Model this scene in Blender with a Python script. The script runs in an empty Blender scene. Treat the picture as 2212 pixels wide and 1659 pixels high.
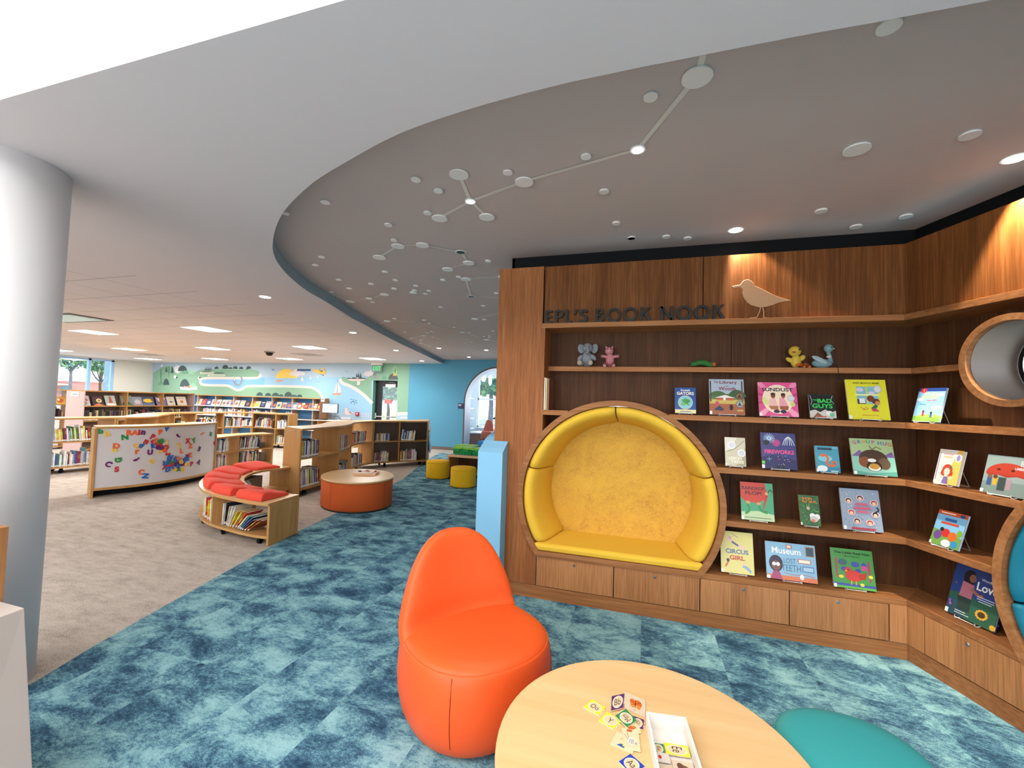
import bpy, math, random
from mathutils import Matrix, Vector
random.seed(7)
PI = math.pi
# ------------------------------------------------------------------ camera
F0, CX, CY, H = 936.0, 1106.0, 829.5, 1.6
YAW, PITCH, ROLL = [math.radians(a) for a in (17.11, 2.5, 1.77)]
_f = Vector((-math.sin(YAW)*math.cos(PITCH), math.cos(YAW)*math.cos(PITCH), math.sin(PITCH)))
_r0 = Vector((math.cos(YAW), math.sin(YAW), 0)); _u0 = _r0.cross(_f)
_r = _r0*math.cos(ROLL) + _u0*math.sin(ROLL); _u = -_r0*math.sin(ROLL) + _u0*math.cos(ROLL)
CAM = Vector((0, 0, H))
sc = bpy.context.scene
cd = bpy.data.cameras.new('camera'); cam = bpy.data.objects.new('camera', cd); sc.collection.objects.link(cam)
cd.sensor_width = 36; cd.lens = F0/2212*36; cd.clip_start = 0.05; cd.clip_end = 500
m = Matrix((_r, _u, -_f)).transposed().to_4x4(); m.translation = CAM; cam.matrix_world = m
sc.camera = cam
# ------------------------------------------------------------------ light and exposure
sc.view_settings.view_transform = 'Standard'; sc.view_settings.look = 'None'
sc.view_settings.gamma = 1; sc.view_settings.use_curve_mapping = False
sc.view_settings.exposure = 0.25
sc.cycles.use_denoising = True
sc.cycles.max_bounces = 7; sc.cycles.diffuse_bounces = 4; sc.cycles.glossy_bounces = 3
sc.cycles.sample_clamp_indirect = 6
w = bpy.data.worlds.new('world'); sc.world = w; w.use_nodes = True
wb = w.node_tree.nodes['Background']; wb.inputs[0].default_value = (0.80, 0.90, 1.0, 1); wb.inputs[1].default_value = 2.6

def lamp(name, kind, loc, power, color=(1, 1, 1), rot=(0, 0, 0), **k):
    l = bpy.data.lights.new(name, kind); l.energy = power; l.color = color
    for a, b in k.items(): setattr(l, a, b)
    o = bpy.data.objects.new(name, l); o.location = loc; o.rotation_euler = rot; sc.collection.objects.link(o)
    return o
# daylight fill added outside the rear glazing, tilted up to brighten the ceilings
lamp('window_daylight_fill', 'AREA', (-2.0, -6.4, 1.2), 230, (0.93, 0.96, 1.0), (math.radians(104), 0, 0), shape='RECTANGLE', size=11, size_y=1.8)
lamp('high_ceiling_fill', 'AREA', (-2.2, -1.6, 2.55), 520, (1, 0.96, 0.94), (PI, 0, 0), shape='RECTANGLE', size=8.0, size_y=2.0)  # unseen upward area light added to brighten the high ceiling, no fixture

# ------------------------------------------------------------------ projection helpers: a pixel of the photo to a point on a real plane
def ray(x, y): return _r*((x-CX)/F0) - _u*((y-CY)/F0) + _f
def pz(x, y, z=0.0):
    d = ray(x, y); return CAM + d*((z-H)/d.z)
def py(x, y, Y):
    d = ray(x, y); return CAM + d*(Y/d.y)
def pxx(x, y, X):
    d = ray(x, y); return CAM + d*(X/d.x)
def zoom(x0, y0, s): return lambda x, y: (x0+x/s, y0+y/s)
def pixr(p, wpx): return wpx/2*((p-CAM).dot(_f))/F0
z1 = zoom(1060, 500, 3.814); z2 = zoom(1600, 500, 3.614); z3 = zoom(1060, 900, 3.814); z4 = zoom(1540, 900, 3.2917)

# ------------------------------------------------------------------ materials
def lin(h):
    h = h.lstrip('#'); c = [int(h[i:i+2], 16)/255 for i in (0, 2, 4)]
    return tuple(((v/12.92) if v <= .04045 else ((v+.055)/1.055)**2.4) for v in c) + (1,)
MATS = {}
def mat(hexc, rough=0.6, metal=0.0, emit=0.0, spec=0.5, key=None, coat=0.0):
    k = key or ('c', hexc, rough, metal, emit, spec, coat)
    if k in MATS: return MATS[k]
    m = bpy.data.materials.new('m_'+hexc.strip('#')); m.use_nodes = True
    b = m.node_tree.nodes['Principled BSDF']
    b.inputs['Base Color'].default_value = lin(hexc); b.inputs['Roughness'].default_value = rough
    b.inputs['Metallic'].default_value = metal; b.inputs['Specular IOR Level'].default_value = spec
    b.inputs['Coat Weight'].default_value = coat
    if emit: b.inputs['Emission Color'].default_value = lin(hexc); b.inputs['Emission Strength'].default_value = emit
    MATS[k] = m; return m
def nodes(m): return m.node_tree.nodes, m.node_tree.links, m.node_tree.nodes['Principled BSDF']
def mathn(N, L, op, a, b=None, c=None):
    n = N.new('ShaderNodeMath'); n.operation = op
    for i, v in enumerate((a, b, c)):
        if v is None: continue
        if isinstance(v, (int, float)): n.inputs[i].default_value = v
        else: L.new(v, n.inputs[i])
    return n.outputs[0]
def noise(N, L, vec, scale, detail=3, rough=.5, dist=0):
    n = N.new('ShaderNodeTexNoise'); n.inputs['Scale'].default_value = scale; n.inputs['Detail'].default_value = detail
    n.inputs['Roughness'].default_value = rough; n.inputs['Distortion'].default_value = dist
    L.new(vec, n.inputs['Vector']); return n.outputs['Fac']
def mapping(N, L, vec, scale=(1, 1, 1), loc=(0, 0, 0), rot=(0, 0, 0)):
    n = N.new('ShaderNodeMapping'); n.inputs['Scale'].default_value = scale; n.inputs['Location'].default_value = loc
    n.inputs['Rotation'].default_value = rot; L.new(vec, n.inputs[0]); return n.outputs[0]
def ramp(N, L, fac, stops, interp='LINEAR'):
    n = N.new('ShaderNodeValToRGB'); n.color_ramp.interpolation = interp
    e = n.color_ramp.elements
    while len(e) < len(stops): e.new(0.5)
    for i, (p, c) in enumerate(stops): e[i].position = p; e[i].color = lin(c) if isinstance(c, str) else c
    L.new(fac, n.inputs[0]); return n.outputs[0]
def pos(N): return N.new('ShaderNodeNewGeometry').outputs['Position']
def objc(N): return N.new('ShaderNodeTexCoord').outputs['Object']
def bump(N, L, b, fac, strength=.2, dist=.002):
    n = N.new('ShaderNodeBump'); n.inputs['Strength'].default_value = strength; n.inputs['Distance'].default_value = dist
    L.new(fac, n.inputs['Height']); L.new(n.outputs[0], b.inputs['Normal'])
def wood(dark, mid, light, axis='z', fine=90, rough=.55, key=None, spec=.18):
    k = ('w', dark, mid, light, axis, fine, rough)
    if k in MATS: return MATS[k]
    m = bpy.data.materials.new('wood'); m.use_nodes = True; N, L, b = nodes(m)
    s = {'z': (1, 1, .035), 'x': (.035, 1, 1), 'y': (1, .035, 1)}[axis]
    v = mapping(N, L, objc(N), s)
    a = noise(N, L, v, fine, 3, .6); c = noise(N, L, v, fine*.12, 3, .5, .6)
    f = mathn(N, L, 'ADD', mathn(N, L, 'MULTIPLY', a, .6), mathn(N, L, 'MULTIPLY', c, .4))
    L.new(ramp(N, L, f, [(.32, dark), (.5, mid), (.68, light)]), b.inputs['Base Color'])
    b.inputs['Roughness'].default_value = rough; b.inputs['Specular IOR Level'].default_value = spec
    bump(N, L, b, a, .08, .001); MATS[k] = m; return m
def fabric(hexc, hex2, scale=350, rough=.85, bumpy=.25):
    k = ('f', hexc, hex2, scale)
    if k in MATS: return MATS[k]
    m = bpy.data.materials.new('fabric'); m.use_nodes = True; N, L, b = nodes(m)
    a = noise(N, L, objc(N), scale, 2, .7)
    L.new(ramp(N, L, a, [(.3, hex2), (.7, hexc)]), b.inputs['Base Color']); b.inputs['Roughness'].default_value = rough
    b.inputs['Specular IOR Level'].default_value = .3
    bump(N, L, b, a, bumpy, .001); MATS[k] = m; return m

NOOK = wood('#784626', '#955C34', '#AE7044', 'z', 95)
NOOKH = wood('#55300F', '#6C3F1B', '#87552C', 'z', 95)  # header wood, darkened so its colour carries the shade on it
NOOKX = wood('#85552F', '#A06A40', '#B57E52', 'x', 70)
NOOKY = wood('#7A4C2A', '#936039', '#A8734A', 'y', 70)
NOOKD = wood('#3E2310', '#4E2E18', '#5E3C22', 'z', 80)  # nook back panels, shade between the shelves put into the wood colour
OAK = wood('#A67842', '#B98A52', '#C69A62', 'z', 60, .5)
OAKX = wood('#A87A44', '#BC8D55', '#CA9E66', 'x', 60, .5)
MAPLE = wood('#DDB37C', '#E6BE89', '#EDCA98', 'x', 14, .28, spec=.5)
OAKTOP = wood('#D2A56C', '#DAB07A', '#E2BB88', 'x', 30, .3)
def drawer_mat():
    m = bpy.data.materials.new('veneer'); m.use_nodes = True; N, L, b = nodes(m)
    o = objc(N); v = mapping(N, L, o, (1, 1, .03))
    a = noise(N, L, v, 110, 3, .6)
    sx = N.new('ShaderNodeSeparateXYZ'); L.new(o, sx.inputs[0])
    fl = mathn(N, L, 'FLOOR', mathn(N, L, 'MULTIPLY', mathn(N, L, 'ADD', sx.outputs[0], mathn(N, L, 'MULTIPLY', sx.outputs[1], .7)), 9.5))
    wn = N.new('ShaderNodeTexWhiteNoise'); wn.noise_dimensions = '1D'; L.new(fl, wn.inputs['W'])
    f = mathn(N, L, 'ADD', mathn(N, L, 'MULTIPLY', a, .8), mathn(N, L, 'MULTIPLY', wn.outputs['Value'], .2))
    L.new(ramp(N, L, f, [(.25, '#8A5A30'), (.5, '#B07646'), (.78, '#C88E5C')]), b.inputs['Base Color'])
    b.inputs['Roughness'].default_value = .5; return m
DRAWER = drawer_mat()

def carpet_blue():
    m = bpy.data.materials.new('carpet_blue'); m.use_nodes = True; N, L, b = nodes(m)
    p = pos(N)
    # carpet tiles: every tile shifts the pattern
    sx = N.new('ShaderNodeSeparateXYZ'); L.new(p, sx.inputs[0])
    ty = mathn(N, L, 'FLOOR', mathn(N, L, 'MULTIPLY', sx.outputs[1], 1.0))
    off = N.new('ShaderNodeTexWhiteNoise'); off.noise_dimensions = '2D'
    cb = N.new('ShaderNodeCombineXYZ'); L.new(mathn(N, L, 'FLOOR', mathn(N, L, 'MULTIPLY', sx.outputs[0], 2.0)), cb.inputs[0]); L.new(ty, cb.inputs[1])
    L.new(cb.outputs[0], off.inputs['Vector'])
    sc_ = N.new('ShaderNodeVectorMath'); sc_.operation = 'SCALE'; sc_.inputs['Scale'].default_value = .7; L.new(off.outputs['Color'], sc_.inputs[0])
    ad = N.new('ShaderNodeVectorMath'); ad.operation = 'ADD'; L.new(p, ad.inputs[0]); L.new(sc_.outputs[0], ad.inputs[1])
    v = mapping(N, L, ad.outputs[0], (1, 1.5, 1), rot=(0, 0, .5))
    a = noise(N, L, v, 2.9, 14, .76, .35); c = noise(N, L, p, 210, 2, .7)
    c2 = noise(N, L, mapping(N, L, p, (1, 1.6, 1), rot=(0, 0, .5)), 42, 6, .8)
    f = mathn(N, L, 'ADD', mathn(N, L, 'MULTIPLY', a, .58), mathn(N, L, 'ADD', mathn(N, L, 'MULTIPLY', c, .18), mathn(N, L, 'MULTIPLY', c2, .24)))
    L.new(ramp(N, L, f, [(.41, '#223E54'), (.462, '#3C6078'), (.497, '#5A8698'), (.526, '#78A6B0'), (.575, '#92BEC4')]), b.inputs['Base Color'])
    b.inputs['Roughness'].default_value = .95; b.inputs['Specular IOR Level'].default_value = .1
    bump(N, L, b, c, .5, .004); return m
def carpet_grey():
    m = bpy.data.materials.new('carpet_grey'); m.use_nodes = True; N, L, b = nodes(m)
    p = pos(N); v = mapping(N, L, p, (1, 2.6, 1), rot=(0, 0, .15))
    a = noise(N, L, v, 4, 12, .8, .3); c = noise(N, L, mapping(N, L, p, (1, 2.6, 1), rot=(0, 0, .15)), 95, 4, .8)
    f = mathn(N, L, 'ADD', mathn(N, L, 'MULTIPLY', a, .34), mathn(N, L, 'MULTIPLY', c, .66))
    L.new(ramp(N, L, f, [(.37, '#6E655C'), (.45, '#A0958A'), (.51, '#C4B8AC'), (.60, '#D3C9BE')]), b.inputs['Base Color'])
    b.inputs['Roughness'].default_value = .95; b.inputs['Specular IOR Level'].default_value = .1
    bump(N, L, b, c, .5, .004); return m
def soffit_mat():
    # painted board with a lay-in tile field: thin dark joints on a regular grid
    m = bpy.data.materials.new('ceiling_tiles'); m.use_nodes = True; N, L, b = nodes(m)
    sx = N.new('ShaderNodeSeparateXYZ'); L.new(pos(N), sx.inputs[0]); X, Y = sx.outputs[0], sx.outputs[1]
    def line(c, per, off, wd):
        fr = mathn(N, L, 'FRACT', mathn(N, L, 'DIVIDE', mathn(N, L, 'SUBTRACT', c, off), per))
        return mathn(N, L, 'LESS_THAN', fr, wd/per)
    g = mathn(N, L, 'MAXIMUM', line(X, .6477, -8.362, .008), line(Y, .667, 5.835, .010))
    edge = mathn(N, L, 'SUBTRACT', -4.4, mathn(N, L, 'MULTIPLY', mathn(N, L, 'ABSOLUTE', mathn(N, L, 'SUBTRACT', Y, 3.6)), .38))
    g = mathn(N, L, 'MULTIPLY', g, mathn(N, L, 'LESS_THAN', X, mathn(N, L, 'MINIMUM', edge, -5.2)))
    g = mathn(N, L, 'MULTIPLY', g, .75)
    mx = N.new('ShaderNodeMix'); mx.data_type = 'RGBA'; L.new(g, mx.inputs[0]); mx.inputs[6].default_value = lin('#DBD4D6'); mx.inputs[7].default_value = lin('#6E645E')
    L.new(mx.outputs[2], b.inputs['Base Color']); b.inputs['Roughness'].default_value = .9; b.inputs['Specular IOR Level'].default_value = .2
    return m
def marmoleum():
    m = bpy.data.materials.new('yellow_backing'); m.use_nodes = True; N, L, b = nodes(m)
    p = objc(N); a = noise(N, L, p, 6, 8, .7, .8); c = noise(N, L, p, 55, 5, .75, 2.2)
    f = mathn(N, L, 'ADD', mathn(N, L, 'MULTIPLY', a, .35), mathn(N, L, 'MULTIPLY', c, .65))
    L.new(ramp(N, L, f, [(.36, '#A77A28'), (.43, '#C9973A'), (.52, '#D9A93F'), (.66, '#E2B53C')]), b.inputs['Base Color'])
    b.inputs['Roughness'].default_value = .8; return m
def bookcover():
    m = bpy.data.materials.new('book_cover'); m.use_nodes = True; N, L, b = nodes(m)
    oi = N.new('ShaderNodeObjectInfo'); tc = N.new('ShaderNodeTexCoord')
    sx = N.new('ShaderNodeSeparateXYZ'); L.new(tc.outputs['Generated'], sx.inputs[0])
    # shelf-mark sticker near the foot of the spine, a title band of a second colour higher up
    z = sx.outputs[2]
    st = mathn(N, L, 'MULTIPLY', mathn(N, L, 'GREATER_THAN', z, .035), mathn(N, L, 'LESS_THAN', z, .15))
    wn = N.new('ShaderNodeTexWhiteNoise'); wn.noise_dimensions = '1D'; L.new(oi.outputs['Random'], wn.inputs['W'])
    lo = mathn(N, L, 'ADD', mathn(N, L, 'MULTIPLY', wn.outputs['Value'], .3), .3)
    bd = mathn(N, L, 'MULTIPLY', mathn(N, L, 'GREATER_THAN', z, lo), mathn(N, L, 'LESS_THAN', z, mathn(N, L, 'ADD', lo, .28)))
    nz = noise(N, L, mapping(N, L, tc.outputs['Generated'], (1, 1, 22)), 2.0, 3, .7)
    bd = mathn(N, L, 'MULTIPLY', bd, mathn(N, L, 'GREATER_THAN', nz, .5))
    hs = N.new('ShaderNodeHueSaturation'); hs.inputs['Hue'].default_value = .62; hs.inputs['Value'].default_value = 1.35; L.new(oi.outputs['Color'], hs.inputs['Color'])
    mx = N.new('ShaderNodeMix'); mx.data_type = 'RGBA'; L.new(bd, mx.inputs[0]); L.new(oi.outputs['Color'], mx.inputs[6]); L.new(hs.outputs[0], mx.inputs[7])
    m2 = N.new('ShaderNodeMix'); m2.data_type = 'RGBA'; L.new(st, m2.inputs[0]); L.new(mx.outputs[2], m2.inputs[6]); m2.inputs[7].default_value = lin('#E8E6E2')
    L.new(m2.outputs[2], b.inputs['Base Color']); b.inputs['Roughness'].default_value = .35; return m
COVER = bookcover(); PAGES = mat('#E6DFCE', .9)
WHITE = mat('#E9E6E4', .6); METAL = mat('#C9C9CB', .25, 1.0); BLACK = mat('#0D0D0F', .5); BLACKM = mat('#0B0D11', .6, spec=.15)
WIRE = mat('#F0ECE4', .35)

# ------------------------------------------------------------------ mesh and object helpers
C = sc.collection
MW = {}
def mw(o): return MW.get(o.name, Matrix.Identity(4)) if o else Matrix.Identity(4)
class MB:
    def __init__(s): s.v = []; s.f = []; s.mi = []; s.ms = []; s.sm = []
    def add(s, vs, fs, m, smooth=False):
        o = len(s.v); s.v += [tuple(v) for v in vs]
        if m not in s.ms: s.ms.append(m)
        k = s.ms.index(m)
        for f in fs: s.f.append([i+o for i in f]); s.mi.append(k); s.sm.append(smooth)
        return s
    def box(s, a, b, m, R=None):
        (x0, y0, z0), (x1, y1, z1_) = a, b
        vs = [Vector(p) for p in ((x0,y0,z0),(x1,y0,z0),(x1,y1,z0),(x0,y1,z0),(x0,y0,z1_),(x1,y0,z1_),(x1,y1,z1_),(x0,y1,z1_))]
        if R is not None: vs = [R @ v for v in vs]
        return s.add(vs, [(0,3,2,1),(4,5,6,7),(0,1,5,4),(1,2,6,5),(2,3,7,6),(3,0,4,7)], m)
    def prism(s, poly, z0, z1_, m, mtop=None, R=None, smooth=False):
        n = len(poly); vs = [Vector((x, y, z0)) for x, y in poly] + [Vector((x, y, z1_)) for x, y in poly]
        if R is not None: vs = [R @ v for v in vs]
        area = sum(poly[i][0]*poly[(i+1) % n][1]-poly[(i+1) % n][0]*poly[i][1] for i in range(n))
        a, b = list(range(n)), list(range(n, 2*n))
        if area < 0: a = a[::-1]; b = b[::-1]
        s.add(vs, [], m)
        o = len(s.v)-2*n
        def face(ix, mm, sm=False):
            if mm not in s.ms: s.ms.append(mm)
            s.f.append([i+o for i in ix]); s.mi.append(s.ms.index(mm)); s.sm.append(sm)
        face(a[::-1], m); face(b, mtop or m)
        for i in range(n):
            j = (i+1) % n; q = (a[i], a[j], b[j], b[i]) ; face(q, m, smooth)
        return s
    def tube(s, pts, r, m, n=8, closed=False, taper=None):
        pts = [Vector(p) for p in pts]; k = len(pts); rings = []
        for i, p in enumerate(pts):
            t = (pts[(i+1) % k] - pts[i-1]) if closed else (pts[min(i+1, k-1)] - pts[max(i-1, 0)])
            t.normalize(); up = Vector((0, 0, 1)) if abs(t.z) < .9 else Vector((1, 0, 0))
            a = t.cross(up).normalized(); b = a.cross(t); rr = r*(taper[i] if taper else 1)
            rings.append([p + (a*math.cos(2*PI*j/n) + b*math.sin(2*PI*j/n))*rr for j in range(n)])
        vs = [v for ring in rings for v in ring]; fs = []
        for i in range(k if closed else k-1):
            q = (i+1) % k
            for j in range(n): fs.append((i*n+j, i*n+(j+1) % n, q*n+(j+1) % n, q*n+j))
        if not closed: fs += [tuple(range(n)), tuple(range((k-1)*n, k*n))[::-1]]
        return s.add(vs, fs, m, True)
    def loft(s, rings, m, caps=True, smooth=True):
        n = len(rings[0]); vs = [v for r in rings for v in r]; fs = []
        for i in range(len(rings)-1):
            for j in range(n): fs.append((i*n+j, i*n+(j+1) % n, (i+1)*n+(j+1) % n, (i+1)*n+j))
        s.add(vs, fs, m, smooth)
        if caps:
            o = len(s.v)-len(vs)
            for ix in (tuple(range(n))[::-1], tuple(range(len(vs)-n, len(vs)))):
                s.f.append([i+o for i in ix]); s.mi.append(s.ms.index(m)); s.sm.append(False)
        return s
    def lathe(s, prof, m, c=(0, 0), n=40, sx=1, sy=1, rot=0):
        rings = []
        for r, z in prof:
            ring = []
            for j in range(n):
                t = 2*PI*j/n; x, y = r*sx*math.cos(t), r*sy*math.sin(t)
                ring.append(Vector((c[0]+x*math.cos(rot)-y*math.sin(rot), c[1]+x*math.sin(rot)+y*math.cos(rot), z)))
            rings.append(ring)
        return s.loft(rings, m)
    def ball(s, c, r, m, R=None, n=16, k=10):
        if isinstance(r, (int, float)): r = (r, r, r)
        rings = []
        for i in range(k+1):
            a = -PI/2 + PI*i/k; rr = max(math.cos(a), .02)
            ring = [Vector((r[0]*rr*math.cos(2*PI*j/n), r[1]*rr*math.sin(2*PI*j/n), r[2]*math.sin(a))) for j in range(n)]
            if R is not None: ring = [R @ v for v in ring]
            rings.append([v+Vector(c) for v in ring])
        return s.loft(rings, m)
    def ribbon(s, Fp, Bp, z0, z1_, m, mtop=None):
        return s.prism([(p[0], p[1]) for p in Fp] + [(p[0], p[1]) for p in Bp[::-1]], z0, z1_, m, mtop)
    def build(s, name, parent=None, bevel=0, world=True, sub=0, seg=2, angle=40):
        me = bpy.data.meshes.new(name); inv = mw(parent).inverted() if (parent and world) else None
        vs = [inv @ Vector(v) for v in s.v] if inv else s.v
        me.from_pydata([tuple(v) for v in vs], [], s.f)
        for mm in s.ms: me.materials.append(mm)
        me.polygons.foreach_set('material_index', s.mi); me.polygons.foreach_set('use_smooth', s.sm)
        me.update()
        o = bpy.data.objects.new(name, me); C.objects.link(o)
        if parent: o.parent = parent; MW[o.name] = mw(parent)
        else: MW[o.name] = Matrix.Identity(4)
        if bevel:
            b = o.modifiers.new('bevel', 'BEVEL'); b.width = bevel; b.segments = seg; b.limit_method = 'ANGLE'; b.angle_limit = math.radians(angle)
            b.harden_normals = False
        if sub:
            u = o.modifiers.new('sub', 'SUBSURF'); u.levels = sub; u.render_levels = sub
        return o
def tag(o, label, cat, group=None, kind=None):
    if label: o['label'] = label
    if cat: o['category'] = cat
    if group: o['group'] = group
    if kind: o['kind'] = kind
    return o
def thing(name, label, cat, loc=(0, 0, 0), rz=0, group=None):
    o = bpy.data.objects.new(name, None); C.objects.link(o); o.location = loc; o.rotation_euler = (0, 0, rz)
    o.empty_display_size = .1
    MW[o.name] = Matrix.Translation(Vector(loc)) @ Matrix.Rotation(rz, 4, 'Z')
    return tag(o, label, cat, group)
def origin(o, p):
    """move a top-level mesh object's origin to p without moving the mesh"""
    p = Vector(p); o.data.transform(Matrix.Translation(-p)); o.location = p; MW[o.name] = Matrix.Translation(p); return o
def struct(name, mb, label=None, **k):
    o = mb.build(name, **k); o['kind'] = 'structure'
    if label: o['label'] = label
    return o
def dup(o, parent=None):
    c = o.copy(); C.objects.link(c)
    if parent: c.parent = parent
    for ch in list(o.children): dup(ch, c)
    return c
def catmull(P, n=8):
    P = [Vector(p) for p in P]; out = []
    for i in range(len(P)-1):
        p0, p1, p2, p3 = P[max(i-1, 0)], P[i], P[i+1], P[min(i+2, len(P)-1)]
        for k in range(n):
            t = k/n
            out.append(.5*((2*p1)+(p2-p0)*t+(2*p0-5*p1+4*p2-p3)*t*t+(3*p1-p0-3*p2+p3)*t**3))
    out.append(P[-1]); return out
TEXT = {}
def text_mesh(st, bold=0.0):
    k = (st, bold)
    if k not in TEXT:
        cu = bpy.data.curves.new('t', 'FONT'); cu.body = st; cu.size = 1; cu.offset = bold; cu.resolution_u = 3
        o = bpy.data.objects.new('t', cu); me = bpy.data.meshes.new_from_object(o)
        vs = [v.co.copy() for v in me.vertices]; fs = [tuple(p.vertices) for p in me.polygons]
        xs = [v.x for v in vs] or [0]; ys = [v.y for v in vs] or [0]
        TEXT[k] = ([(v.x-min(xs), v.y-min(ys)) for v in vs], fs, max(xs)-min(xs), max(ys)-min(ys))
        bpy.data.objects.remove(o); bpy.data.curves.remove(cu); bpy.data.meshes.remove(me)
    return TEXT[k]
def chaikin(P, n=3):
    for _ in range(n):
        Q = [P[0]]
        for a, b in zip(P[:-1], P[1:]): Q += [(a[0]*.75+b[0]*.25, a[1]*.75+b[1]*.25), (a[0]*.25+b[0]*.75, a[1]*.25+b[1]*.75)]
        P = Q+[P[-1]]
    return P
def draw(mb, ops, fn, layer0=0, rough=.5, aspect=1.0):
    """flat artwork: ops in (u,v) of the artwork; fn(u, v, layer) gives the point. aspect = width/height"""
    for i, op in enumerate(ops):
        k = layer0+i; t = op[0]
        if t == 'r': P = [(op[1], op[2]), (op[3], op[2]), (op[3], op[4]), (op[1], op[4])]; c = op[5]
        elif t == 'e':
            n = 22; P = [(op[1]+op[3]*math.cos(2*PI*j/n), op[2]+op[4]*math.sin(2*PI*j/n)) for j in range(n)]; c = op[5]
        elif t == 'h':   # upper half ellipse (v grows downwards when sign=-1)
            n = 16; sg = op[6]; P = [(op[1]+op[3]*math.cos(PI*j/n), op[2]+sg*op[4]*math.sin(PI*j/n)) for j in range(n+1)]; c = op[5]
        elif t == 'p': P = op[1]; c = op[2]
        elif t == 's':   # stroke
            pts = [Vector((p[0], p[1], 0)) for p in (chaikin(op[1]) if len(op) > 4 and op[4] else op[1])]
            wd = op[2]/2; c = op[3]; A, B = [], []
            for q, p in enumerate(pts):
                d = pts[min(q+1, len(pts)-1)]-pts[max(q-1, 0)]; d.normalize(); nn = Vector((-d.y, d.x, 0))*wd
                A.append(p+nn); B.append(p-nn)
            vs = [fn(p.x, p.y, k) for p in A+B]; n = len(A)
            mb.add(vs, [(q, q+1, n+q+1, n+q) for q in range(n-1)], mat(c, rough)); continue
        elif t == 't':
            _, st, cx, cy, hh, c = op[:6]; vs, fs, tw, thh = text_mesh(st, .012 if len(op) < 8 else op[7])
            s = hh/max(thh, .01); sx = s/aspect; ww = tw*sx
            if len(op) > 6 and op[6]: sx = op[6]/max(tw, .01); ww = op[6]
            mb.add([fn(cx-ww/2+x*sx, cy-hh/2+y*s, k) for x, y in vs], fs, mat(c, rough)); continue
        mb.add([fn(x, y, k) for x, y in P], [tuple(range(len(P)))], mat(c, rough))
# ================================================================== SETTING
ZS, ZG, ZH = 2.83, 2.96, 3.75      # soffit, grey recess, high ceiling behind the camera
YF = 3.55                          # face of the book nook
YW = 13.0                          # far wall
# floor: grey carpet field and blue carpet path share one slab
bp = [(70, 1516), (80, 1470), (190, 1403), (300, 1340), (470, 1245), (640, 1150), (760, 1092), (870, 1035), (914, 1000), (930, 989), (949.5, 978.3)]
bound = [pz(*p) for p in bp]; bound = [Vector((-2.6, -6, 0)), Vector((-2.9, 0, 0)), Vector((-3.1, 1.25, 0))] + bound[1:]
mb = MB(); b2 = [(p.x, p.y) for p in bound]
yb = b2[-1][1]
mb.add([(x, y, 0) for x, y in b2] + [(4, yb, 0), (4, -6, 0)], [tuple(range(len(b2)+2))[::-1]], carpet_blue())
mb.add([(x, y, 0) for x, y in b2] + [(4, yb, 0), (4, YW+.1, 0), (-20, YW+.1, 0), (-20, -6, 0)], [tuple(range(len(b2)+4))], carpet_grey())
mb.box((-20, -6, -.1), (4, YW+.1, -.004), mat('#6b655f'))
struct('floor', mb)

# soffit with its swooping inner edge
zt = zoom(580, 100, 2.765); zb = zoom(1300, 0, 2.4254); zd = zoom(600, 640, 4.424)
edge_px = [zd(1585, 645), zd(1400, 560), zd(1200, 466), zd(1000, 365), zd(850, 282), zd(700, 200), zd(500, 88), zt(560, 1659), zt(350, 1530), zt(230, 1460), zt(130, 1380), zt(60, 1300),
           zt(28, 1230), zt(27, 1160), zt(45, 1080), zt(90, 990), zt(180, 890), zt(300, 790), zt(500, 670), zt(700, 560), zt(900, 475), zt(1200, 375),
           zt(1500, 290), zt(1800, 215), zt(2212, 128), zb(380, 318), zb(1000, 195), zb(1500, 105), zb(2050, 0)]
edge = [pz(*p, z=ZS) for p in edge_px]
edge[0] = Vector((edge[0].x, YW, ZS))
edge = [Vector((p.x, p.y, 0)) for p in edge]
edge.append(edge[-1] + (edge[-1]-edge[-3]).normalized()*2.0)
sm_edge = catmull(edge, 5); e2 = [(p.x, p.y) for p in sm_edge]
mb = MB(); tiles = soffit_mat(); wp = mat('#DBD4D6', .9, spec=.2)
poly = e2 + [(e2[-1][0], 1.07), (-20, 1.07), (-20, YW)]
n = len(e2)
mb.add([(x, y, ZS) for x, y in poly], [tuple(range(len(poly)))], tiles)
struct('ceiling_soffit', mb)
mb = MB()
mb.add([(x, y, ZS) for x, y in e2] + [(x, y, ZG) for x, y in e2], [(i, i+1, n+i+1, n+i) for i in range(n-1)], mat('#93A0A6', .85, spec=.2), True)
struct('ceiling_recess_edge', mb)
grey = mat('#C8B9B4', .85, spec=.25)
mb = MB(); mb.box((-9.5, 1.09, ZG), (4, YW+.1, ZG+.06), grey); struct('ceiling_recess', mb)
mb = MB(); mb.box((-20, 1.071, ZS+.002), (4, 1.09, ZH), mat('#E4E0DE', .8)); mb.box((-20, -6, ZH), (4, 1.09, ZH+.05), mat('#EEECEB', .8)); struct('ceiling_high', mb)

# walls
zM = zoom(700, 770, 5.53); zA = zoom(950, 780, 9.219); z9 = zoom(300, 770, 5.267); z6 = zoom(400, 720, 3.95)
XL, XM = -19.9, -7.66
dl, dr, dt = -9.06, -8.09, 2.24    # door opening
mb = MB(); sky = mat('#ABC2D4', .8, spec=.2)
mb.box((XL-.1, YW, 0), (dl, YW+.25, ZS), sky); mb.box((dr, YW, 0), (XM, YW+.25, ZS), sky); mb.box((dl, YW, dt), (dr, YW+.25, ZS), sky)
struct('wall_back', mb)
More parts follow.
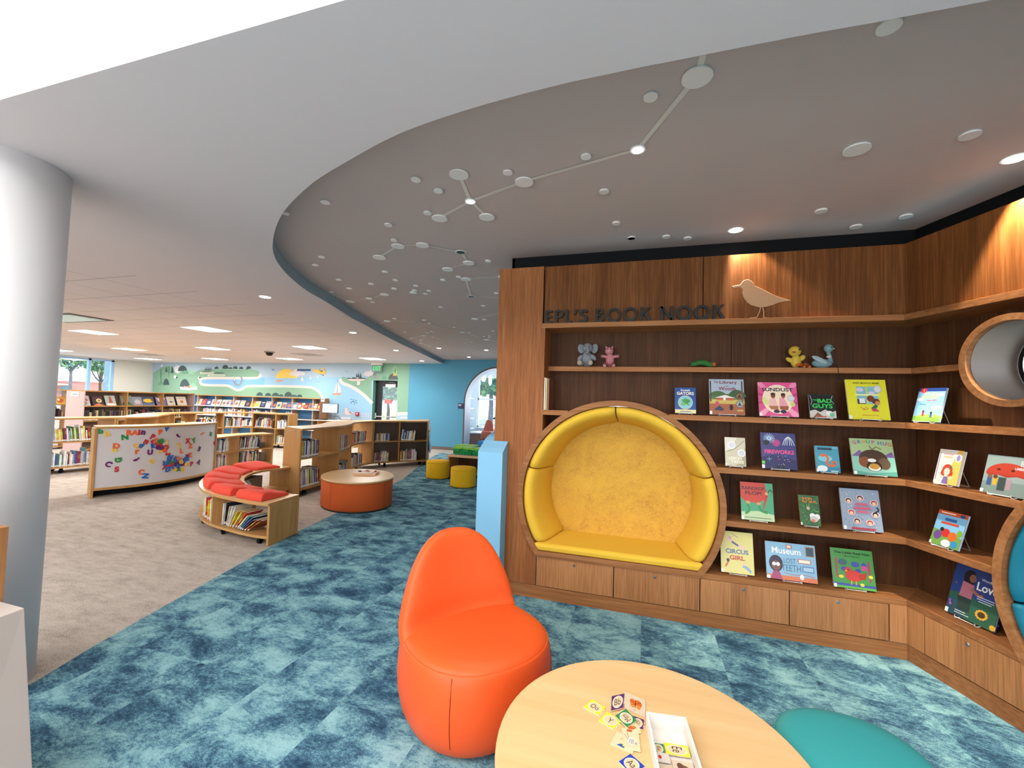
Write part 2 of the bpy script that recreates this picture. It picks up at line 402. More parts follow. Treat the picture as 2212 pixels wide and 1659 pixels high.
# blue wall with the arch
ax, az, ar = -4.47, 1.59, 1.10
blue = mat('#5BA0BF', .75, spec=.3)
mb = MB(); arc = [(ax-ar, 0.0)] + [(ax-ar*math.cos(PI*i/32), az+ar*math.sin(PI*i/32)) for i in range(33)] + [(ax+ar, 0.0)]
outer = [(XM, 0.0), (XM, ZG+.05), (-1.2, ZG+.05), (-1.2, 0.0)]
mid = len(arc)//2
Lp = [(XM, 0.0), (XM, ZG+.05), (ax, ZG+.05)] + arc[:mid+1][::-1]; Rp = [(ax, ZG+.05), (-1.2, ZG+.05), (-1.2, 0.0)] + arc[mid:][::-1]
mb.add([(x, YW, z) for x, z in Lp], [tuple(range(len(Lp)))], blue); mb.add([(x, YW, z) for x, z in Rp], [tuple(range(len(Rp)))], blue)
struct('wall_back_blue', mb)
mb = MB(); k = len(arc)
mb.add([(x, YW-.012, z) for x, z in arc] + [(x, YW+.45, z) for x, z in arc], [(i, i+1, k+i+1, k+i) for i in range(k-1)], mat('#C3CBDD', .5), True)
arc2 = [(ax-(ar+.045), 0.0)] + [(ax-(ar+.045)*math.cos(PI*i/32), az+(ar+.045)*math.sin(PI*i/32)) for i in range(33)] + [(ax+ar+.045, 0.0)]
mb.add([(x, YW-.012, z) for x, z in arc] + [(x, YW-.012, z) for x, z in arc2], [(i, k+i, k+i+1, i+1) for i in range(k-1)], mat('#5C4433', .5))
mb.add([(x, YW-.012, z) for x, z in arc2] + [(x, YW, z) for x, z in arc2], [(i, k+i, k+i+1, i+1) for i in range(k-1)], mat('#5C4433', .5))
struct('trim_2', mb)
# left wall: white part, window openings toward the camera
gy = pxx(247, 800, XL).y; g2 = pxx(118, 800, XL).y
white_wall = mat('#DBD8D0', .85, spec=.2)
mb = MB(); mb.box((XL-.2, gy, 0), (XL, YW, ZS), white_wall); mb.box((XL-.2, -6, 0), (XL, gy, 1.0), white_wall); mb.box((XL-.2, -6, 2.78), (XL, gy, ZS), white_wall)
struct('wall_left', mb)
frame = mat('#9CC4EE', .4)
def window(nm, y0, y1, z0, z1_, X, muls):
    mb = MB()
    for a in [y0] + muls + [y1-.09]: mb.box((X-.12, a, z0), (X-.02, a+.09, z1_), frame)
    mb.box((X-.12, y0, z0), (X-.02, y1, z0+.06), frame); mb.box((X-.12, y0, z1_-.06), (X-.02, y1, z1_), frame)
    o = struct(nm, mb)
    g = MB(); g.box((X-.075, y0+.05, z0+.05), (X-.07, y1-.05, z1_-.05), glass()); g.build('window_glass', o)['kind'] = 'structure'
    return o
def glass():
    k = 'glass'
    if k in MATS: return MATS[k]
    m = bpy.data.materials.new('glass'); m.use_nodes = True; N, L, b = nodes(m)
    t = N.new('ShaderNodeBsdfTransparent'); g = N.new('ShaderNodeBsdfGlossy'); g.inputs['Roughness'].default_value = .02
    mx = N.new('ShaderNodeMixShader'); mx.inputs[0].default_value = .08; L.new(t.outputs[0], mx.inputs[1]); L.new(g.outputs[0], mx.inputs[2])
    L.new(mx.outputs[0], N['Material Output'].inputs[0]); MATS[k] = m; return m
window('window_1', gy-12, gy, 1.0, 2.78, XL, [pxx(191, 800, XL).y, pxx(191, 800, XL).y-2.2, pxx(191, 800, XL).y-4.4, pxx(191, 800, XL).y-6.6])
# rear wall behind the camera: low sill, long glazing open to daylight
mb = MB(); mb.box((XL, -6.2, 0), (4, -6, .5), white_wall); mb.box((XL, -6.2, 3.2), (4, -6, ZH), white_wall); struct('wall_front', mb)
mb = MB(); mb.box((4, -6, 0), (4.1, 1.4, ZH), white_wall); struct('wall_right', mb)
mb = MB(); mb.box((-1.2, 4.2, 0), (-1.15, YW+.1, ZG), mat('#CDE0EA', .8)); struct('wall_right_hall', mb)
mb = MB(); mb.box((XM, YW-.012, 0), (ax-ar-.045, YW, .10), mat('#6E655E', .5)); struct('baseboard_back', mb)
# door
mb = MB(); fr = mat('#14191B', .45)
YD = YW+.16
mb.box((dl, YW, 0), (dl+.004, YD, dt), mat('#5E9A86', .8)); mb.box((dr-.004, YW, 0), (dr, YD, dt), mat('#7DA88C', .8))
mb.box((dl+.004, YD, 0), (dl+.07, YD+.06, dt), fr); mb.box((dr-.05, YD, 0), (dr, YD+.06, dt), fr); mb.box((dl, YD, dt-.07), (dr, YD+.06, dt), fr)
mb.box((dl+.07, YD+.01, 0), (dl+.26, YD+.05, dt-.07), fr); mb.box((dr-.10, YD+.01, 0), (dr-.05, YD+.05, dt-.07), fr)
mb.box((dl+.26, YD+.01, dt-.2), (dr-.10, YD+.05, dt-.07), fr); mb.box((dl+.26, YD+.01, 0), (dr-.10, YD+.05, .28), fr)
door = struct('door_1', mb, 'black framed glass exit door in the painted wall')
mb = MB(); mb.box((dl+.26, YD+.028, .28), (dr-.10, YD+.032, dt-.2), glass()); mb.build('door_glass', door)['kind'] = 'structure'
mb = MB(); a = py(*zM(610, 715), YD-.05); b = py(*zM(870, 715), YD-.05)
mb.tube([(a.x, YD-.05, a.z), (b.x, YD-.05, a.z)], .018, METAL); mb.box((a.x-.01, YD-.07, a.z-.07), (a.x+.05, YD+.01, a.z+.12), METAL); mb.box((b.x-.03, YD-.07, a.z-.03), (b.x, YD+.01, a.z+.03), METAL)
mb.build('push_bar', door)['kind'] = 'structure'
mb = MB(); a = py(*zM(735, 330), YD-.06); b = py(*zM(850, 368), YD-.06); mb.box((a.x, YD-.06, b.z), (b.x, YD+.01, a.z), mat('#D9D5D5', .4)); mb.tube([(b.x, YD-.04, a.z), (b.x-.02, YD-.1, a.z+.05), (a.x+.1, YD-.01, a.z+.06)], .008, METAL)
mb.build('door_closer', door, bevel=.006)['kind'] = 'structure'
a = py(*zM(725, 512), YD+.02); b = py(*zM(808, 565), YD+.02)
mb = MB(); mb.box((a.x, YD+.018, b.z), (b.x, YD+.024, a.z), mat('#D8434A', .6))
for j in range(3): mb.box((a.x+.03, YD+.016, b.z+.03+.045*j), (b.x-.03, YD+.018, b.z+.045+.045*j), mat('#F3C9C9', .6))
tag(mb.build('door_notice'), 'red notice stuck on the glass of the exit door', 'notice')

# ------------------------------------------------------------------ mural on the far wall (paint, flat on the wall)
def onwall(fnp, Y): 
    def f(u, v, k):
        p = py(*fnp(u, v), Y); p.y = Y - .001 - .00005*k; return p
    return f
G, GD, DK, PK, SEA, LAKE, CR = '#86AE95', '#6FA084', '#44585A', '#EBD3CD', '#94BFDD', '#80B6E2', '#E8DFCE'
ops = [('r', 1375, 236, 2645, 640, SEA), ('r', 660, 440, 2645, 640, SEA),
    ('p', [(165,185),(260,125),(350,107),(440,160),(520,190),(620,188),(700,150),(750,148),(1290,150),(1345,158),(1374,182),(1372,212),(1345,240),(730,245),(700,330),(1000,340),(1060,370),(1130,392),(1210,350),(1260,345),(1900,345),(1960,360),(2050,420),(2085,475),(640,475),(150,475)], G),
    ('p', [(735,245),(1395,245),(1430,240),(1430,335),(1240,335),(1190,365),(1130,380),(1070,360),(1020,330),(735,330),(705,290)], LAKE),
    ('s', [(1385,200),(1372,235),(1340,248),(900,246),(740,246),(700,262),(695,300),(735,328),(990,328),(1045,342),(1090,374),(1130,386),(1170,374),(1210,345),(1260,335),(1920,343),(2000,362),(2060,410),(2095,475)], 27, PK, True),
    ('e', 440, 145, 38, 45, '#DCDCE2'), ('h', 497, 168, 52, 65, DK, -1), ('h', 530, 200, 45, 42, GD, -1),
    ('h', 522, 378, 60, 122, DK, -1), ('h', 620, 378, 46, 75, '#8FC3A2', -1),
    ('h', 252, 325, 35, 40, GD, -1), ('h', 312, 325, 34, 72, DK, -1)]
ops += [('h', cx, cy, rx, ry, DK, -1) for cx, cy, rx, ry in ((885,142,25,26),(985,142,38,46),(1045,142,22,20),(1098,142,28,32),(1165,144,26,28),(1250,148,32,38),(1375,447,38,40),(1470,449,36,34),(1555,451,42,38),(1620,454,26,24),(1700,457,44,54),(1765,459,40,22),(1830,462,30,30))]
ops += [('h', cx, 152, 24, 14, '#8FC3A2', -1) for cx in (905, 955, 1010, 1080, 1130, 1200, 1270)]
def pine(x, b, t, wd, c=DK): return [('p', [(x-wd, b), (x, t), (x+wd, b)], c), ('r', x-2, b, x+2, b+(b-t)*.25, c)]
for x, b, t, wd in ((313,175,115,15),(380,188,100,19),(755,157,125,7),(770,158,118,8),(788,158,114,8),(803,158,120,7),(820,158,116,8),(888,130,100,6)): ops += pine(x, b, t, wd)
ops += [('e', 252, 200, 22, 62, '#7FB697'), ('r', 249, 150, 255, 300, DK), ('s', [(252,215),(268,190)], 4, DK), ('s', [(252,200),(238,178)], 4, DK), ('s', [(252,240),(236,215)], 4, DK),
    ('e', 341, 155, 16, 40, '#6BA184'), ('r', 339, 150, 343, 235, DK), ('e', 577, 172, 13, 36, '#9CCDA9'), ('r', 575.5, 165, 578.5, 222, '#5D8B74'), ('e', 614, 176, 13, 34, '#9CCDA9'), ('r', 612.5, 170, 615.5, 225, '#5D8B74'),
    ('r', 700, 178, 857, 198, CR), ('r', 708, 184, 850, 192, G), ('r', 785, 205, 978, 225, CR), ('r', 795, 211, 968, 219, G), ('h', 770, 178, 60, 10, DK, -1), ('h', 910, 194, 68, 12, DK, -1),
    ('p', [(468,342),(565,356),(663,345),(663,376),(566,382),(468,376)], '#F3EEE9'), ('s', [(512,338),(545,350),(575,335),(612,345)], 10, '#E79A7B', True),
    ('e', 412, 232, 14, 18, '#EFE9DC'), ('e', 432, 240, 9, 10, '#3A3F3C'), ('e', 686, 248, 12, 20, '#EFE9DC'), ('e', 694, 240, 8, 9, '#3A3F3C'), ('e', 262, 105, 10, 16, '#E4E6EA'),
    ('s', [(1086,275),(1092,312),(1128,330),(1156,318),(1172,285),(1176,255),(1162,232)], 20, '#8D959F', True), ('e', 1086, 272, 17, 21, '#8D959F'), ('e', 1088, 266, 10, 11, '#D6D2D2'),
    ('h', 1683, 247, 122, 108, '#EDC763', -1), ('e', 1803, 185, 46, 46, '#D9D5DA'), ('e', 1750, 195, 34, 22, '#D9D5DA'), ('r', 1722, 190, 1885, 214, '#D9D5DA'), ('e', 1860, 196, 28, 20, '#D9D5DA'),
    ('r', 1800, 143, 1956, 167, '#3F5F80'), ('s', [(1956,155),(1985,160)], 2, '#8A8A8A'),
    ('p', [(1984,132),(1996,134),(2004,152),(2120,160),(2132,185),(2110,200),(2050,196),(1990,172)], '#E7B950'), ('r', 2052, 134, 2118, 143, '#E7B950'), ('r', 2056, 143, 2060, 165, '#7A6A55'), ('r', 2110, 143, 2114, 165, '#7A6A55'), ('h', 2078, 160, 16, 14, '#46525C', 1), ('s', [(2060,198),(2095,210)], 5, '#7A6A55'), ('e', 2097, 213, 7, 7, '#46525C'), ('r', 2126, 150, 2130, 205, '#9A7A55'),
    ('p', [(1512,132),(1528,150),(1545,142),(1534,164),(1516,152)], '#4E7EA6'), ('e', 1600, 276, 40, 9, '#DE8E74'), ('s', [(1555,292),(1605,296)], 4, '#C9886F')]
for x, y, s in ((1860, 265, 20), (1955, 248, 14), (2035, 240, 9)):
    ops += [('p', [(x-s*.6, y), (x+s*.1, y-s*2), (x+s*.55, y)], '#EFE4DE'), ('p', [(x-s*.8, y+s*.15), (x+s*.8, y+s*.15), (x+s*.5, y+s*.8), (x-s*.5, y+s*.8)], '#E8D0BC')]
mb = MB(); draw(mb, ops, onwall(z9, YW), rough=.8)
ops2 = [('p', [(1330,380),(1350,370),(1440,398),(1540,388),(1600,352),(1650,300),(1650,254),(1917,254),(1899,672),(1812,672),(1814,402),(1590,402),(1592,570),(1540,520),(1480,470),(1400,432),(1340,410)], G),
    ('s', [(1322,390),(1335,424),(1400,445),(1480,490),(1545,545),(1597,598)], 26, PK, True), ('r', 1811, 672, 1898, 698, PK),
    ('e', 1462, 392, 75, 15, PK), ('h', 1400, 388, 18, 9, DK, -1), ('h', 1440, 388, 22, 13, DK, -1), ('h', 1500, 388, 24, 12, DK, -1), ('h', 1530, 388, 12, 8, DK, -1), ('r', 1385, 386, 1540, 390, DK)]
for x, t in ((1465, 338), (1480, 332), (1497, 334)): ops2 += pine(x, 376, t, 9)
ops2 += [('e', 1560, 345, 30, 22, '#D9D2D8'), ('e', 1590, 335, 20, 20, '#D9D2D8'), ('r', 1518, 345, 1596, 358, '#D9D2D8'), ('p', [(1440,328),(1452,318),(1466,328)], '#D9D2D8'),
    ('p', [(1302,412),(1326,470),(1328,503),(1300,508)], '#EFE1DA'), ('p', [(1298,418),(1292,506),(1272,506),(1284,460)], '#E6D8D6'), ('p', [(1256,512),(1330,508),(1322,525),(1264,525)], '#E1916E'), ('s', [(1300,395),(1300,505)], 3, '#7B7B80'),
    ('e', 1375, 660, 13, 24, '#E6C9C2'), ('e', 1392, 680, 28, 17, '#E6C9C2'), ('p', [(1395,668),(1440,670),(1410,685)], '#7B6168'), ('s', [(1410,672),(1440,676)], 5, '#F0ECEA'),
    ('e', 1616, 352, 12, 16, '#8A7A8E'), ('p', [(1608,350),(1650,385),(1625,390),(1608,375)], '#A38FA6'), ('h', 1775, 396, 42, 52, '#5A605F', -1), ('h', 1700, 396, 24, 30, GD, -1),
    ('e', 1793, 322, 18, 42, '#9FC88F'), ('r', 1791, 292, 1795, 350, '#3D4A45'), ('s', [(1793,325),(1806,305)], 3, '#3D4A45'), ('s', [(1793,335),(1780,315)], 3, '#3D4A45'), ('h', 1788, 362, 14, 22, '#D6B45A', -1)]
ops2 += [('e', 1415+dx, 562+dy, 7, 4, '#557F9F') for dx, dy in ((0,0),(22,5),(44,12),(8,22),(30,25),(48,30),(30,42),(0,32),(20,18))]
ops2 += [('e', 1370+dx, 320+dy, 3, 2, '#557F9F') for dx, dy in ((0,0),(14,3),(6,8))] + [('e', 1128+dx, 412+dy, 3, 2, '#557F9F') for dx, dy in ((0,0),(14,3),(20,8))]
draw(mb, ops2, onwall(z6, YW), layer0=60, rough=.8)
tag(mb.build('wall_mural'), 'painted lakeshore mural with hills, river, sun and yellow plane on the far wall', 'mural')

# exit sign, alarm, strobe, room sign, wall plates
a = py(*zM(568, 85), YW-.2); b = py(*zM(695, 183), YW-.2)
t = thing('exit_sign', 'green lit EXIT sign hanging from the ceiling in front of the glass door', 'sign', ((a.x+b.x)/2, YW-.2, ZS-.05))
mb = MB(); mb.box((a.x, YW-.24, ZS-.075), (b.x, YW-.16, ZS), mat('#EDE6E0', .5)); mb.build('housing', t, bevel=.004)
mb = MB(); mb.box((a.x+.03, YW-.205, b.z), (b.x-.02, YW-.195, ZS-.075), mat('#7C8A82', .3)); mb.build('panel', t)
mb = MB(); draw(mb, [('t', 'EXIT', .5, .5, .62, '#20E878', .78, .0)], lambda u, v, k: Vector((a.x+.03+u*(b.x-a.x-.05), YW-.209, b.z+v*(ZS-.075-b.z))))
for s_ in mb.ms: pass
mb.ms = [mat('#20E070', .5, emit=1.1)]; mb.build('lettering', t)
def plate(name, label, cat, p0, p1, Y, hexc, d=.03, ops=None):
    a = py(*p0, Y-d); b = py(*p1, Y-d); t = thing(name, label, cat, ((a.x+b.x)/2, Y, (a.z+b.z)/2))
    mb = MB(); mb.box((a.x, Y-d, b.z), (b.x, Y-.0, a.z), mat(hexc, .5)); mb.build('plate', t, bevel=.004)
    if ops:
        mb = MB(); draw(mb, ops, lambda u, v, k: Vector((a.x+u*(b.x-a.x), Y-d-.001-.0005*k, b.z+v*(a.z-b.z))), aspect=(b.x-a.x)/(a.z-b.z)); mb.build('marking', t)
    return t
plate('fire_alarm_pull', 'small red fire alarm pull station on the mural left of the exit door', 'alarm', zM(374, 664), zM(410, 710), YW, '#B3202E', .05, [('p', [(.2,.6),(.8,.6),(.5,.3)], '#F2EDED'), ('r', .25, .75, .75, .82, '#F2EDED')])
plate('alarm_strobe', 'small white alarm strobe on the mural above and left of the exit door', 'alarm', zM(395, 297), zM(426, 342), YW, '#E9E4DE', .04, [('e', .5, .35, .12, .1, '#4A4A4A'), ('r', .3, .55, .7, .85, '#D0CFCB')])
plate('room_sign', 'navy room sign with white lettering on the blue wall beside the arch', 'sign', zA(365, 838), zA(480, 950), YW, '#1C2258', .012, [('r', .1, .68, .32, .8, '#E8E8F0'), ('r', .36, .68, .62, .78, '#E8E8F0'), ('r', .1, .52, .5, .62, '#E8E8F0')])
plate('outlet_plate', 'white wall plate on the painted strip right of the exit door', 'outlet', zoom(760, 880, 11.06)(1155, 235), zoom(760, 880, 11.06)(1335, 262), YW, '#E8E6EA', .01)
plate('outlet_box', 'low white box on the mural above the curved bookcase', 'outlet', zoom(540, 820, 9.217)(1815, 748), zoom(540, 820, 9.217)(2000, 800), YW, '#E6E3E6', .03)

# ------------------------------------------------------------------ ceiling fittings
troff = [(-8.04, 6.16), (-11.26, 6.16), (-14.52, 8.83), (-11.26, 8.83), (-17.86, 11.49), (-14.52, 11.49), (-11.26, 11.49), (-8.04, 8.83), (-8.06, 11.49), (-17.86, 8.83), (-11.26, 3.49), (-14.52, 6.16), (-14.52, 3.49)]
def troffer(x, y, z, lab, grp, s=.31, e=9):
    t = thing('ceiling_light', lab, 'light', (x, y, z), 0, grp)
    mb = MB()
    for a, b in (((-s, -s), (s, -s+.02)), ((-s, s-.02), (s, s)), ((-s, -s+.02), (-s+.02, s-.02)), ((s-.02, -s+.02), (s, s-.02))): mb.box((x+a[0], y+a[1], z-.006), (x+b[0], y+b[1], z), WHITE)
    mb.build('frame', t)
    mb = MB(); mb.box((x-s+.02, y-s+.02, z-.004), (x+s-.02, y+s-.02, z-.001), mat('#FFFAF4', .5, emit=e)); mb.build('diffuser', t); return t
for x, y in troff:
    troffer(x, y, ZS, 'square recessed panel light glowing in the tiled ceiling over the bookcases', 'square panel lights in the tiled ceiling')
    lamp('panel_glow', 'AREA', (x, y, ZS-.03), 46, (1, .98, .95), shape='SQUARE', size=.56)
def downlight(p, r, lab, grp=None, power=10, z=ZS, spot=None):
    t = thing('downlight', lab, 'light', (p.x, p.y, z), 0, grp)
    mb = MB(); mb.lathe([(r*1.02, z-.004), (r*1.02, z-.0005)], WHITE, (p.x, p.y), 28); mb.build('trim_ring', t)
    mb = MB(); mb.lathe([(r*.8, z-.0065), (r*.8, z-.0042)], mat('#FFF8EE', .5, emit=14), (p.x, p.y), 24); mb.build('lens', t)
    if power: lamp('downlight_glow', 'SPOT', (p.x, p.y, z-.03), power, (1, .93, .84), spot_size=2.0, spot_blend=.7, shadow_soft_size=.05)
    return t
for (q, lab) in (((573, 641), 'round downlight in the white ceiling just left of the curved grey edge'), (zd(718, 346), 'round downlight in the white ceiling, second along the curved edge'), (zd(1130, 516), 'round downlight in the white ceiling, third along the curved edge'), (zd(1378, 617), 'round downlight in the white ceiling nearest the blue wall')):
    p = pz(*q, z=ZS); downlight(p, .075, lab, power=25)
for q, lab in ((zb(702, 1204), 'small round spotlight shining on the wooden bird'), (zb(2165, 828), 'small round spotlight at the right ceiling edge over the angled bookshelf')):
    p = pz(*q, z=ZG); downlight(p, .055, lab, power=0, z=ZG)
c = pz(*zb(702, 1204), z=ZG)
sp = lamp('bird_spot', 'SPOT', (c.x, c.y, ZG-.03), 190, (1, .87, .68), spot_size=math.radians(64), spot_blend=.35, shadow_soft_size=.03)
sp.rotation_euler = (Vector((.88, 3.60, 2.25))-sp.location).to_track_quat('-Z', 'Y').to_euler()
c = pz(*zb(2165, 828), z=ZG)
sp = lamp('wing_spot', 'SPOT', (c.x, c.y, ZG-.03), 190, (1, .87, .68), spot_size=math.radians(64), spot_blend=.35, shadow_soft_size=.03)
sp.rotation_euler = (Vector((2.02, 2.95, 2.3))-sp.location).to_track_quat('-Z', 'Y').to_euler()
# dome camera, vents, skylight-like panel
p = pz(*zoom(100, 560, 4.096)(1975, 818), z=ZS); t = thing('dome_camera', 'black dome camera under the tiled ceiling', 'camera', p)
mb = MB(); mb.lathe([(.13, ZS-.03), (.14, ZS)], mat('#9A948F', .5), (p.x, p.y), 24); mb.build('mount', t)
mb = MB(); mb.lathe([(.02, ZS-.12), (.07, ZS-.105), (.1, ZS-.03)], BLACK, (p.x, p.y), 24); mb.build('dome', t)
for q, lab in ((zd(280, 557), 'pale square air vent in the tiled ceiling beside the far panel lights'), (zoom(100, 560, 4.096)(900, 842), 'dark square air vent in the tiled ceiling before the white wall')):
    p = pz(*q, z=ZS); t = thing('ceiling_vent', lab, 'vent', p); mb = MB(); mb.box((p.x-.31, p.y-.31, ZS-.01), (p.x+.31, p.y+.31, ZS), mat('#B5AFAB', .6)); mb.build('frame', t)
    mb = MB()
    for j in range(4): r = .26-.06*j; mb.box((p.x-r, p.y-r, ZS-.014-.001*j), (p.x+r, p.y+r, ZS-.012-.001*j), mat('#8E8884' if j % 2 else '#C4C0BC', .6))
    mb.build('louvers', t)
p = pz(*zoom(100, 560, 4.096)(300, 520), z=ZS)
a_ = pz(*zoom(100, 560, 4.096)(140, 478), z=ZS); b_ = pz(*zoom(100, 560, 4.096)(600, 541), z=ZS)
t = thing('ceiling_light', 'skylight-like bluish ceiling panel half hidden by the round column', 'light', p); mb = MB(); mb.box((b_.x-1.3, b_.y-.62, ZS-.01), (b_.x, b_.y, ZS), mat('#46413F', .5)); mb.build('frame', t)
mb = MB(); mb.box((b_.x-1.27, b_.y-.56, ZS-.013), (b_.x-.1, b_.y-.06, ZS-.011), mat('#9CC0BE', .25)); mb.build('diffuser', t)  # bluish tint paints in the reflection on the skylight glass

# ------------------------------------------------------------------ star discs and constellations on the grey ceiling
DISC = mat('#F2EDE9', .3, spec=.7); LINEM = mat('#E2DAD0', .6)
def disc_mb(p, r, m=DISC, z=ZG):
    mb = MB(); mb.lathe([(r, z-.012), (r, z-.001)], m, (p.x, p.y), 28); return mb
def constellation(name_label, pts, segs):
    P = [pz(*q[:2], z=ZG) for q in pts]; t = thing('constellation', name_label, 'ceiling ornament', (P[0].x, P[0].y, ZG))
    mb = MB()
    for a, b in segs:
        a, b = P[a], P[b]; d = (b-a).normalized(); nn = Vector((-d.y, d.x, 0))*.0125
        mb.add([(a+nn).to_tuple()[:2]+(ZG-.003,), (b+nn).to_tuple()[:2]+(ZG-.003,), (b-nn).to_tuple()[:2]+(ZG-.003,), (a-nn).to_tuple()[:2]+(ZG-.003,)], [(0, 1, 2, 3)], LINEM)
    mb.build('connecting_line', t)
    for q, p in zip(pts, P):
        kind = q[3] if len(q) > 3 else 'd'
        if kind == 'x': continue
        r = pixr(p, q[2])
        if kind == 'd': disc_mb(p, r).build('star_disc', t)
        elif kind == 'o':
            mb = MB(); mb.lathe([(r, ZG-.006), (r, ZG-.001)], WHITE, (p.x, p.y), 28); mb.lathe([(r*.78, ZG-.0075), (r*.78, ZG-.006)], mat('#1E1816', .3), (p.x, p.y), 24); mb.build('recessed_lamp', t)
        elif kind == 'l':
            mb = MB(); mb.lathe([(r, ZG-.008), (r, ZG-.001)], WHITE, (p.x, p.y), 28); mb.lathe([(r*.7, ZG-.010), (r*.7, ZG-.008)], mat('#FFF8EE', .5, emit=16), (p.x, p.y), 24); mb.build('star_lamp', t)
            lamp('star_glow', 'SPOT', (p.x, p.y, ZG-.03), 30, (1, .9, .78), spot_size=2.1, spot_blend=.8, shadow_soft_size=.04)
def A(x, y, wd, k='d'): return (*zt(x, y), wd/2.765, k)
def B(x, y, wd, k='d'): return (*zb(x, y), wd/2.4254, k)
def D(x, y, wd, k='d'): return (*zd(x, y), wd/4.424, k)
constellation('large constellation of white discs and lines running past two lit star lamps', [A(1137,759,115), A(1206,922,68,'l'), A(1022,1022,93), A(1304,1015,92), A(1527,804,110), B(188,780,80,'l'), B(500,395,155), (1533, 70, 60, 'x')], [(0,1),(1,2),(1,3),(1,4),(4,5),(5,6),(6,7)])
constellation('curved constellation of six discs in the middle of the grey ceiling', [A(662,1257,75), A(773,1190,78), A(920,1184,78), A(1148,1227,65,'o'), A(1196,1291,70), A(1070,1329,66)], [(0,1),(1,2),(2,3),(3,4),(4,5)])
constellation('angular constellation disappearing behind the wooden panel of the book nook', [A(1178,1388,64), A(1400,1374,60), A(1210,1493,48,'o'), A(1420,1501,40,'x')], [(0,1),(0,2),(2,3)])
constellation('short constellation hugging the curved edge of the grey ceiling', [A(375,1478,30,'x'), A(488,1522,50), A(600,1503,38), A(692,1480,52)], [(0,1),(1,2),(2,3)])
constellation('long thin constellation sweeping toward the blue wall', [D(975,262,30,'x'), D(1045,233,62), D(1327,244,57,'o'), D(1762,340,52), D(1995,412,54), D(2140,440,30,'x')], [(0,1),(1,2),(2,3),(3,4),(4,5)])
constellation('farthest small constellation ending at a lit star lamp', [D(1275,400,38), D(1393,373,52), D(1485,388,26), D(1370,412,40), D(1365,445,36), D(1450,475,34), D(1540,493,58,'l')], [(0,1),(1,2),(0,3),(3,2),(3,4),(4,5),(5,6)])
constellation('single disc with a line running behind the wooden panel', [D(1883,212,66), D(2150,152,30,'x')], [(0,1)])
singles = [A(*q) for q in ((880,790,57),(1014,858,54),(1429,747,58),(1896,651,62),(2005,861,57),(340,925,55),(102,993,40),(950,990,48),(717,1062,48),(750,1154,40),(2077,1052,47),(2168,1140,43),(317,1254,38),(279,1301,38),(695,1343,36),(1312,1279,37),(420,1390,35),(482,1442,32),(613,1416,33),(758,1393,33),(1042,1392,32),(1135,1374,32),(751,1444,32),(881,1427,33),(873,1456,33),(865,1468,45),(958,1458,28),(938,1476,28),(1360,1471,28),(376,1465,26),(622,1525,26),(1028,1555,26),(1283,1547,26),(752,1624,24),(930,1633,24),(960,1653,20),(1288,1629,24))]
singles += [B(*q) for q in ((256,500,72),(1505,128,110),(1336,776,122),(1928,701,90),(1149,1101,57),(1593,1129,58),(1331,1183,55),(156,1243,40),(338,1236,40),(450,1245,40))]
singles += [D(*q) for q in ((1688,292,30),(1213,336,28),(1472,333,30),(1430,346,28),(1663,385,25),(1807,408,24),(1853,437,24),(1796,447,22),(2055,327,28),(1972,381,26),(2022,375,26),(2022,390,26),(1830,343,24),(1533,405,24),(1542,420,24),(1608,470,20),(1660,540,14),(1690,495,14),(1780,495,14),(1858,505,14),(1800,540,14),(1870,533,14),(2030,552,14))]
for q in singles:
    p = pz(q[0], q[1], z=ZG); r = pixr(p, q[2])
    o = disc_mb(p, r).build('star_disc'); origin(o, (p.x, p.y, ZG))
    tag(o, 'loose pale disc fixed to the grey ceiling apart from any constellation line', 'ceiling ornament', 'loose star discs on the grey ceiling')
for q, lab in ((D(1993,514,26), 'tiny round downlight far down the grey ceiling near the blue wall'), (D(1826,580,26), 'tiny round downlight farthest down the grey ceiling beside the blue wall')):
    p = pz(q[0], q[1], z=ZG); downlight(p, .06, lab, power=8, z=ZG)

# ------------------------------------------------------------------ column and boxes at the left edge
mb = MB(); mb.lathe([(.263, 0), (.263, ZS)], mat('#E6E4E6', .6, spec=.3), (-3.39, 1.40), 64); struct('column', mb)
# ================================================================== BOOK NOOK (built-in unit: long face, then a wing angled toward the camera)
P0 = Vector((1.665, YF, 0)); AW = math.radians(-70.5); DW = Vector((math.cos(AW), math.sin(AW), 0)); NW = Vector((-DW.y, DW.x, 0))
if NW.x < 0: NW = -NW
def W(s, z, e=0.0): p = P0 + DW*s + NW*e; return Vector((p.x, p.y, z))
def corner(e): return (1.665+.707*e, YF+e)
def wxy(s, e): p = W(s, 0, e); return (p.x, p.y)
SEND = 2.3
nook = thing('book_nook', 'walnut-brown built-in bookshelf wall with a round seat opening and a side angled toward the camera', 'bookshelf', (0.2, YF, 0))
def nb(name, mb, **k): return mb.build(name, nook, **k)
def path_board(x0, e0, e1, z0, z1_, s1, m=NOOKX, x1=None):
    """board following the unit: main run from x0 to the corner, then along the wing to s1"""
    mbs = MB()
    c0, c1 = corner(e0), corner(e1)
    mbs.prism([(x0, YF+e0), c0, c1, (x0, YF+e1)], z0, z1_, m)
    mbs.prism([c0, wxy(s1, e0), wxy(s1, e1), c1], z0, z1_, NOOKY)
    return mbs
ED = .27
a9 = [math.acos((-.842+.213)/.79)+(2*PI-2*math.acos((-.842+.213)/.79))*i/24 for i in range(25)]
pl_ = [(-.842, .105), (-.842, .844-.79*math.sin(a9[0]))] + [(-.213+.79*math.cos(a), .844-.79*math.sin(a)) for a in a9] + [(-.842, 2.772), (-1.24, 2.772), (-1.24, .105)]
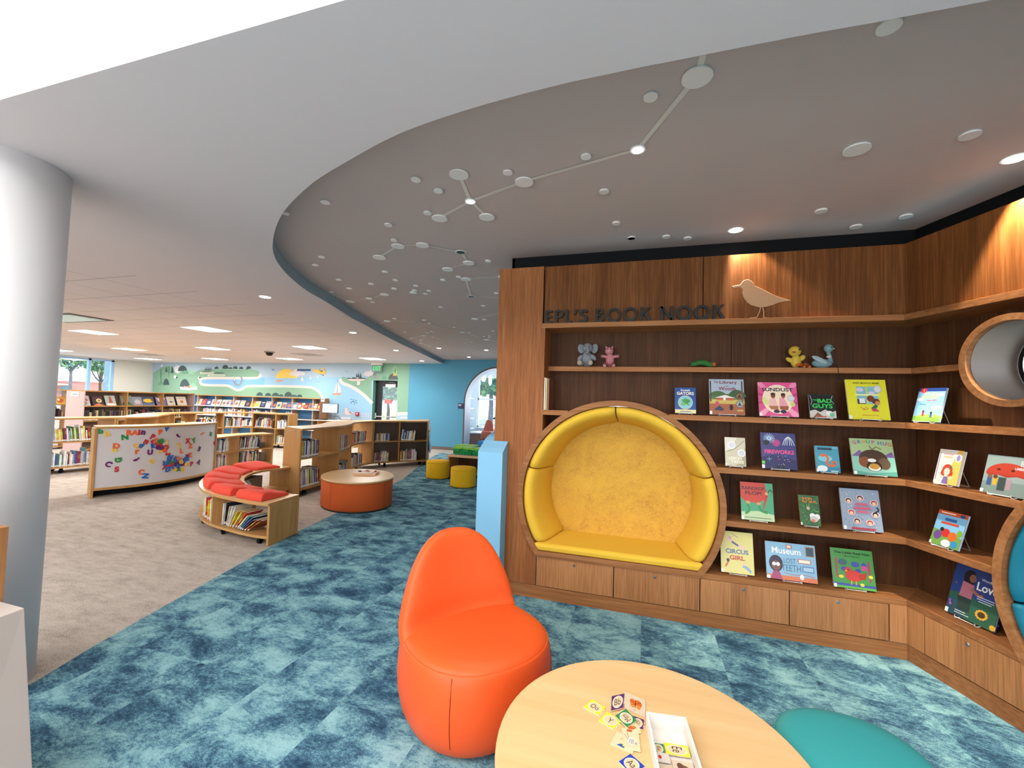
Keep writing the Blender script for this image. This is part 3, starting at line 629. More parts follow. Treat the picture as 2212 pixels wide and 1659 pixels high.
mb = MB(); mb.prism(pl_, YF+.01, YF+.03, NOOK, R=Matrix(((1, 0, 0), (0, 0, 1), (0, 1, 0)))); mb.box((-1.24, YF+.0302, .105), (-1.22, 4.15, 2.772), NOOK); mb.box((-1.22, YF+.0302, 2.75), (-.842, 4.15, 2.772), NOOK); nb('side_panel', mb)
xs = py(*z1(1755, 450), YF).x
for a, b in ((-.836, xs-.003), (xs+.003, corner(.04)[0]-.004)):
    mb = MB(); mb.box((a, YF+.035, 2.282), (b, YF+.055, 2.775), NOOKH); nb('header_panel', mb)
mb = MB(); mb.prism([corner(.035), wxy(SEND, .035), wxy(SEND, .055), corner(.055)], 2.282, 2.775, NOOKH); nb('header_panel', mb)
mb = path_board(-.92, .06, .08, 2.281, 2.76, SEND, BLACKM); nb('header_backing', mb)
nb('header_ledge', path_board(-.845, 0, ED+.03, 2.24, 2.28, SEND), bevel=.001)
mb = MB(); mb.box((-.845, YF, 1.345), (-.815, YF+ED, 2.24), NOOK); nb('frame_stile', mb)
mb = MB(); mb.box((-.835, YF+.31, 1.3), (-.815, YF+.33, 2.24), BLACKM); mb.box((xs, YF+ED+.02, .4), (corner(ED)[0]+.02, YF+ED+.03, 2.24), BLACKM); mb.prism([(corner(ED+.02)[0]-.1, YF+ED+.022), corner(ED+.022), wxy(-.1, ED+.022), wxy(-.1, ED+.03), corner(ED+.03), (corner(ED+.02)[0]-.1, YF+ED+.03)], .4, 2.24, BLACKM); nb('panel_backing', mb)
xb = py(*z1(1980, 1100), YF+ED).x
SC, SR = (-.213, .844), .765
def holed(a, b):
    mb = MB(); cut = []
    for i in range(61):
        x = a+(b-a)*i/60; dx = x-SC[0]
        cut.append((x, SC[1]+math.sqrt(SR**2-dx**2) if abs(dx) < SR else None))
    lo_ = [(x, z if z else .345) for x, z in cut]
    pts = []
    for i in range(60):
        (xa_, za_), (xb2, zb2_) = cut[i], cut[i+1]
        z0_, z1q = (za_ if za_ else (SC[1] if zb2_ else .345)), (zb2_ if zb2_ else (SC[1] if za_ else .345))
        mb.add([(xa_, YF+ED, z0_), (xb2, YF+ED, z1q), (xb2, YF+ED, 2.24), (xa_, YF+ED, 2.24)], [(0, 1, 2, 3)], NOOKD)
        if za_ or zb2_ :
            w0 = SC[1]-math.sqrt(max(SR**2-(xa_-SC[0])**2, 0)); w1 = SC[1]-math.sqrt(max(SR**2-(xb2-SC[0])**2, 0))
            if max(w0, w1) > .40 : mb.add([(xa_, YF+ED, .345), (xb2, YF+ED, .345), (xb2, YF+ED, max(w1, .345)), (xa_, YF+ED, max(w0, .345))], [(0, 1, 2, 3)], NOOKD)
    nb('back_panel', mb)
holed(-.815, xb-.002); holed(xb+.002, corner(ED)[0])
# wing back panel with the porthole hole and an opening for the seat is built as strips around them
PS, PZ, PR = .592, 1.912, .252
mb = MB(); K = 40; ring_ = [(PS+.225*math.cos(2*PI*i/K), PZ+.225*math.sin(2*PI*i/K)) for i in range(K)]
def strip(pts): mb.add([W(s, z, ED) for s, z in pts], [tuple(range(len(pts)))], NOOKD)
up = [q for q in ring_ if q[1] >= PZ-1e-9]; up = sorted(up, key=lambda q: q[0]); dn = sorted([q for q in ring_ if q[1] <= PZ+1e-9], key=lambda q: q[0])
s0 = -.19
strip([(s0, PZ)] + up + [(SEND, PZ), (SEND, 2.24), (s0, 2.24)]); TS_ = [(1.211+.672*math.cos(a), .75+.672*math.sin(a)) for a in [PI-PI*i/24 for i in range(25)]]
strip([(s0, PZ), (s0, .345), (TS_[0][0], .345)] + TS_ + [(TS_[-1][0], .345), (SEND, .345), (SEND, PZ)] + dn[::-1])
nb('back_panel', mb)
RC, RR = Vector((-.213, YF, .844)), .800
def half(z): return math.sqrt(max(RR**2-(z-RC.z)**2, 0))
TC, TR = (1.211, .75), .709
def shelf(z, e0=0.0, s1=1.0, name='shelf', left=True):
    ztop = z; zb_ = z-.04
    hw = half(z-.02)
    if z-.02 > RC.z+RR: nb(name, path_board(-.815, e0, ED, zb_, ztop, s1), bevel=.001); return
    if left and RC.x-hw > -.815:
        mb = MB(); mb.box((-.815, YF+e0, zb_), (RC.x-hw+.02, YF+ED, ztop), NOOKX); nb(name, mb, bevel=.001)
    nb(name, path_board(RC.x+hw-.02, e0, ED, zb_, ztop, s1), bevel=.001)
shelf(1.93, .16, PS-PR+.02); shelf(1.55, 0, 2.0); shelf(1.169, 0, .645); shelf(.785, 0, .52); shelf(.385, 0, .62, name='bench_shelf')
for dx in (0,):
    mb = path_board(-1.24, .004, .03, 0, .100, SEND, NOOKX); nb('plinth', mb)
# drawer fronts with cylinder locks
dpx = [-.836, py(1325.5, 1250, YF).x, py(1512, 1290, YF).x, py(1705.6, 1310, YF).x, py(1921, 1345, YF).x]
locks = [z3(687, 1228), z3(1352, 1322), z3(2080, 1425), z4(890, 1320)]
def lock(par, p, nrm):
    q = nrm.to_track_quat('Z', 'Y').to_matrix(); mb = MB()
    mb.lathe([(.0105, 0), (.0115, .002), (.010, .004)], METAL, n=20); mb.lathe([(.006, .004), (.0055, .006)], METAL, n=16); mb.box((-.0008, -.004, .006), (.0008, .004, .0066), BLACK)
    mb.v = [tuple(q @ Vector(v) + p) for v in mb.v]; mb.build('lock', par)
for i in range(4):
    mb = MB(); mb.box((dpx[i]+.003, YF+.001, .106), (dpx[i+1]-.003, YF+.02, .342), DRAWER); d = nb('drawer', mb, bevel=.0015)
    p = py(*locks[i], YF); lock(d, Vector((p.x, YF+.001, p.z)), Vector((0, -1, 0)))
mb = MB(); mb.box((-.83, YF+.02, .1), (dpx[4], YF+.2, .345), BLACKM); nb('carcass', mb)
mb = MB(); mb.prism([(dpx[4]+.003, YF+.001), corner(.001), wxy(.112, .001), wxy(.112, .02), corner(.02), (dpx[4]+.003, YF+.02)], .106, .345, DRAWER); nb('corner_filler', mb)
mb = MB(); mb.prism([wxy(.118, .001), wxy(.78, .001), wxy(.78, .02), wxy(.118, .02)], .106, .342, DRAWER); d = nb('drawer', mb, bevel=.0015)
lock(d, W(.365, .300, .001), -NW)
mb = MB(); mb.prism([wxy(.786, .001), wxy(1.5, .001), wxy(1.5, .02), wxy(.786, .02)], .106, .342, DRAWER); nb('drawer', mb, bevel=.0015)
mb = MB(); mb.prism([wxy(1.506, .001), wxy(SEND, .001), wxy(SEND, .0195), wxy(1.506, .0195)], .106, .342, DRAWER); nb('drawer', mb, bevel=.0015)
mb = MB(); mb.prism([wxy(.1, .02), wxy(SEND, .02), wxy(SEND, .2), wxy(.1, .2)], .1, .344, BLACKM); nb('carcass', mb)
# round wooden rings
def major_ring(fn, c, R_, t, zc, e0, e1, m, name, N=56):
    a0 = math.asin((zc-c[1])/R_); arc_ = [a0+(PI-2*a0)*i/N for i in range(N+1)]
    ai = math.asin((zc+.044-c[1])/(R_-t)); arci = [ai+(PI-2*ai)*i/N for i in range(N+1)]
    o_ = [(c[0]+R_*math.cos(a), c[1]+R_*math.sin(a)) for a in arc_]; i_ = [(c[0]+(R_-t)*math.cos(a), c[1]+(R_-t)*math.sin(a)) for a in arci]
    mb = MB(); n = N+1; vs = [fn(x, z, e0) for x, z in o_+i_] + [fn(x, z, e1) for x, z in o_+i_]; fs = []
    for i in range(N):
        fs += [(i, n+i, n+i+1, i+1), (2*n+i, 2*n+i+1, 3*n+i+1, 3*n+i)]
    fs += [(n-1, 2*n-1, n, 0), (3*n-1, 2*n, 3*n, 4*n-1)]
    mb.add(vs, fs, m)
    fs = [(i, i+1, 2*n+i+1, 2*n+i) for i in range(N)] + [(n+i+1, n+i, 3*n+i, 3*n+i+1) for i in range(N)]
    fs += [(n-1, 0, 2*n, 3*n-1), (n, 2*n-1, 4*n-1, 3*n)]
    for f in fs: mb.f.append(list(f)); mb.mi.append(0); mb.sm.append(False)
    nb(name, mb)
NOOKR = wood('#7E5230', '#98653E', '#AC7A50', 'x', 40)
mainf = lambda x, z, e: Vector((x, YF+e, z))
major_ring(mainf, (RC.x, RC.z), RR, .044, .346, -.012, .29, NOOKR, 'round_frame')
major_ring(lambda s, z, e: W(s, z, e), TC, TR, .044, .346, -.012, .29, NOOKR, 'round_frame')
# shadow gap liner behind the cushions
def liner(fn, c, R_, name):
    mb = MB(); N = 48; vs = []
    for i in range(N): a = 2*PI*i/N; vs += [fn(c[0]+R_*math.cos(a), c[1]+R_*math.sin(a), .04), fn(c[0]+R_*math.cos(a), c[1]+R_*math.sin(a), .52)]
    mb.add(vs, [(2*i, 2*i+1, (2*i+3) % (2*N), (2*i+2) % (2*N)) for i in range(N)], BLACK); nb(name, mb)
# porthole
mb = MB(); N = 56
for (ra, rb, e0, e1, m_) in ((PR, .216, -.004, .05, NOOKR),):
    vs = []
    for i in range(N):
        a = 2*PI*i/N; c_, s_ = math.cos(a), math.sin(a)
        vs += [W(PS+ra*c_, PZ+ra*s_, e0), W(PS+rb*c_, PZ+rb*s_, e0), W(PS+rb*c_, PZ+rb*s_, e1), W(PS+ra*c_, PZ+ra*s_, .27)]
    fs = []
    for i in range(N):
        j = (i+1) % N
        for q in range(4): fs.append((4*i+q, 4*i+(q+1) % 4, 4*j+(q+1) % 4, 4*j+q))
    mb.add(vs, fs, m_)
nb('porthole_ring', mb)
def tube_wing(r0, r1, e0, e1, m_, name, par=nook):
    mb = MB(); vs = []
    for i in range(N): a = 2*PI*i/N; vs += [W(PS+r0*math.cos(a), PZ+r0*math.sin(a), e0), W(PS+r1*math.cos(a), PZ+r1*math.sin(a), e1)]
    mb.add(vs, [(2*i, 2*i+1, (2*i+3) % (2*N), (2*i+2) % (2*N)) for i in range(N)], m_, True); return mb.build(name, par)
tube_wing(.214, .214, .03, .325, mat('#8A7C74', .38), 'porthole_liner')
o = tube_wing(.213, .178, .32, .305, mat('#14120F', .4), 'porthole_window_rim')
mb = MB(); mb.add([W(PS+.18*math.cos(2*PI*i/N), PZ+.18*math.sin(2*PI*i/N), .312) for i in range(N)], [tuple(range(N))], glass()); nb('porthole_glass', mb)
# black band over the unit
mb = MB(); e = .29
mb.prism([(-1.215, YF+e), corner(e), corner(e+.03), (-1.215, YF+e+.03)], 2.68, ZG, BLACKM); mb.prism([corner(e), wxy(SEND, e), wxy(SEND, e+.03), corner(e+.03)], 2.68, ZG, BLACKM)
mb.box((-1.215, YF+e, 2.68), (-1.19, 4.2, ZG), BLACKM); struct('trim_1', mb, 'black band between the book nook and the grey ceiling')

# ------------------------------------------------------------------ cushions of the round seats
YEL = fabric('#EBC144', '#E1B334', 420); TEAL = fabric('#15788F', '#106A82', 420, .55); BACKING = marmoleum()
def ring_cushion(fn, c, R_, a0, a1, m, name, label, group=None, t0=.062, t1=.15, depth=.45, zmin=.455):
    N = 18; rings = []
    prof = [(R_, .02), (R_-t0*.35, .004), (R_-t0*.8, .006), (R_-t0-.012, .03), (R_-t0-.03, .09), (R_-t0-.055, .22), (R_-t1, depth), (R_, depth)]
    for i in range(N+1):
        u = i/N; ee = min(u, 1-u)*N
        shr = .014*max(0, 1-ee)   # ends rounded
        ring = []
        for j, (r, e) in enumerate(prof):
            rr = r + (shr if j in (2, 3, 4, 5, 6) else 0); e2_ = e + (shr if e < .05 else 0)
            al, ah = a0, a1; lim = math.asin(max(-1, (zmin-c[1])/rr))
            if abs(a0-math.asin(max(-1, (zmin-c[1])/R_))) < .01: al = lim
            if abs(a1-(PI-math.asin(max(-1, (zmin-c[1])/R_)))) < .01: ah = PI-lim
            a = al+(ah-al)*u
            x, z = c[0]+rr*math.cos(a), c[1]+rr*math.sin(a)
            if z < zmin: z = zmin
            ring.append(fn(x, z, e2_))
        rings.append(ring)
    mb = MB(); mb.loft(rings, m); am = (a0+a1)/2
    o = mb.build(name); p = fn(c[0]+(R_-.05)*math.cos(am), c[1]+(R_-.05)*math.sin(am), .2); origin(o, p)
    md = o.modifiers.new('b', 'BEVEL'); md.width = .008; md.segments = 2; md.limit_method = 'ANGLE'; md.angle_limit = math.radians(50)
    return tag(o, label, 'cushion', group)
cc = (RC.x, RC.z); r_ = math.radians
lo = math.asin((.455-cc[1])/.753)
g = 'yellow cushions lining the round seat'
for a0, a1, lab in ((r_(19.6), r_(90.6), 'yellow curved cushion at the upper right of the round book nook seat'), (r_(91.2), r_(162.5), 'yellow curved cushion at the upper left of the round book nook seat'),
                    (r_(163.1), PI-lo, 'yellow curved cushion at the lower left of the round book nook seat'), (lo, r_(19.0), 'yellow curved cushion at the lower right of the round book nook seat')):
    ring_cushion(mainf, cc, .753, a0, a1, YEL, 'side_cushion', lab, g)
mb = MB()
xa, xb_ = RC.x-.605, RC.x+.605; ya, yb_ = -.70+.02, .247
rings = []
for z, gx in ((.391, .004), (.397, -.006), (.425, -.012), (.446, -.004), (.452, .012)):
    rings.append([Vector((RC.x-.612-(z-.39)*.5+gx, YF+.006+gx, z)), Vector((RC.x+.612+(z-.39)*.5-gx, YF+.006+gx, z)), Vector((RC.x+.49, YF+.46, z)), Vector((RC.x-.49, YF+.46, z))])
mb.loft(rings, YEL, smooth=False); o = mb.build('seat_cushion', bevel=.008, seg=3, angle=25); origin(o, (RC.x, YF+.2, .39)); tag(o, 'flat yellow seat cushion at the bottom of the round book nook seat', 'cushion', g)
mb = MB(); N = 60; mb.add([Vector((RC.x+.64*math.cos(2*PI*i/N), YF+.452, max(.44, RC.z+.64*math.sin(2*PI*i/N)))) for i in range(N)], [tuple(range(N))], BACKING)
nb('seat_backing', mb)
liner(mainf, (RC.x, RC.z), .757, 'seat_liner')
lo2 = math.asin((.455-TC[1])/.662)
g = 'teal cushions of the second round seat'
def wf(s, z, e): return W(s, z, e)
ring_cushion(wf, TC, .662, r_(105), r_(190), TEAL, 'side_cushion', 'teal curved cushion at the upper left of the round seat at the right edge', g)
ring_cushion(wf, TC, .662, r_(190.8), PI-lo2, TEAL, 'side_cushion', 'teal curved cushion at the lower left of the round seat at the right edge', g)
ring_cushion(wf, TC, .662, r_(20), r_(104.2), TEAL, 'side_cushion', 'teal curved cushion at the top of the round seat at the right edge', g)
mb = MB(); mb.add([W(TC[0]+.56*math.cos(2*PI*i/N), TC[1]+.56*math.sin(2*PI*i/N), .452) for i in range(N)], [tuple(range(N))], mat('#17778F', .8)); nb('seat_backing', mb)
mb = MB(); mb.prism([wxy(TC[0]-.5, .02), wxy(TC[0]+.5, .02), wxy(TC[0]+.45, .45), wxy(TC[0]-.45, .45)], .391, .45, TEAL); o = mb.build('seat_cushion', bevel=.01); origin(o, W(TC[0], .39, .2)); tag(o, 'teal seat cushion at the bottom of the round seat at the right photo edge', 'cushion', g)
liner(wf, TC, .665, 'seat_liner')

# ------------------------------------------------------------------ sign letters and bird
LET = mat('#1A1613', .42, .35); 
def letter_polys(ch):
    t = .19
    def rng(cx, cy, ro, ri, a0, a1, n=26):
        P = [(cx+ro*math.cos(a0+(a1-a0)*i/n), cy+ro*math.sin(a0+(a1-a0)*i/n)) for i in range(n+1)]; Q = [(cx+ri*math.cos(a0+(a1-a0)*i/n), cy+ri*math.sin(a0+(a1-a0)*i/n)) for i in range(n+1)]
        return [[P[i], P[i+1], Q[i+1], Q[i]] for i in range(n)]
    if ch == 'E': return [[(0,0),(t,0),(t,1),(0,1)], [(t,0),(.55,0),(.55,t*.9),(t,t*.9)], [(t,.42),(.52,.42),(.52,.42+t*.85),(t,.42+t*.85)], [(t,1-t*.9),(.55,1-t*.9),(.55,1),(t,1)]], .55
    if ch == 'L': return [[(0,0),(t,0),(t,1),(0,1)], [(t,0),(.5,0),(.5,t*.9),(t,t*.9)]], .5
    if ch == 'P': return [[(0,0),(t,0),(t,1),(0,1)], [(t,1-t*.85),(.33,1-t*.85),(.33,1),(t,1)], [(t,.38),(.33,.38),(.33,.38+t*.85),(t,.38+t*.85)]] + rng(.33, .69, .31, .15, -PI/2, PI/2, 14), .64
    if ch == 'B': return [[(0,0),(t,0),(t,1),(0,1)], [(t,1-t*.85),(.33,1-t*.85),(.33,1),(t,1)], [(t,.44),(.36,.44),(.36,.44+t*.8),(t,.44+t*.8)], [(t,0),(.36,0),(.36,t*.85),(t,t*.85)]] + rng(.33, .755, .245, .09, -PI/2, PI/2, 12) + rng(.36, .30, .30, .135, -PI/2, PI/2, 14), .66
    if ch == 'O': return rng(.53, .5, .53, .34, 0, 2*PI, 40), 1.06
    if ch == 'K': return [[(0,0),(t,0),(t,1),(0,1)], [(t,.40),(t,.62),(.55,1),(.80,1)], [(.27,.52),(.42,.66),(.86,0),(.60,0)]], .86
    if ch == 'N': return [[(0,0),(t,0),(t,1),(0,1)], [(.66,0),(.66+t,0),(.66+t,1),(.66,1)], [(0,1),(.17,1),(.85,0),(.68,0)]], .85
    if ch == "'": return [[(0,.62),(.11,.62),(.26,1),(.06,1)]], .26
    if ch == 'S':
        pts = catmull([(.56,.80,0),(.42,.90,0),(.25,.89,0),(.14,.76,0),(.20,.62,0),(.36,.50,0),(.47,.38,0),(.47,.22,0),(.34,.10,0),(.16,.10,0),(.04,.22,0)], 4); A_, B_ = [], []
        for q, p in enumerate(pts):
            d = pts[min(q+1, len(pts)-1)]-pts[max(q-1, 0)]; d.normalize(); nn = Vector((-d.y, d.x, 0))*.095; A_.append(p+nn); B_.append(p-nn)
        return [[(A_[i].x, A_[i].y), (A_[i+1].x, A_[i+1].y), (B_[i+1].x, B_[i+1].y), (B_[i].x, B_[i].y)] for i in range(len(A_)-1)], .6
RXZ = Matrix(((1, 0, 0), (0, 0, 1), (0, 1, 0)))
seq = [('E',450,505,'letter E starting the sign'),('P',530,598,'letter P in the first word'),('L',615,668,'letter L in the first word'),("'",685,716,'apostrophe before the S'),('S',728,797,'letter S ending the first word'),('B',862,935,'letter B starting the middle word'),('O',955,1070,'first letter O of the middle word'),('O',1090,1207,'second letter O of the middle word'),('K',1230,1325,'letter K ending the middle word'),
       ('N',1395,1503,'letter N starting the last word'),('O',1527,1655,'first letter O of the last word'),('O',1675,1808,'spotlit second letter O of the last word'),('K',1832,1935,'brightly spotlit letter K ending the sign')]
for ch, xa_, xc_, lab in seq:
    xl, xr_ = py(*z1(xa_, 720), YF+.01).x, py(*z1(xc_, 720), YF+.01).x
    polys, wd = letter_polys(ch); hh = .111; sx = (xr_-xl)/wd
    mb = MB()
    for P in polys:
        R_ = RXZ; mb.prism([(xl+x*sx, 2.2805+y*hh) for x, y in P], YF+.006, YF+.028, LET, R=R_)
    o = mb.build('sign_letter'); origin(o, ((xl+xr_)/2, YF+.017, 2.2805)); tag(o, 'dark metal '+lab+' on the wooden ledge', 'letter', 'sign letters on the ledge')
bird = [(682,1500),(710,1494),(725,1492),(738,1474),(752,1466),(768,1464),(785,1472),(796,1484),(801,1497),(825,1507),(850,1520),(900,1545),(945,1562),(990,1574),(978,1578),(955,1581),(925,1586),(900,1597),(860,1608),(825,1610),(800,1604),(780,1598),(762,1585),(750,1570),(740,1553),(735,1535),(738,1517),(725,1505),(708,1506),(690,1512)]
bp_ = [py(*zb(x, y), YF+.01) for x, y in bird]
mb = MB(); mb.prism([(p.x, p.z) for p in bp_][::-1], YF+.008, YF+.026, mat('#B88A63', .5), R=RXZ)
def stk(pts, w_):
    for a, b in zip(pts[:-1], pts[1:]):
        a = py(*z2(*a), YF+.01); b = py(*z2(*b), YF+.01); d = Vector((b.x-a.x, b.z-a.z)).normalized(); nn = Vector((-d.y, d.x))*w_/2
        mb.prism([(a.x+nn.x, a.z+nn.y), (b.x+nn.x, b.z+nn.y), (b.x-nn.x, b.z-nn.y), (a.x-nn.x, a.z-nn.y)], YF+.01, YF+.024, mat('#B88A63', .5), R=RXZ)
stk([(158,588),(147,628),(128,668)], .008); stk([(172,588),(181,630),(180,672)], .008); stk([(128,669),(68,678)], .006); stk([(180,673),(203,674)], .006)
ow = mb.build('bird_cutout', bevel=.002); zmin = min(v.co.z for v in ow.data.vertices)
for v in ow.data.vertices:
    if v.co.z < 2.2805: v.co.z = 2.2805
origin(ow, (bp_[5].x, YF+.017, 2.2805)); tag(ow, 'flat wooden shorebird cutout standing on the ledge beside the sign', 'bird figure')

# ------------------------------------------------------------------ books displayed face-out on wire easels
def arts(*a): return list(a)
def display_book(tl, tr, br, bl, zs, label, cover, art, wing=False, e=.05, th=.012, easel=True, lean=.26, group=None, spine='#D8D4CC', edge=None):
    if wing:
        f = lambda q: on_wing(q, e)
    else:
        f = lambda q: py(*q, YF+e)
    L_, R2 = f(bl), f(br); z0 = zs+.012
    wv = Vector((R2.x-L_.x, R2.y-L_.y, 0)); wd = wv.length; ux = wv.normalized(); back = Vector((-ux.y, ux.x, 0))
    base = Vector((L_.x, L_.y, z0))
    # height from the top edge pixels, leaning back
    hs = []
    for q, off in ((tl, 0), (tr, wd)):
        d = ray(*q); A_ = base + ux*off
        # solve CAM + d*t = A + up*h + (sideways slack): least squares in the vertical plane through the view ray
        upv = Vector((0, 0, math.cos(lean))) + back*math.sin(lean)
        # minimise distance between lines
        n1 = d.cross(upv).cross(upv)
        n2 = upv.cross(d).cross(d); hs.append(((CAM-A_).dot(n2))/(upv.dot(n2)))
    hh = sum(hs)/2
    upv = Vector((0, 0, math.cos(lean))) + back*math.sin(lean); nout = ux.cross(upv); 
    rz = math.atan2(ux.y, ux.x)
    c = base + ux*(wd/2)
    t = thing('display_book', label, 'book', (c.x, c.y, z0), rz, group)
    def P(u, v, n): return base + ux*(u*wd) + upv*(v*hh) + nout*n
    mb = MB()
    def slab(u0, u1, v0, v1, n0, n1, m): 
        vs = [P(u, v, n) for n in (n0, n1) for u, v in ((u0, v0), (u1, v0), (u1, v1), (u0, v1))]
        mb.add(vs, [(3, 2, 1, 0), (4, 5, 6, 7), (0, 1, 5, 4), (1, 2, 6, 5), (2, 3, 7, 6), (3, 0, 4, 7)], m)
    cm = mat(cover, .3, coat=.25)
    slab(0, 1, 0, 1, -.002, 0, cm); slab(0, 1, 0, 1, -th-.002, -th, cm); slab(0, .02, 0, 1, -th, -.002, mat(edge or spine, .4)); mb.build('cover', t)
    mb = MB(); slab(.02, .985, .01, .99, -th, -.002, PAGES); mb.build('pages', t)
    mb = MB(); asp = wd/hh; draw(mb, art, lambda u, v, k: P(u, v, .0003+.00012*k), rough=.3, aspect=asp)
    if art: mb.build('cover_art', t)
    if easel:
        es = thing('book_easel', 'white wire easel propping up the '+label.split(' book')[0]+' book', 'book easel', (c.x, c.y, zs), rz, 'white wire book easels')
        mb = MB(); hw = min(.055, wd*.3)
        def Q(x, y, z): return c + ux*x + back*y + Vector((0, 0, z-z0+zs))
        r = .0026
        mb.tube([Q(-hw, -.022, .022), Q(-hw, -.022, .006), Q(-hw, -.004, .003), Q(-hw, .01, .006)], r, WIRE, 6)
        mb.tube([Q(hw, -.022, .022), Q(hw, -.022, .006), Q(hw, -.004, .003), Q(hw, .01, .006)], r, WIRE, 6)
        mb.tube([Q(-hw, -.022, .012), Q(hw, -.022, .012)], r, WIRE, 6)
        hb = hh*.62; yb = th+.012
        mb.tube([Q(-hw, .01, .006), Q(-hw*.8, yb+math.sin(lean)*hb, math.cos(lean)*hb), Q(hw*.8, yb+math.sin(lean)*hb, math.cos(lean)*hb), Q(hw, .01, .006)], r, WIRE, 6)
        bd_ = min(yb+math.sin(lean)*hb+.06, .2)
        mb.tube([Q(-hw*.8, yb+math.sin(lean)*hb, math.cos(lean)*hb), Q(-hw*.8, bd_, .002), Q(hw*.8, bd_, .002), Q(hw*.8, yb+math.sin(lean)*hb, math.cos(lean)*hb)], r, WIRE, 6)
        mb.build('wire', es)
    return t
def on_wing(q, e):
    d = ray(*q); p0 = P0+NW*e; t = (p0-CAM).dot(NW)/d.dot(NW); return CAM+d*t
Wt = '#F2EFEA'; sticker = ('r', .0, .0, .07, .09, Wt)
def q4(z, *c): return [z(*p) for p in c]
display_book(*q4(z1, (1518,1285),(1687,1288),(1692,1497),(1519,1490)), 1.55, 'blue book titled Investigators with a green map in a circle', '#1F4E96',
    [('r',0,0,1,.14,'#E8DDA0'), ('e',.5,.42,.36,.27,'#E9B08A'), ('e',.5,.42,.34,.25,'#7FC4CF'), ('p',[(.3,.5),(.5,.58),(.72,.52),(.62,.42),(.7,.3),(.5,.36),(.34,.28),(.4,.42)],'#4F9A4A'), ('e',.4,.35,.12,.06,'#7AB85A'), ('e',.62,.46,.1,.05,'#3C8A44'), ('t','Investi',.5,.9,.09,Wt), ('t','GATORS',.5,.77,.12,'#F6E9D0',.82,.03), ('r',.25,.045,.75,.08,'#7A8AA0')])
display_book(*q4(z1, (1792,1217),(2072,1220),(2097,1515),(1805,1503)), 1.55, 'grey-blue book titled The Library in the Woods with a red house', '#A9B7C6',
    [('r',0,0,1,.5,'#C9B35E'), ('r',0,.42,1,.58,'#5E7F4A'), ('r',0,0,1,.3,'#A45E3E'), ('h',.25,.5,.25,.16,'#4F6B44',1), ('h',.8,.5,.25,.2,'#3F5E3E',1), ('r',.02,.35,.06,.95,'#4A4640'), ('r',.92,.35,.97,.95,'#6A625A'), ('p',[(.2,.4),(.2,.47),(.45,.52),(.7,.47),(.7,.4)],'#C2604A'), ('p',[(.16,.47),(.45,.55),(.74,.47)],'#E8E2DC'), ('r',.4,.4,.47,.48,Wt), ('e',.22,.3,.06,.07,'#C8506A'), ('p',[(.12,.12),(.28,.25),(.42,.14),(.36,.1)],'#2F3C5A'), ('e',.62,.2,.05,.08,'#1E1E22'), ('e',.86,.52,.11,.1,'#5A3A30'), ('e',.86,.52,.09,.08,'#8A6A50'), ('p',[(.8,.47),(.86,.58),(.92,.47)],'#4A2A22'), ('e',.86,.3,.11,.1,'#6E6E6E'), ('e',.86,.3,.09,.08,'#B0B0B0'), ('p',[(.8,.25),(.86,.36),(.92,.25)],'#4A4A4A'), ('t','The',.2,.92,.055,'#8A2E3A'), ('t','Library',.56,.9,.11,'#8A2E3A',.5), ('t','in the',.5,.8,.03,'#8A2E3A'), ('t','Woods',.52,.73,.1,'#8A2E3A',.5), ('r',.78,.1,.95,.14,'#C9B35E'), sticker])
display_book(*q4(z2, (115,1177),(413,1182),(455,1450),(148,1440)), 1.55, 'pink book titled Sundust with two children sitting', '#E0568E',
    [('p',[(.5,.5),(0,.9),(0,1),(.1,1)],'#F08AB0'), ('p',[(.5,.5),(.9,1),(1,1),(1,.9)],'#F08AB0'), ('p',[(.5,.5),(0,.1),(0,.0),(.12,0)],'#F4A0BC'), ('p',[(.5,.5),(1,.1),(1,0),(.85,0)],'#F4A0BC'), ('p',[(.5,.5),(0,.6),(0,.7)],'#C93A78'), ('p',[(.5,.5),(1,.6),(1,.7)],'#C93A78'), ('p',[(.5,.5),(0,.35),(0,.42)],'#C93A78'), ('p',[(.5,.5),(1,.35),(1,.42)],'#C93A78'), ('e',.5,.5,.4,.43,'#F3DDC0'), ('e',.2,.4,.07,.08,'#D8DE9A'), ('p',[(.24,.24),(.28,.5),(.42,.54),(.5,.24)],'#F0B8B0'), ('p',[(.52,.24),(.54,.54),(.66,.54),(.78,.24)],'#EC9FA6'), ('p',[(.26,.3),(.5,.3),(.5,.18),(.3,.2)],'#B0704E'), ('p',[(.54,.3),(.76,.3),(.74,.18),(.54,.2)],'#9A5A3E'), ('e',.38,.6,.06,.075,'#8A4E34'), ('e',.64,.6,.055,.07,'#9A5A3E'), ('e',.38,.65,.065,.04,'#4A2A20'), ('e',.64,.64,.06,.04,'#3A221C'), ('e',.45,.14,.08,.05,'#3A2E4A'), ('e',.62,.14,.08,.05,'#3A2E4A'), ('e',.16,.45,.07,.09,'#D8DE8A'), ('e',.87,.36,.06,.07,'#C9D27A'), ('e',.84,.53,.09,.09,'#B9B9BE'), ('e',.84,.53,.07,.07,'#D8D8DC'), ('t','SUNDUST',.5,.78,.11,'#2E2440',.8,.02), sticker])
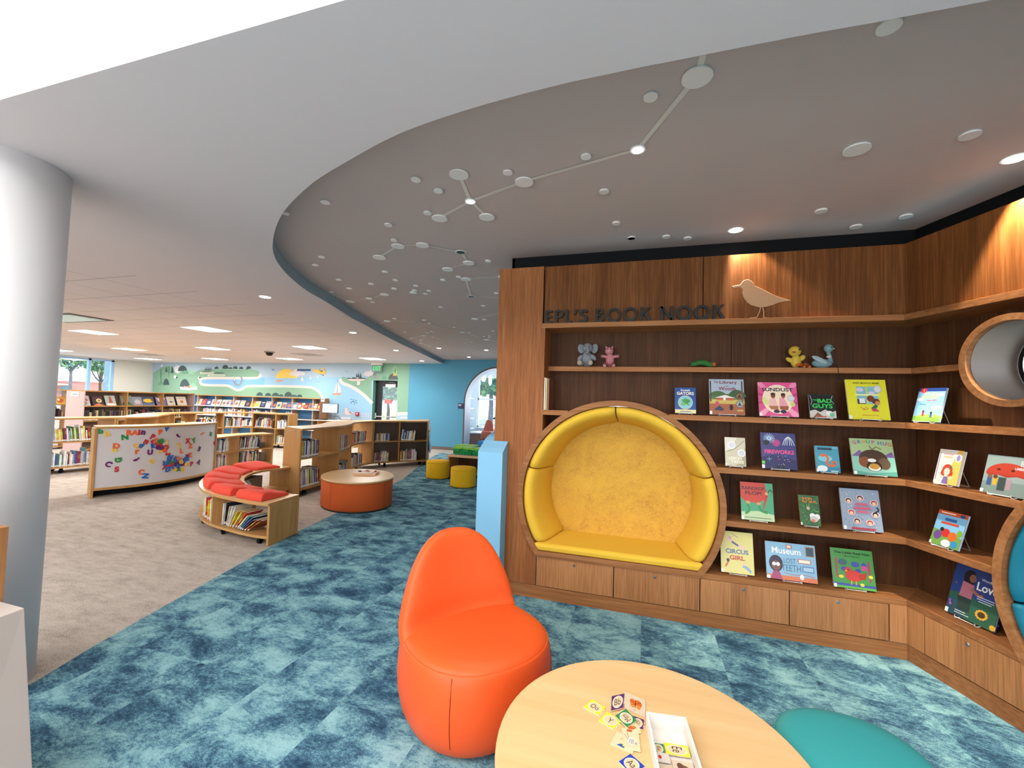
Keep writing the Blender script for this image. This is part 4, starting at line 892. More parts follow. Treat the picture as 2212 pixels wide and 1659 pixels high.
display_book(*q4(z2, (530,1270),(738,1272),(750,1460),(545,1452)), 1.55, 'black book titled Bad Guys in dripping green letters', '#14171A',
    [('p',[(0,0),(1,0),(1,.32),(.8,.22),(.6,.36),(.4,.24),(.2,.34),(0,.28)],'#CFC7C0'), ('p',[(.1,.0),(.3,.24),(.5,.05)],'#8A5A40'), ('e',.75,.2,.14,.1,'#EDE8E4'), ('r',.3,.03,.62,.07,'#C2392E'), ('e',.84,.14,.09,.09,'#6FBF9A'), ('s',[(.05,.95),(.12,.7),(.06,.55)],.012,Wt), ('s',[(.92,.95),(.85,.75),(.95,.6)],.012,Wt), ('t','THE',.22,.75,.06,'#35C657'), ('t','BAD',.6,.72,.17,'#35C657',.55,.03), ('t','GUYS',.5,.5,.19,'#35C657',.78,.03)])
display_book(*q4(z2, (800,1157),(1108,1160),(1173,1472),(850,1465)), 1.55, 'bright yellow book titled Every Monday Mabel with a window picture', '#E4DC33',
    [('r',.25,.38,.49,.82,'#7FB7C4'), ('r',.52,.38,.78,.82,'#86BCC9'), ('r',.22,.59,.8,.63,'#F0F0A0'), ('r',.25,.38,.45,.5,'#3A3E42'), ('r',.3,.4,.44,.52,'#E9E9E9'), ('e',.34,.74,.09,.05,'#D8CDE4'), ('e',.62,.66,.08,.04,'#D8CDE4'), ('e',.78,.76,.1,.1,'#BDBDC2'), ('e',.78,.76,.08,.08,'#DDDDE0'), ('e',.58,.52,.09,.08,'#7A3E2C'), ('e',.7,.45,.1,.07,'#6E3626'), ('e',.74,.41,.06,.05,'#C98A5E'), ('p',[(.56,.28),(.68,.38),(.74,.34),(.66,.24)],'#2F6B50'), ('p',[(.56,.26),(.68,.28),(.76,.2),(.6,.2)],'#C23E6A'), ('s',[(.3,.3),(.42,.23),(.5,.28)],.014,'#C2503A'), ('s',[(.36,.22),(.46,.32)],.01,'#C2503A'), ('t','EVERY MONDAY MABEL',.52,.91,.042,'#3E3A20',.66,.01), ('t','JASHAR AWAN',.52,.1,.032,'#C25A2E',.4,.01), sticker])
display_book(*q4(z2, (1430,1228),(1642,1225),(1545,1490),(1335,1475)), 1.55, 'light blue book titled Go, Go, Planes with two children on grass', '#8CC0E8',
    [('r',0,0,1,.16,'#7FB04A'), ('h',.6,.12,.5,.1,'#95C45A',1), ('r',0,.9,1,1,'#22428F'), ('e',.2,.93,.12,.07,'#C8303A'), ('t','1',.2,.93,.07,Wt), ('e',.85,.8,.12,.04,Wt), ('e',.8,.42,.2,.05,'#DDEBF5'), ('e',.15,.66,.14,.05,'#CFE3F2'), ('t','GO, GO,',.5,.83,.085,'#F2E26A',.5,.02), ('t','PLANES!',.48,.73,.085,'#F2E26A',.6,.02), ('s',[(.4,.62),(.75,.64)],.02,'#D0444E'), ('s',[(.57,.58),(.57,.68)],.015,'#E8E8EE'), ('s',[(.15,.52),(.4,.5)],.02,'#3A72B8'), ('e',.36,.3,.04,.035,'#5A3426'), ('r',.33,.16,.4,.27,'#C83A4A'), ('e',.66,.26,.04,.035,'#3A2A22'), ('r',.63,.13,.7,.23,'#2E62A8')], wing=True, e=.03)
display_book(*q4(z4, (88,145),(238,152),(238,357),(90,345)), 1.169, 'pale beige book titled Lemon Trees with two white circles', '#C9BFA4',
    [('p',[(0,1),(.6,1),(.3,.6),(0,.5)],'#E3DCCB'), ('p',[(.5,0),(1,0),(1,.7),(.8,.4)],'#A8A284'), ('s',[(.1,.5),(.5,.6),(.95,.9)],.03,'#8E9A70',True), ('e',.33,.72,.19,.13,'#F4F2F0'), ('e',.33,.72,.15,.1,'#D8D6DC'), ('e',.8,.46,.19,.13,'#F4F2F0'), ('e',.8,.46,.15,.1,'#CFCDD6'), ('t','LEMON',.48,.27,.1,'#EFE9D4',.62,.03), ('t','TREES',.58,.15,.1,'#EFE9D4',.62,.03), sticker])
display_book(*q4(z4, (318,108),(570,125),(603,377),(350,363)), 1.169, 'dark blue book titled Fireworks with white bursts', '#23246E',
    [('p',[(0,0),(1,0),(1,.25),(.4,.4),(0,.3)],'#1A1A55'), ('e',.45,.72,.11,.1,'#B0407E'), ('t','FIREWORKS',.52,.47,.11,'#E9488A',.84,.03)] +
    [('s',[(.25+.02*math.cos(a),.84+.02*math.sin(a)),(.25+.17*math.cos(a),.84+.14*math.sin(a))],.012,'#BCD8F4') for a in [i*PI/9 for i in range(18)]] + [('s',[(.8,.9),(.8+dx*.6,.84),(.8+dx,.66)],.016,'#DDE6F2',True) for dx in (-.17,-.11,-.05,.03,.09,.16)] + [('e',.16,.72,.09,.07,'#15151A'), ('s',[(.15,.26),(.3,.26)],.01,'#8FC4F0'), ('s',[(.22,.2),(.22,.32)],.01,'#8FC4F0'), ('r',0,.12,.09,.2,'#5FD04A'), ('r',0,0,.08,.1,Wt), ('e',.46,.06,.05,.04,'#0E0E2A'), ('e',.6,.05,.05,.04,'#0E0E2A')] + [('e',.45+.5*random.random(),.1+.28*random.random(),.012,.01,random.choice(['#D05A9A','#8FC4F0','#E8C07A'])) for _ in range(16)], spine='#8E2A58')
display_book(*q4(z4, (708,208),(870,210),(910,395),(740,380)), 1.169, 'small teal book with an orange serpent on its cover', '#3E93AC',
    [('r',0,.0,1,.2,'#2F7F9C'), ('e',.25,.13,.22,.12,'#E2E8EA'), ('e',.4,.52,.3,.12,'#7CC3CE'), ('s',[(.25,.62),(.45,.66),(.55,.5),(.42,.35),(.6,.22),(.85,.3),(.8,.42),(.66,.36)],.09,'#D8662E',True), ('e',.3,.64,.1,.06,'#D8662E'), ('e',.78,.34,.04,.04,'#2F7F9C'), ('r',.1,.84,.72,.93,'#25414E'), ('r',.72,.9,.96,.98,'#6FA8BE'), ('r',.0,.0,.08,.1,Wt), ('r',.6,.03,.9,.07,'#BFD4DA')], th=.016)
display_book(*q4(z4, (932,155),(1222,165),(1315,418),(1005,395)), 1.169, 'green book titled Group Hug with a huddle of brown animals', '#A8C08A',
    [('p',[(0,0),(1,0),(1,.5),(0,.5)],'#8FC6B4'), ('p',[(0,.12),(.4,.05),(1,.12),(1,0),(0,0)],'#5FA898'), ('p',[(0,.5),(.2,.68),(.35,.5)],'#7A5E9A'), ('p',[(.7,.5),(.95,.66),(1,.5)],'#7A5E9A'), ('e',.5,.42,.34,.28,'#4A3628'), ('e',.3,.35,.15,.15,'#8A4E2E'), ('e',.74,.32,.14,.16,'#6E5640'), ('e',.5,.24,.18,.14,'#2A2420'), ('e',.5,.2,.14,.09,'#E8E2DA'), ('e',.5,.24,.12,.08,'#C9963E'), ('e',.46,.4,.1,.05,'#EFEAE2'), ('s',[(.5,.7),(.6,.78),(.72,.72)],.02,'#6A4A30'), ('s',[(.5,.7),(.44,.8)],.02,'#6A4A30'), ('t','G',.1,.88,.1,'#C23E8A'), ('t','R',.22,.9,.1,'#3E6EA8'), ('t','O',.32,.91,.07,'#E0702E'), ('t','U',.43,.92,.1,'#2F8A5A'), ('t','P',.55,.91,.1,'#B84A9A'), ('t','H',.7,.89,.1,'#3E6EA8'), ('t','U',.82,.88,.1,'#8A4AA8'), ('t','G',.93,.86,.1,'#D0602E'), sticker], lean=.3)
display_book(*q4(z4, (1650,235),(1815,250),(1727,483),(1563,447)), 1.169, 'cream book with a red-haired girl on its cover', '#EDE0D2',
    [('p',[(.45,0),(1,0),(1,1),(.8,1),(.6,.5)],'#EDBE5E'), ('e',.85,.78,.13,.12,'#E8E4F0'), ('e',.85,.78,.08,.09,'#8A86B8'), ('s',[(.06,.1),(.06,.9)],.03,'#6A5A9A'), ('r',.2,.84,.62,.88,'#E0A0B4'), ('r',.24,.76,.6,.8,'#E8B27A'), ('e',.5,.42,.22,.16,'#C2452E'), ('e',.35,.32,.1,.1,'#C2452E'), ('e',.66,.32,.1,.1,'#C2452E'), ('e',.5,.36,.13,.11,'#F0CDB8'), ('e',.62,.5,.06,.03,'#3A6A7A'), ('p',[(.36,.02),(.64,.02),(.58,.22),(.42,.22)],'#7A6AA8'), ('e',.32,.2,.06,.05,'#F0CDB8'), ('e',.7,.2,.06,.05,'#F0CDB8')], wing=True, e=.05, th=.02)
display_book(*q4(z4, (1955,262),(2262,300),(2240,585),(1897,505)), 1.169, 'grey-green book with a big red umbrella at the photo edge', '#94A5A2',
    [('p',[(0,.0),(1,0),(1,.35),(0,.3)],'#7C8E8A'), ('h',.5,.52,.46,.3,'#B8402E',1), ('p',[(.04,.52),(.96,.52),(.9,.46),(.7,.5),(.5,.45),(.3,.5),(.1,.46)],'#A5382A'), ('e',.3,.64,.04,.03,'#5A1E16'), ('e',.6,.64,.04,.03,'#5A1E16'), ('r',.1,.2,.2,.42,'#3A5A8A'), ('r',.22,.22,.32,.42,'#C9A83A'), ('r',.34,.1,.5,.44,'#3E4A48'), ('r',.52,.14,.62,.4,'#A88A98'), ('e',.15,.44,.05,.05,'#8A5A3E'), ('e',.27,.44,.05,.05,'#6A3E2A'), ('t','BIG',.83,.84,.13,'#D8DEDC',.2), ('t','UMBRELLA',.8,.7,.07,'#D8DEDC',.34), sticker], wing=True, e=.03)
display_book(*q4(z4, (180,462),(410,475),(440,748),(205,730)), .785, 'red and green book titled Raindrop Plop with green boots', '#3F9A6E',
    [('p',[(0,1),(.75,1),(.85,.62),(.5,.45),(.1,.5),(0,.6)],'#C43A2A'), ('p',[(0,0),(1,0),(1,.18),(.5,.25),(0,.2)],'#B9CFA0'), ('s',[(.2,.42),(.28,.25),(.12,.16)],.07,'#2F8A44',True), ('s',[(.55,.4),(.6,.26),(.8,.22)],.07,'#2F8A44',True), ('e',.22,.46,.07,.04,'#C99A5A'), ('e',.55,.44,.07,.04,'#C99A5A'), ('p',[(.72,.62),(.84,.66),(.68,.25)],'#C0342A'), ('s',[(.78,.64),(.92,.86),(.98,.76)],.03,'#1E4A3A',True), ('e',.8,.72,.05,.04,'#D8A060'), ('t','RAINDROP',.4,.84,.09,'#3A1420',.7,.02), ('t','PLOP!',.4,.71,.1,'#3A1420',.5,.02), ('r',.1,.06,.9,.075,'#4A5A4A'), sticker])
display_book(*q4(z4, (540,552),(687,560),(772,778),(625,770)), .785, 'small dark green book with a mouse in leaves and an orange spine', '#2C5E2C',
    [('e',random.uniform(.05,.95),random.uniform(.05,.95),.035,.02,random.choice(['#3F8A3A','#1F4A22','#5AA04A'])) for _ in range(70)] + [('e',.6,.32,.14,.09,'#E9E6E0'), ('e',.82,.3,.14,.09,'#E9E6E0'), ('e',.66,.22,.2,.1,'#C9C2BC'), ('e',.62,.17,.1,.05,'#D8705A'), ('e',.42,.56,.09,.06,'#B8A08A'), ('t','SHOO',.4,.88,.08,'#E08A3A',.5,.03), ('t','FLY GUY',.5,.78,.08,'#E08A3A',.7,.03), sticker], spine='#D0702A', lean=.3, th=.01)
display_book(*q4(z4, (888,502),(1160,528),(1215,822),(930,788)), .785, 'grey-blue book with round portrait faces and pink banners', '#8E9FB2',
    [('e',random.uniform(.05,.95),random.uniform(.05,.95),.02,.015,random.choice(['#C9A8B4','#B4C0CE','#788AA0'])) for _ in range(40)] + sum([[('e',x,y,.1,.075,'#E8BFC4'), ('e',x,y,.075,.06,h_), ('e',x,y-.015,.05,.04,'#E8C0A0')] for x, y, h_ in ((.2,.7,'#4A3428'),(.5,.78,'#3A2A22'),(.84,.68,'#A8402E'),(.24,.42,'#B8402E'),(.84,.4,'#1E1A1E'),(.36,.22,'#2A2220'),(.68,.2,'#B8402E'))], []) + [('p',[(.34,.6),(.7,.6),(.66,.66),(.38,.66)],'#C8607A'), ('p',[(.3,.5),(.76,.5),(.72,.57),(.34,.57)],'#C8607A'), ('p',[(.36,.42),(.7,.42),(.66,.47),(.4,.47)],'#C8607A'), ('s',[(.8,.44),(.95,.5),(.9,.58)],.03,'#1E1A1E',True), ('r',.2,.02,.8,.07,'#A83A4A'), sticker])
display_book(*q4(z4, (1675,677),(1882,722),(1740,945),(1537,885)), .785, 'blue picture book with an orange top band and a colourful crowd', '#7FB9DD',
    [('r',0,.88,1,1,'#D0542E'), ('r',.1,.92,.6,.955,'#F2D8C8'), ('e',.84,.93,.09,.05,'#2E4A7A'), ('p',[(0,0),(1,0),(1,.32),(0,.45)],'#6FA04A'), ('e',.2,.28,.14,.13,'#6A4A8A'), ('e',.45,.38,.15,.12,'#C2342E'), ('e',.7,.32,.15,.13,'#D0662E'), ('e',.9,.44,.09,.1,'#7AA83A'), ('e',.3,.46,.07,.06,'#2A2A30'), ('e',.55,.1,.16,.1,'#E8E4E2'), ('e',.82,.12,.12,.1,'#3A8AB8'), ('r',.3,.72,.7,.8,'#3A6AA8'), ('r',.2,.62,.8,.68,'#C2452E'), sticker], wing=True, e=.05, lean=.34)
display_book(*q4(z4, (75,812),(283,828),(297,1115),(60,1085)), .385, 'pale yellow book titled Circus Girl with acrobats', '#DDD07A',
    [('s',[(.2,.85),(.5,.68),(.75,.6)],.06,'#E8C0B0',True), ('s',[(.35,.75),(.55,.66)],.05,'#5A5A78'), ('e',.3,.84,.05,.04,'#E0A0A8'), ('s',[(.35,.95),(.55,.86)],.01,'#6A5A4A'), ('t','CIRCUS',.5,.52,.11,'#5A7A9A',.7,.04), ('t','GIRL',.5,.37,.11,'#C2503A',.46,.04), ('s',[(.14,.14),(.24,.28)],.05,'#C8704A'), ('e',.22,.3,.05,.04,'#4A3A3A'), ('s',[(.66,.2),(.82,.14),(.9,.06)],.07,'#8AA8C8',True), ('e',.7,.24,.05,.04,'#E8C0B0'), sticker])
display_book(*q4(z4, (362,880),(705,918),(747,1168),(385,1120)), .385, 'light blue landscape book titled Museum of Lost Teeth', '#86B4CF',
    [('r',0,0,1,.12,'#D8764A'), ('s',[(.35,.2),(.55,.14),(.75,.2),(.95,.14)],.015,'#B85A4A',True), ('e',.2,.42,.14,.22,'#2E2036'), ('e',.2,.36,.09,.13,'#7A4A3A'), ('e',.16,.4,.04,.05,'#E8E4E4'), ('e',.24,.4,.04,.05,'#E8E4E4'), ('p',[(.08,0),(.32,0),(.26,.22),(.14,.22)],'#A8406A'), ('r',.42,.85,.54,.95,'#B8604A'), ('r',.44,.87,.52,.93,'#E8DCC8'), ('r',.8,.68,.98,.95,'#B08A5A'), ('r',.82,.7,.96,.93,'#2E4A5E'), ('r',.64,.48,.9,.6,'#C07A6A'), ('r',.66,.5,.88,.58,'#E8E4D0'), ('r',.72,.26,.95,.42,'#5A86B0'), ('r',.74,.29,.93,.39,'#A8C4D8'), ('t','Museum',.42,.78,.17,'#F4F6F8',.58,.02), ('t','LOST',.48,.52,.13,'#4A6A8A',.24,.0), ('t','TEETH',.5,.33,.17,'#4A6A8A',.38,-.0), ('e',.7,.12,.04,.07,'#EFEDEA'), sticker])
display_book(*q4(z4, (832,925),(1115,960),(1165,1220),(862,1170)), .385, 'green book titled The Little Red Hen with a red hen', '#3E8E3A',
    [('r',0,0,1,.12,'#3A4AA0'), ('r',.0,.0,1,.06,'#5AA83E'), ('r',.08,.25,.13,.75,'#A8405A'), ('r',.86,.2,.91,.72,'#A8405A'), ('e',.26,.65,.11,.08,'#3E5A6A'), ('e',.56,.62,.1,.07,'#3A4AA0'), ('e',.3,.48,.09,.06,'#3A4AA0'), ('r',.7,.48,.84,.6,'#C84A8A'), ('p',[(.68,.6),(.86,.6),(.77,.7)],'#3A4AA0'), ('e',.62,.46,.07,.05,'#3A4AA0'), ('e',.5,.32,.2,.14,'#C23428'), ('e',.38,.44,.09,.1,'#C23428'), ('p',[(.6,.36),(.82,.44),(.78,.26),(.64,.24)],'#A82C22'), ('p',[(.29,.44),(.35,.46),(.35,.41)],'#E8B23A'), ('e',.38,.47,.015,.015,'#101010'), ('s',[(.44,.2),(.42,.1)],.02,'#E8A83A'), ('s',[(.54,.2),(.54,.1)],.02,'#E8A83A'), ('e',.2,.28,.06,.04,'#E8C83A'), ('e',.9,.34,.05,.04,'#E8C83A'), ('e',.68,.12,.05,.04,'#E8C83A'), ('t','The Little Red Hen',.5,.9,.065,'#141A14',.86,.02), ('t','Byron Barton',.5,.81,.035,'#141A14',.36,.01), sticker])
display_book(*q4(z4, (1735,1052),(2085,1140),(1995,1510),(1650,1365)), .385, 'dark blue book with the word Love in white and a woman', '#28407E',
    [('p',[(0,0),(1,0),(1,.5),(.6,.42),(.3,.48),(0,.42)],'#2F5E4A'), ('p',[(0,0),(.4,0),(.3,.3),(0,.34)],'#2A4A5A'), ('e',.34,.8,.13,.15,'#241E22'), ('e',.4,.8,.07,.08,'#8A5A4A'), ('p',[(.22,.7),(.46,.68),(.46,.4),(.2,.38)],'#B06A78'), ('s',[(.4,.6),(.62,.5),(.66,.55)],.06,'#9A6450',True), ('p',[(.18,.4),(.46,.4),(.48,.14),(.22,.14)],'#2E3E3A'), ('t','Words',.68,.84,.05,'#DADEE8',.22,.01), ('t','Love',.72,.7,.16,Wt,.42,.02), ('r',.56,.5,.9,.515,'#C8CEDC'), ('r',.56,.46,.9,.475,'#C8CEDC'), ('r',.6,.42,.86,.435,'#C8CEDC')] +
    [('e',.72+.1*math.cos(a),.2+.075*math.sin(a),.03,.02,'#D8A83A') for a in [i*PI/6 for i in range(12)]] + [('e',.72,.2,.06,.045,'#5A3420'), ('e',.97,.06,.06,.05,'#D8A83A'), ('e',.06,.24,.03,.03,'#7A4A9A'), ('e',.08,.18,.03,.03,'#9A5AA8'), ('e',.1,.62,.015,.012,'#C8504A'), ('e',.55,.62,.015,.012,'#C8504A'), ('r',.2,.1,.42,.115,'#C8D4CC'), ('r',.2,.06,.5,.075,'#C8D4CC'), sticker], wing=True, e=.09, lean=.28)
# tall spines leaning on the left end of the upper shelf
for i, (c_, th_, hh, yy, lab) in enumerate((('#D8DADC', .010, .27, .03, 'thin white picture book standing at the far left end of the nook shelf'), ('#C9A84A', .012, .265, .035, 'yellow-spined picture book standing beside the thin white one at the left nook wall'), ('#7A4A3A', .014, .26, .04, 'red-brown patterned picture book standing third from the left nook wall'))):
    x0 = -.812+[0, .012, .026][i]; mb = MB(); mb.box((x0, YF+yy-.02, 1.551), (x0+th_, YF+yy+.19, 1.551+hh), mat(c_, .4)); mb.box((x0+.002, YF+yy-.018, 1.553), (x0+th_-.002, YF+yy+.192, 1.551+hh+.001), PAGES)
    o = mb.build('book'); origin(o, (x0+th_/2, YF+yy+.08, 1.551)); tag(o, lab, 'book')
# ================================================================== PLUSH TOYS on the top shelf (plain generic animals)
def rotm(ax, deg): return Matrix.Rotation(math.radians(deg), 3, ax)
def plush(name, label, cat, x, parts_fn):
    t = thing(name, label, cat, (x, YF+.2, 1.93)); parts_fn(t, Vector((x, YF+.2, 1.93))); return t
def pxX(f, x, y, e=.2): return py(*f(x, y), YF+e).x
GR, PKP = fabric('#8E9094', '#7C7E84', 260), fabric('#C98488', '#B87278', 260)
def elephant(t, o):
    mb = MB(); mb.ball(o+Vector((0, 0, .07)), (.047, .04, .07), GR); mb.ball(o+Vector((-.055, -.02, .075)), (.02, .02, .032), GR, rotm('Y', 35)); mb.ball(o+Vector((.055, -.02, .08)), (.02, .02, .034), GR, rotm('Y', -45)); mb.build('body', t)
    mb = MB(); mb.ball(o+Vector((.005, -.012, .163)), (.045, .038, .042), GR)
    mb.tube([o+Vector(p) for p in ((.01, -.045, .165), (.012, -.062, .14), (.013, -.066, .12), (.014, -.07, .102))], .012, GR, 10, taper=[1.2, 1, .9, .8]); mb.build('head', t)
    for s in (-1, 1):
        mb = MB(); mb.ball(o+Vector((.005+s*.058, .0, .158)), (.03, .008, .042), GR, rotm('Y', s*12)); mb.build('ear', t)
        mb = MB(); mb.ball(o+Vector((s*.036, -.09, .022)), (.021, .045, .022), GR, rotm('Z', s*14)); mb.ball(o+Vector((s*.046, -.128, .024)), (.02, .008, .021), fabric('#A89F90', '#989080', 260)); mb.build('leg', t)
    mb = MB(); [mb.ball(o+Vector((.005+s*.018, -.046, .175)), .004, BLACK, n=8, k=6) for s in (-1, 1)]; mb.build('eye', t)
plush('plush_elephant', 'grey plush elephant sitting on the top shelf beside the pink plush pig', 'plush toy', pxX(z1, 795, 1000), elephant)
def pig(t, o):
    mb = MB(); mb.ball(o+Vector((0, 0, .06)), (.036, .034, .058), PKP)
    for s in (-1, 1): mb.tube([o+Vector((s*.025, -.01, .085)), o+Vector((s*.05, -.02, .088)), o+Vector((s*.075, -.025, .09))], .013, PKP, 10)
    mb.build('body', t)
    mb = MB(); mb.ball(o+Vector((-.008, -.01, .135)), (.036, .032, .034), PKP); mb.ball(o+Vector((-.006, -.042, .135)), (.014, .008, .010), fabric('#D79A98', '#C98A88', 260)); mb.build('head', t)
    for s in (-1, 1):
        mb = MB(); mb.add([o+Vector(p) for p in ((-.008+s*.030, -.005, .155), (-.008+s*.012, -.005, .165), (-.008+s*.032, -.01, .182), (-.008+s*.024, .006, .16))], [(0, 1, 2), (1, 3, 2), (3, 0, 2), (0, 3, 1)], PKP); mb.build('ear', t)
        mb = MB(); mb.tube([o+Vector((s*.02, -.02, .025)), o+Vector((s*.03, -.08, .018)), o+Vector((s*.036, -.11, .0+.005))], .015, PKP, 10); mb.build('leg', t)
    mb = MB(); [mb.ball(o+Vector((-.008+s*.013, -.038, .148)), .0035, BLACK, n=8, k=6) for s in (-1, 1)]; mb.build('eye', t)
plush('plush_pig', 'pink plush pig with spread arms sitting on the top shelf beside the grey elephant', 'plush toy', pxX(z1, 985, 1000), pig)
def worm(t, o):
    gm = fabric('#3C7A36', '#2E6230', 200); mb = MB(); P = [o+Vector((x, 0, z)) for x, z in ((-.085, .02), (-.06, .024), (-.03, .036), (0, .04), (.03, .034), (.055, .022), (.075, .02))]
    mb.tube(P, .019, gm, 12, taper=[.5, .95, 1.1, 1.1, 1.1, 1.05, .8])
    for p in catmull(P, 3): mb.tube([p+Vector((-.002, 0, .017)), p+Vector((-.004, 0, .027))], .0018, gm, 5)
    mb.build('body', t)
    mb = MB(); mb.ball(o+Vector((.088, 0, .025)), .018, fabric('#B5652E', '#9A5426', 200)); mb.build('head', t)
plush('plush_worm', 'small green plush worm lying on the top shelf under the bird cutout', 'plush toy', pxX(z1, 1740, 1090), worm)
def duck(t, o):
    ym, om = fabric('#D7B64A', '#C7A63C', 260), fabric('#D0702A', '#C06424', 260)
    mb = MB(); mb.ball(o+Vector((0, 0, .05)), (.036, .034, .05), ym); mb.ball(o+Vector((-.045, -.01, .06)), (.028, .012, .016), ym, rotm('Y', 35)); mb.ball(o+Vector((.04, -.005, .075)), (.026, .012, .018), ym, rotm('Y', -50)); mb.build('body', t)
    mb = MB(); mb.ball(o+Vector((-.01, -.01, .125)), (.042, .038, .040), ym); mb.build('head', t)
    mb = MB(); mb.ball(o+Vector((-.026, -.048, .115)), (.014, .014, .007), om); mb.build('beak', t)
    for x in (.01, .045): mb = MB(); mb.tube([o+Vector((x-.01, -.02, .02)), o+Vector((x, -.08, .02)), o+Vector((x+.01, -.115, .0))], .011, om, 8); mb.build('foot', t)
    mb = MB(); mb.ball(o+Vector((.012, -.044, .135)), (.008, .003, .008), BLACK, n=10, k=6); mb.build('eye', t)
plush('plush_duckling', 'yellow plush duckling with orange feet sitting beside the pale blue plush bird', 'plush toy', pxX(z2, 430, 980), duck)
def bluebird(t, o):
    bm_, wm_ = fabric('#7F9CA4', '#708C94', 260), fabric('#A5B7BC', '#95A7AC', 260)
    mb = MB(); mb.ball(o+Vector((-.005, 0, .034)), (.068, .034, .034), bm_); mb.tube([o+Vector(p) for p in ((.045, 0, .04), (.048, 0, .07), (.042, 0, .1), (.036, 0, .12))], .018, bm_, 10, taper=[1.3, .8, .7, .8]); mb.build('body', t)
    mb = MB(); mb.ball(o+Vector((.036, -.004, .147)), (.030, .028, .032), bm_); mb.build('head', t)
    mb = MB(); mb.tube([o+Vector((.0405, 0, .078)), o+Vector((.040, 0, .09))], .0165, mat('#D8C9C4', .8), 12); mb.build('collar', t)
    mb = MB(); mb.ball(o+Vector((-.03, -.03, .06)), (.055, .008, .018), wm_, rotm('Y', 28)); mb.build('wing', t)
    mb = MB(); mb.ball(o+Vector((.064, -.012, .143)), (.010, .005, .005), mat('#C8B89A', .6), n=10, k=6); mb.build('beak', t)
    mb = MB(); mb.ball(o+Vector((.046, -.028, .152)), (.006, .003, .006), BLACK, n=10, k=6); mb.build('eye', t)
    mb = MB(); mb.tube([o+Vector(p) for p in ((.035, -.02, .015), (.04, -.14, .004), (.042, -.155, -.02), (.042, -.157, -.075))], .0025, BLACK, 6)
    for dx in (-.012, 0, .012): mb.tube([o+Vector((.042, -.157, -.073)), o+Vector((.042+dx, -.16, -.09))], .002, BLACK, 6)
    mb.build('leg', t)
plush('plush_bird', 'pale blue plush bird with long neck and dangling black leg on the top shelf', 'plush toy', pxX(z2, 640, 980), bluebird)

# ================================================================== BLUE HALF WALL beside the nook
mb = MB(); prof = [(3.41, 0), (3.41, 1.185), (3.46, 1.218), (3.51, 1.245), (3.55, 1.27), (3.62, 1.298), (3.70, 1.318), (3.80, 1.333), (3.92, 1.34), (4.15, 1.34), (4.15, 0)]
hb = mat('#84BCDD', .55, spec=.3)
n = len(prof)
mb.add([(-1.328, y, z) for y, z in prof] + [(-1.10, y, z) for y, z in prof if y <= 3.55] + [(-1.10, 3.55, 0)], [], hb)
mb.prism([(y, z) for y, z in prof], -1.328, -1.242, hb, R=Matrix(((0, 0, 1), (1, 0, 0), (0, 1, 0)))); mb.prism([(3.41, 0), (3.41, 1.185), (3.46, 1.218), (3.51, 1.245), (3.549, 1.27), (3.549, 0)], -1.242, -1.112, hb, R=Matrix(((0, 0, 1), (1, 0, 0), (0, 1, 0))))
mb.v = mb.v; struct('partition_half_wall', mb, 'light blue half wall with a swooping top at the left end of the book nook')

# ================================================================== ORANGE CHAIR
def tall(px_, X, Y):
    d = ray(*px_); t = (X*d.x+Y*d.y)/(d.x**2+d.y**2); return H+d.z*t
VIN = fabric('#EE5F2B', '#E4551F', 900, .42, .05); SEAM = mat('#C9451B', .5)
cx, cy, ca = -.826, 2.172, math.radians(-37)     # facing direction
FD = Vector((math.cos(ca), math.sin(ca), 0)); SD = Vector((-FD.y, FD.x, 0))     # SD: toward the chair's left (photo right-back)
SR_ = .380
chair = thing('lounge_chair', 'bright orange vinyl lounge chair with a rounded drum seat and a tall tapering back', 'chair', (cx, cy, 0), 0)
def ch(f, s, z): p = Vector((cx, cy, 0))+FD*f+SD*s; return Vector((p.x, p.y, z))
base = MB(); rings = []
NC = 48
def sup(t, a, b, p=2.3):
    c_, s_ = math.cos(t), math.sin(t); return (a*abs(c_)**(2/p)*(1 if c_ >= 0 else -1), b*abs(s_)**(2/p)*(1 if s_ >= 0 else -1))
for z, k in ((.004, .72), (.012, .80), (.04, .885), (.09, .945), (.16, .985), (.23, 1.0), (.31, .995), (.36, .978), (.392, .958), (.400, .945)):
    rings.append([ch(sup(2*PI*j/NC, SR_*k, SR_*k)[0]+.0, sup(2*PI*j/NC, SR_*k, SR_*k)[1], z) for j in range(NC)])
base.loft(rings, VIN); base.build('seat_base', chair)
st = MB(); rings = []
for z, k in ((.392, .945), (.405, .93), (.419, .88), (.430, .78), (.437, .6), (.440, .3), (.441, .04)):
    rings.append([ch(sup(2*PI*j/NC, SR_*k, SR_*k)[0], sup(2*PI*j/NC, SR_*k, SR_*k)[1], z) for j in range(NC)])
st.loft(rings, VIN); st.build('seat', chair)
pp = MB(); pp.tube([ch(*[v*.955 for v in sup(2*PI*j/NC, .365, .365)], .396) for j in range(NC)], .0035, VIN, 6, closed=True)
for sa in (-.82, .82, 2.4): pp.tube([ch(sup(sa, SR_*k*1.001, SR_*k*1.001)[0], sup(sa, SR_*k*1.001, SR_*k*1.001)[1], z) for z, k in ((.02, .80), (.09, .947), (.16, .987), (.23, 1.002), (.31, .997), (.39, .960))], .0016, SEAM, 5); pp.build('piping', chair)
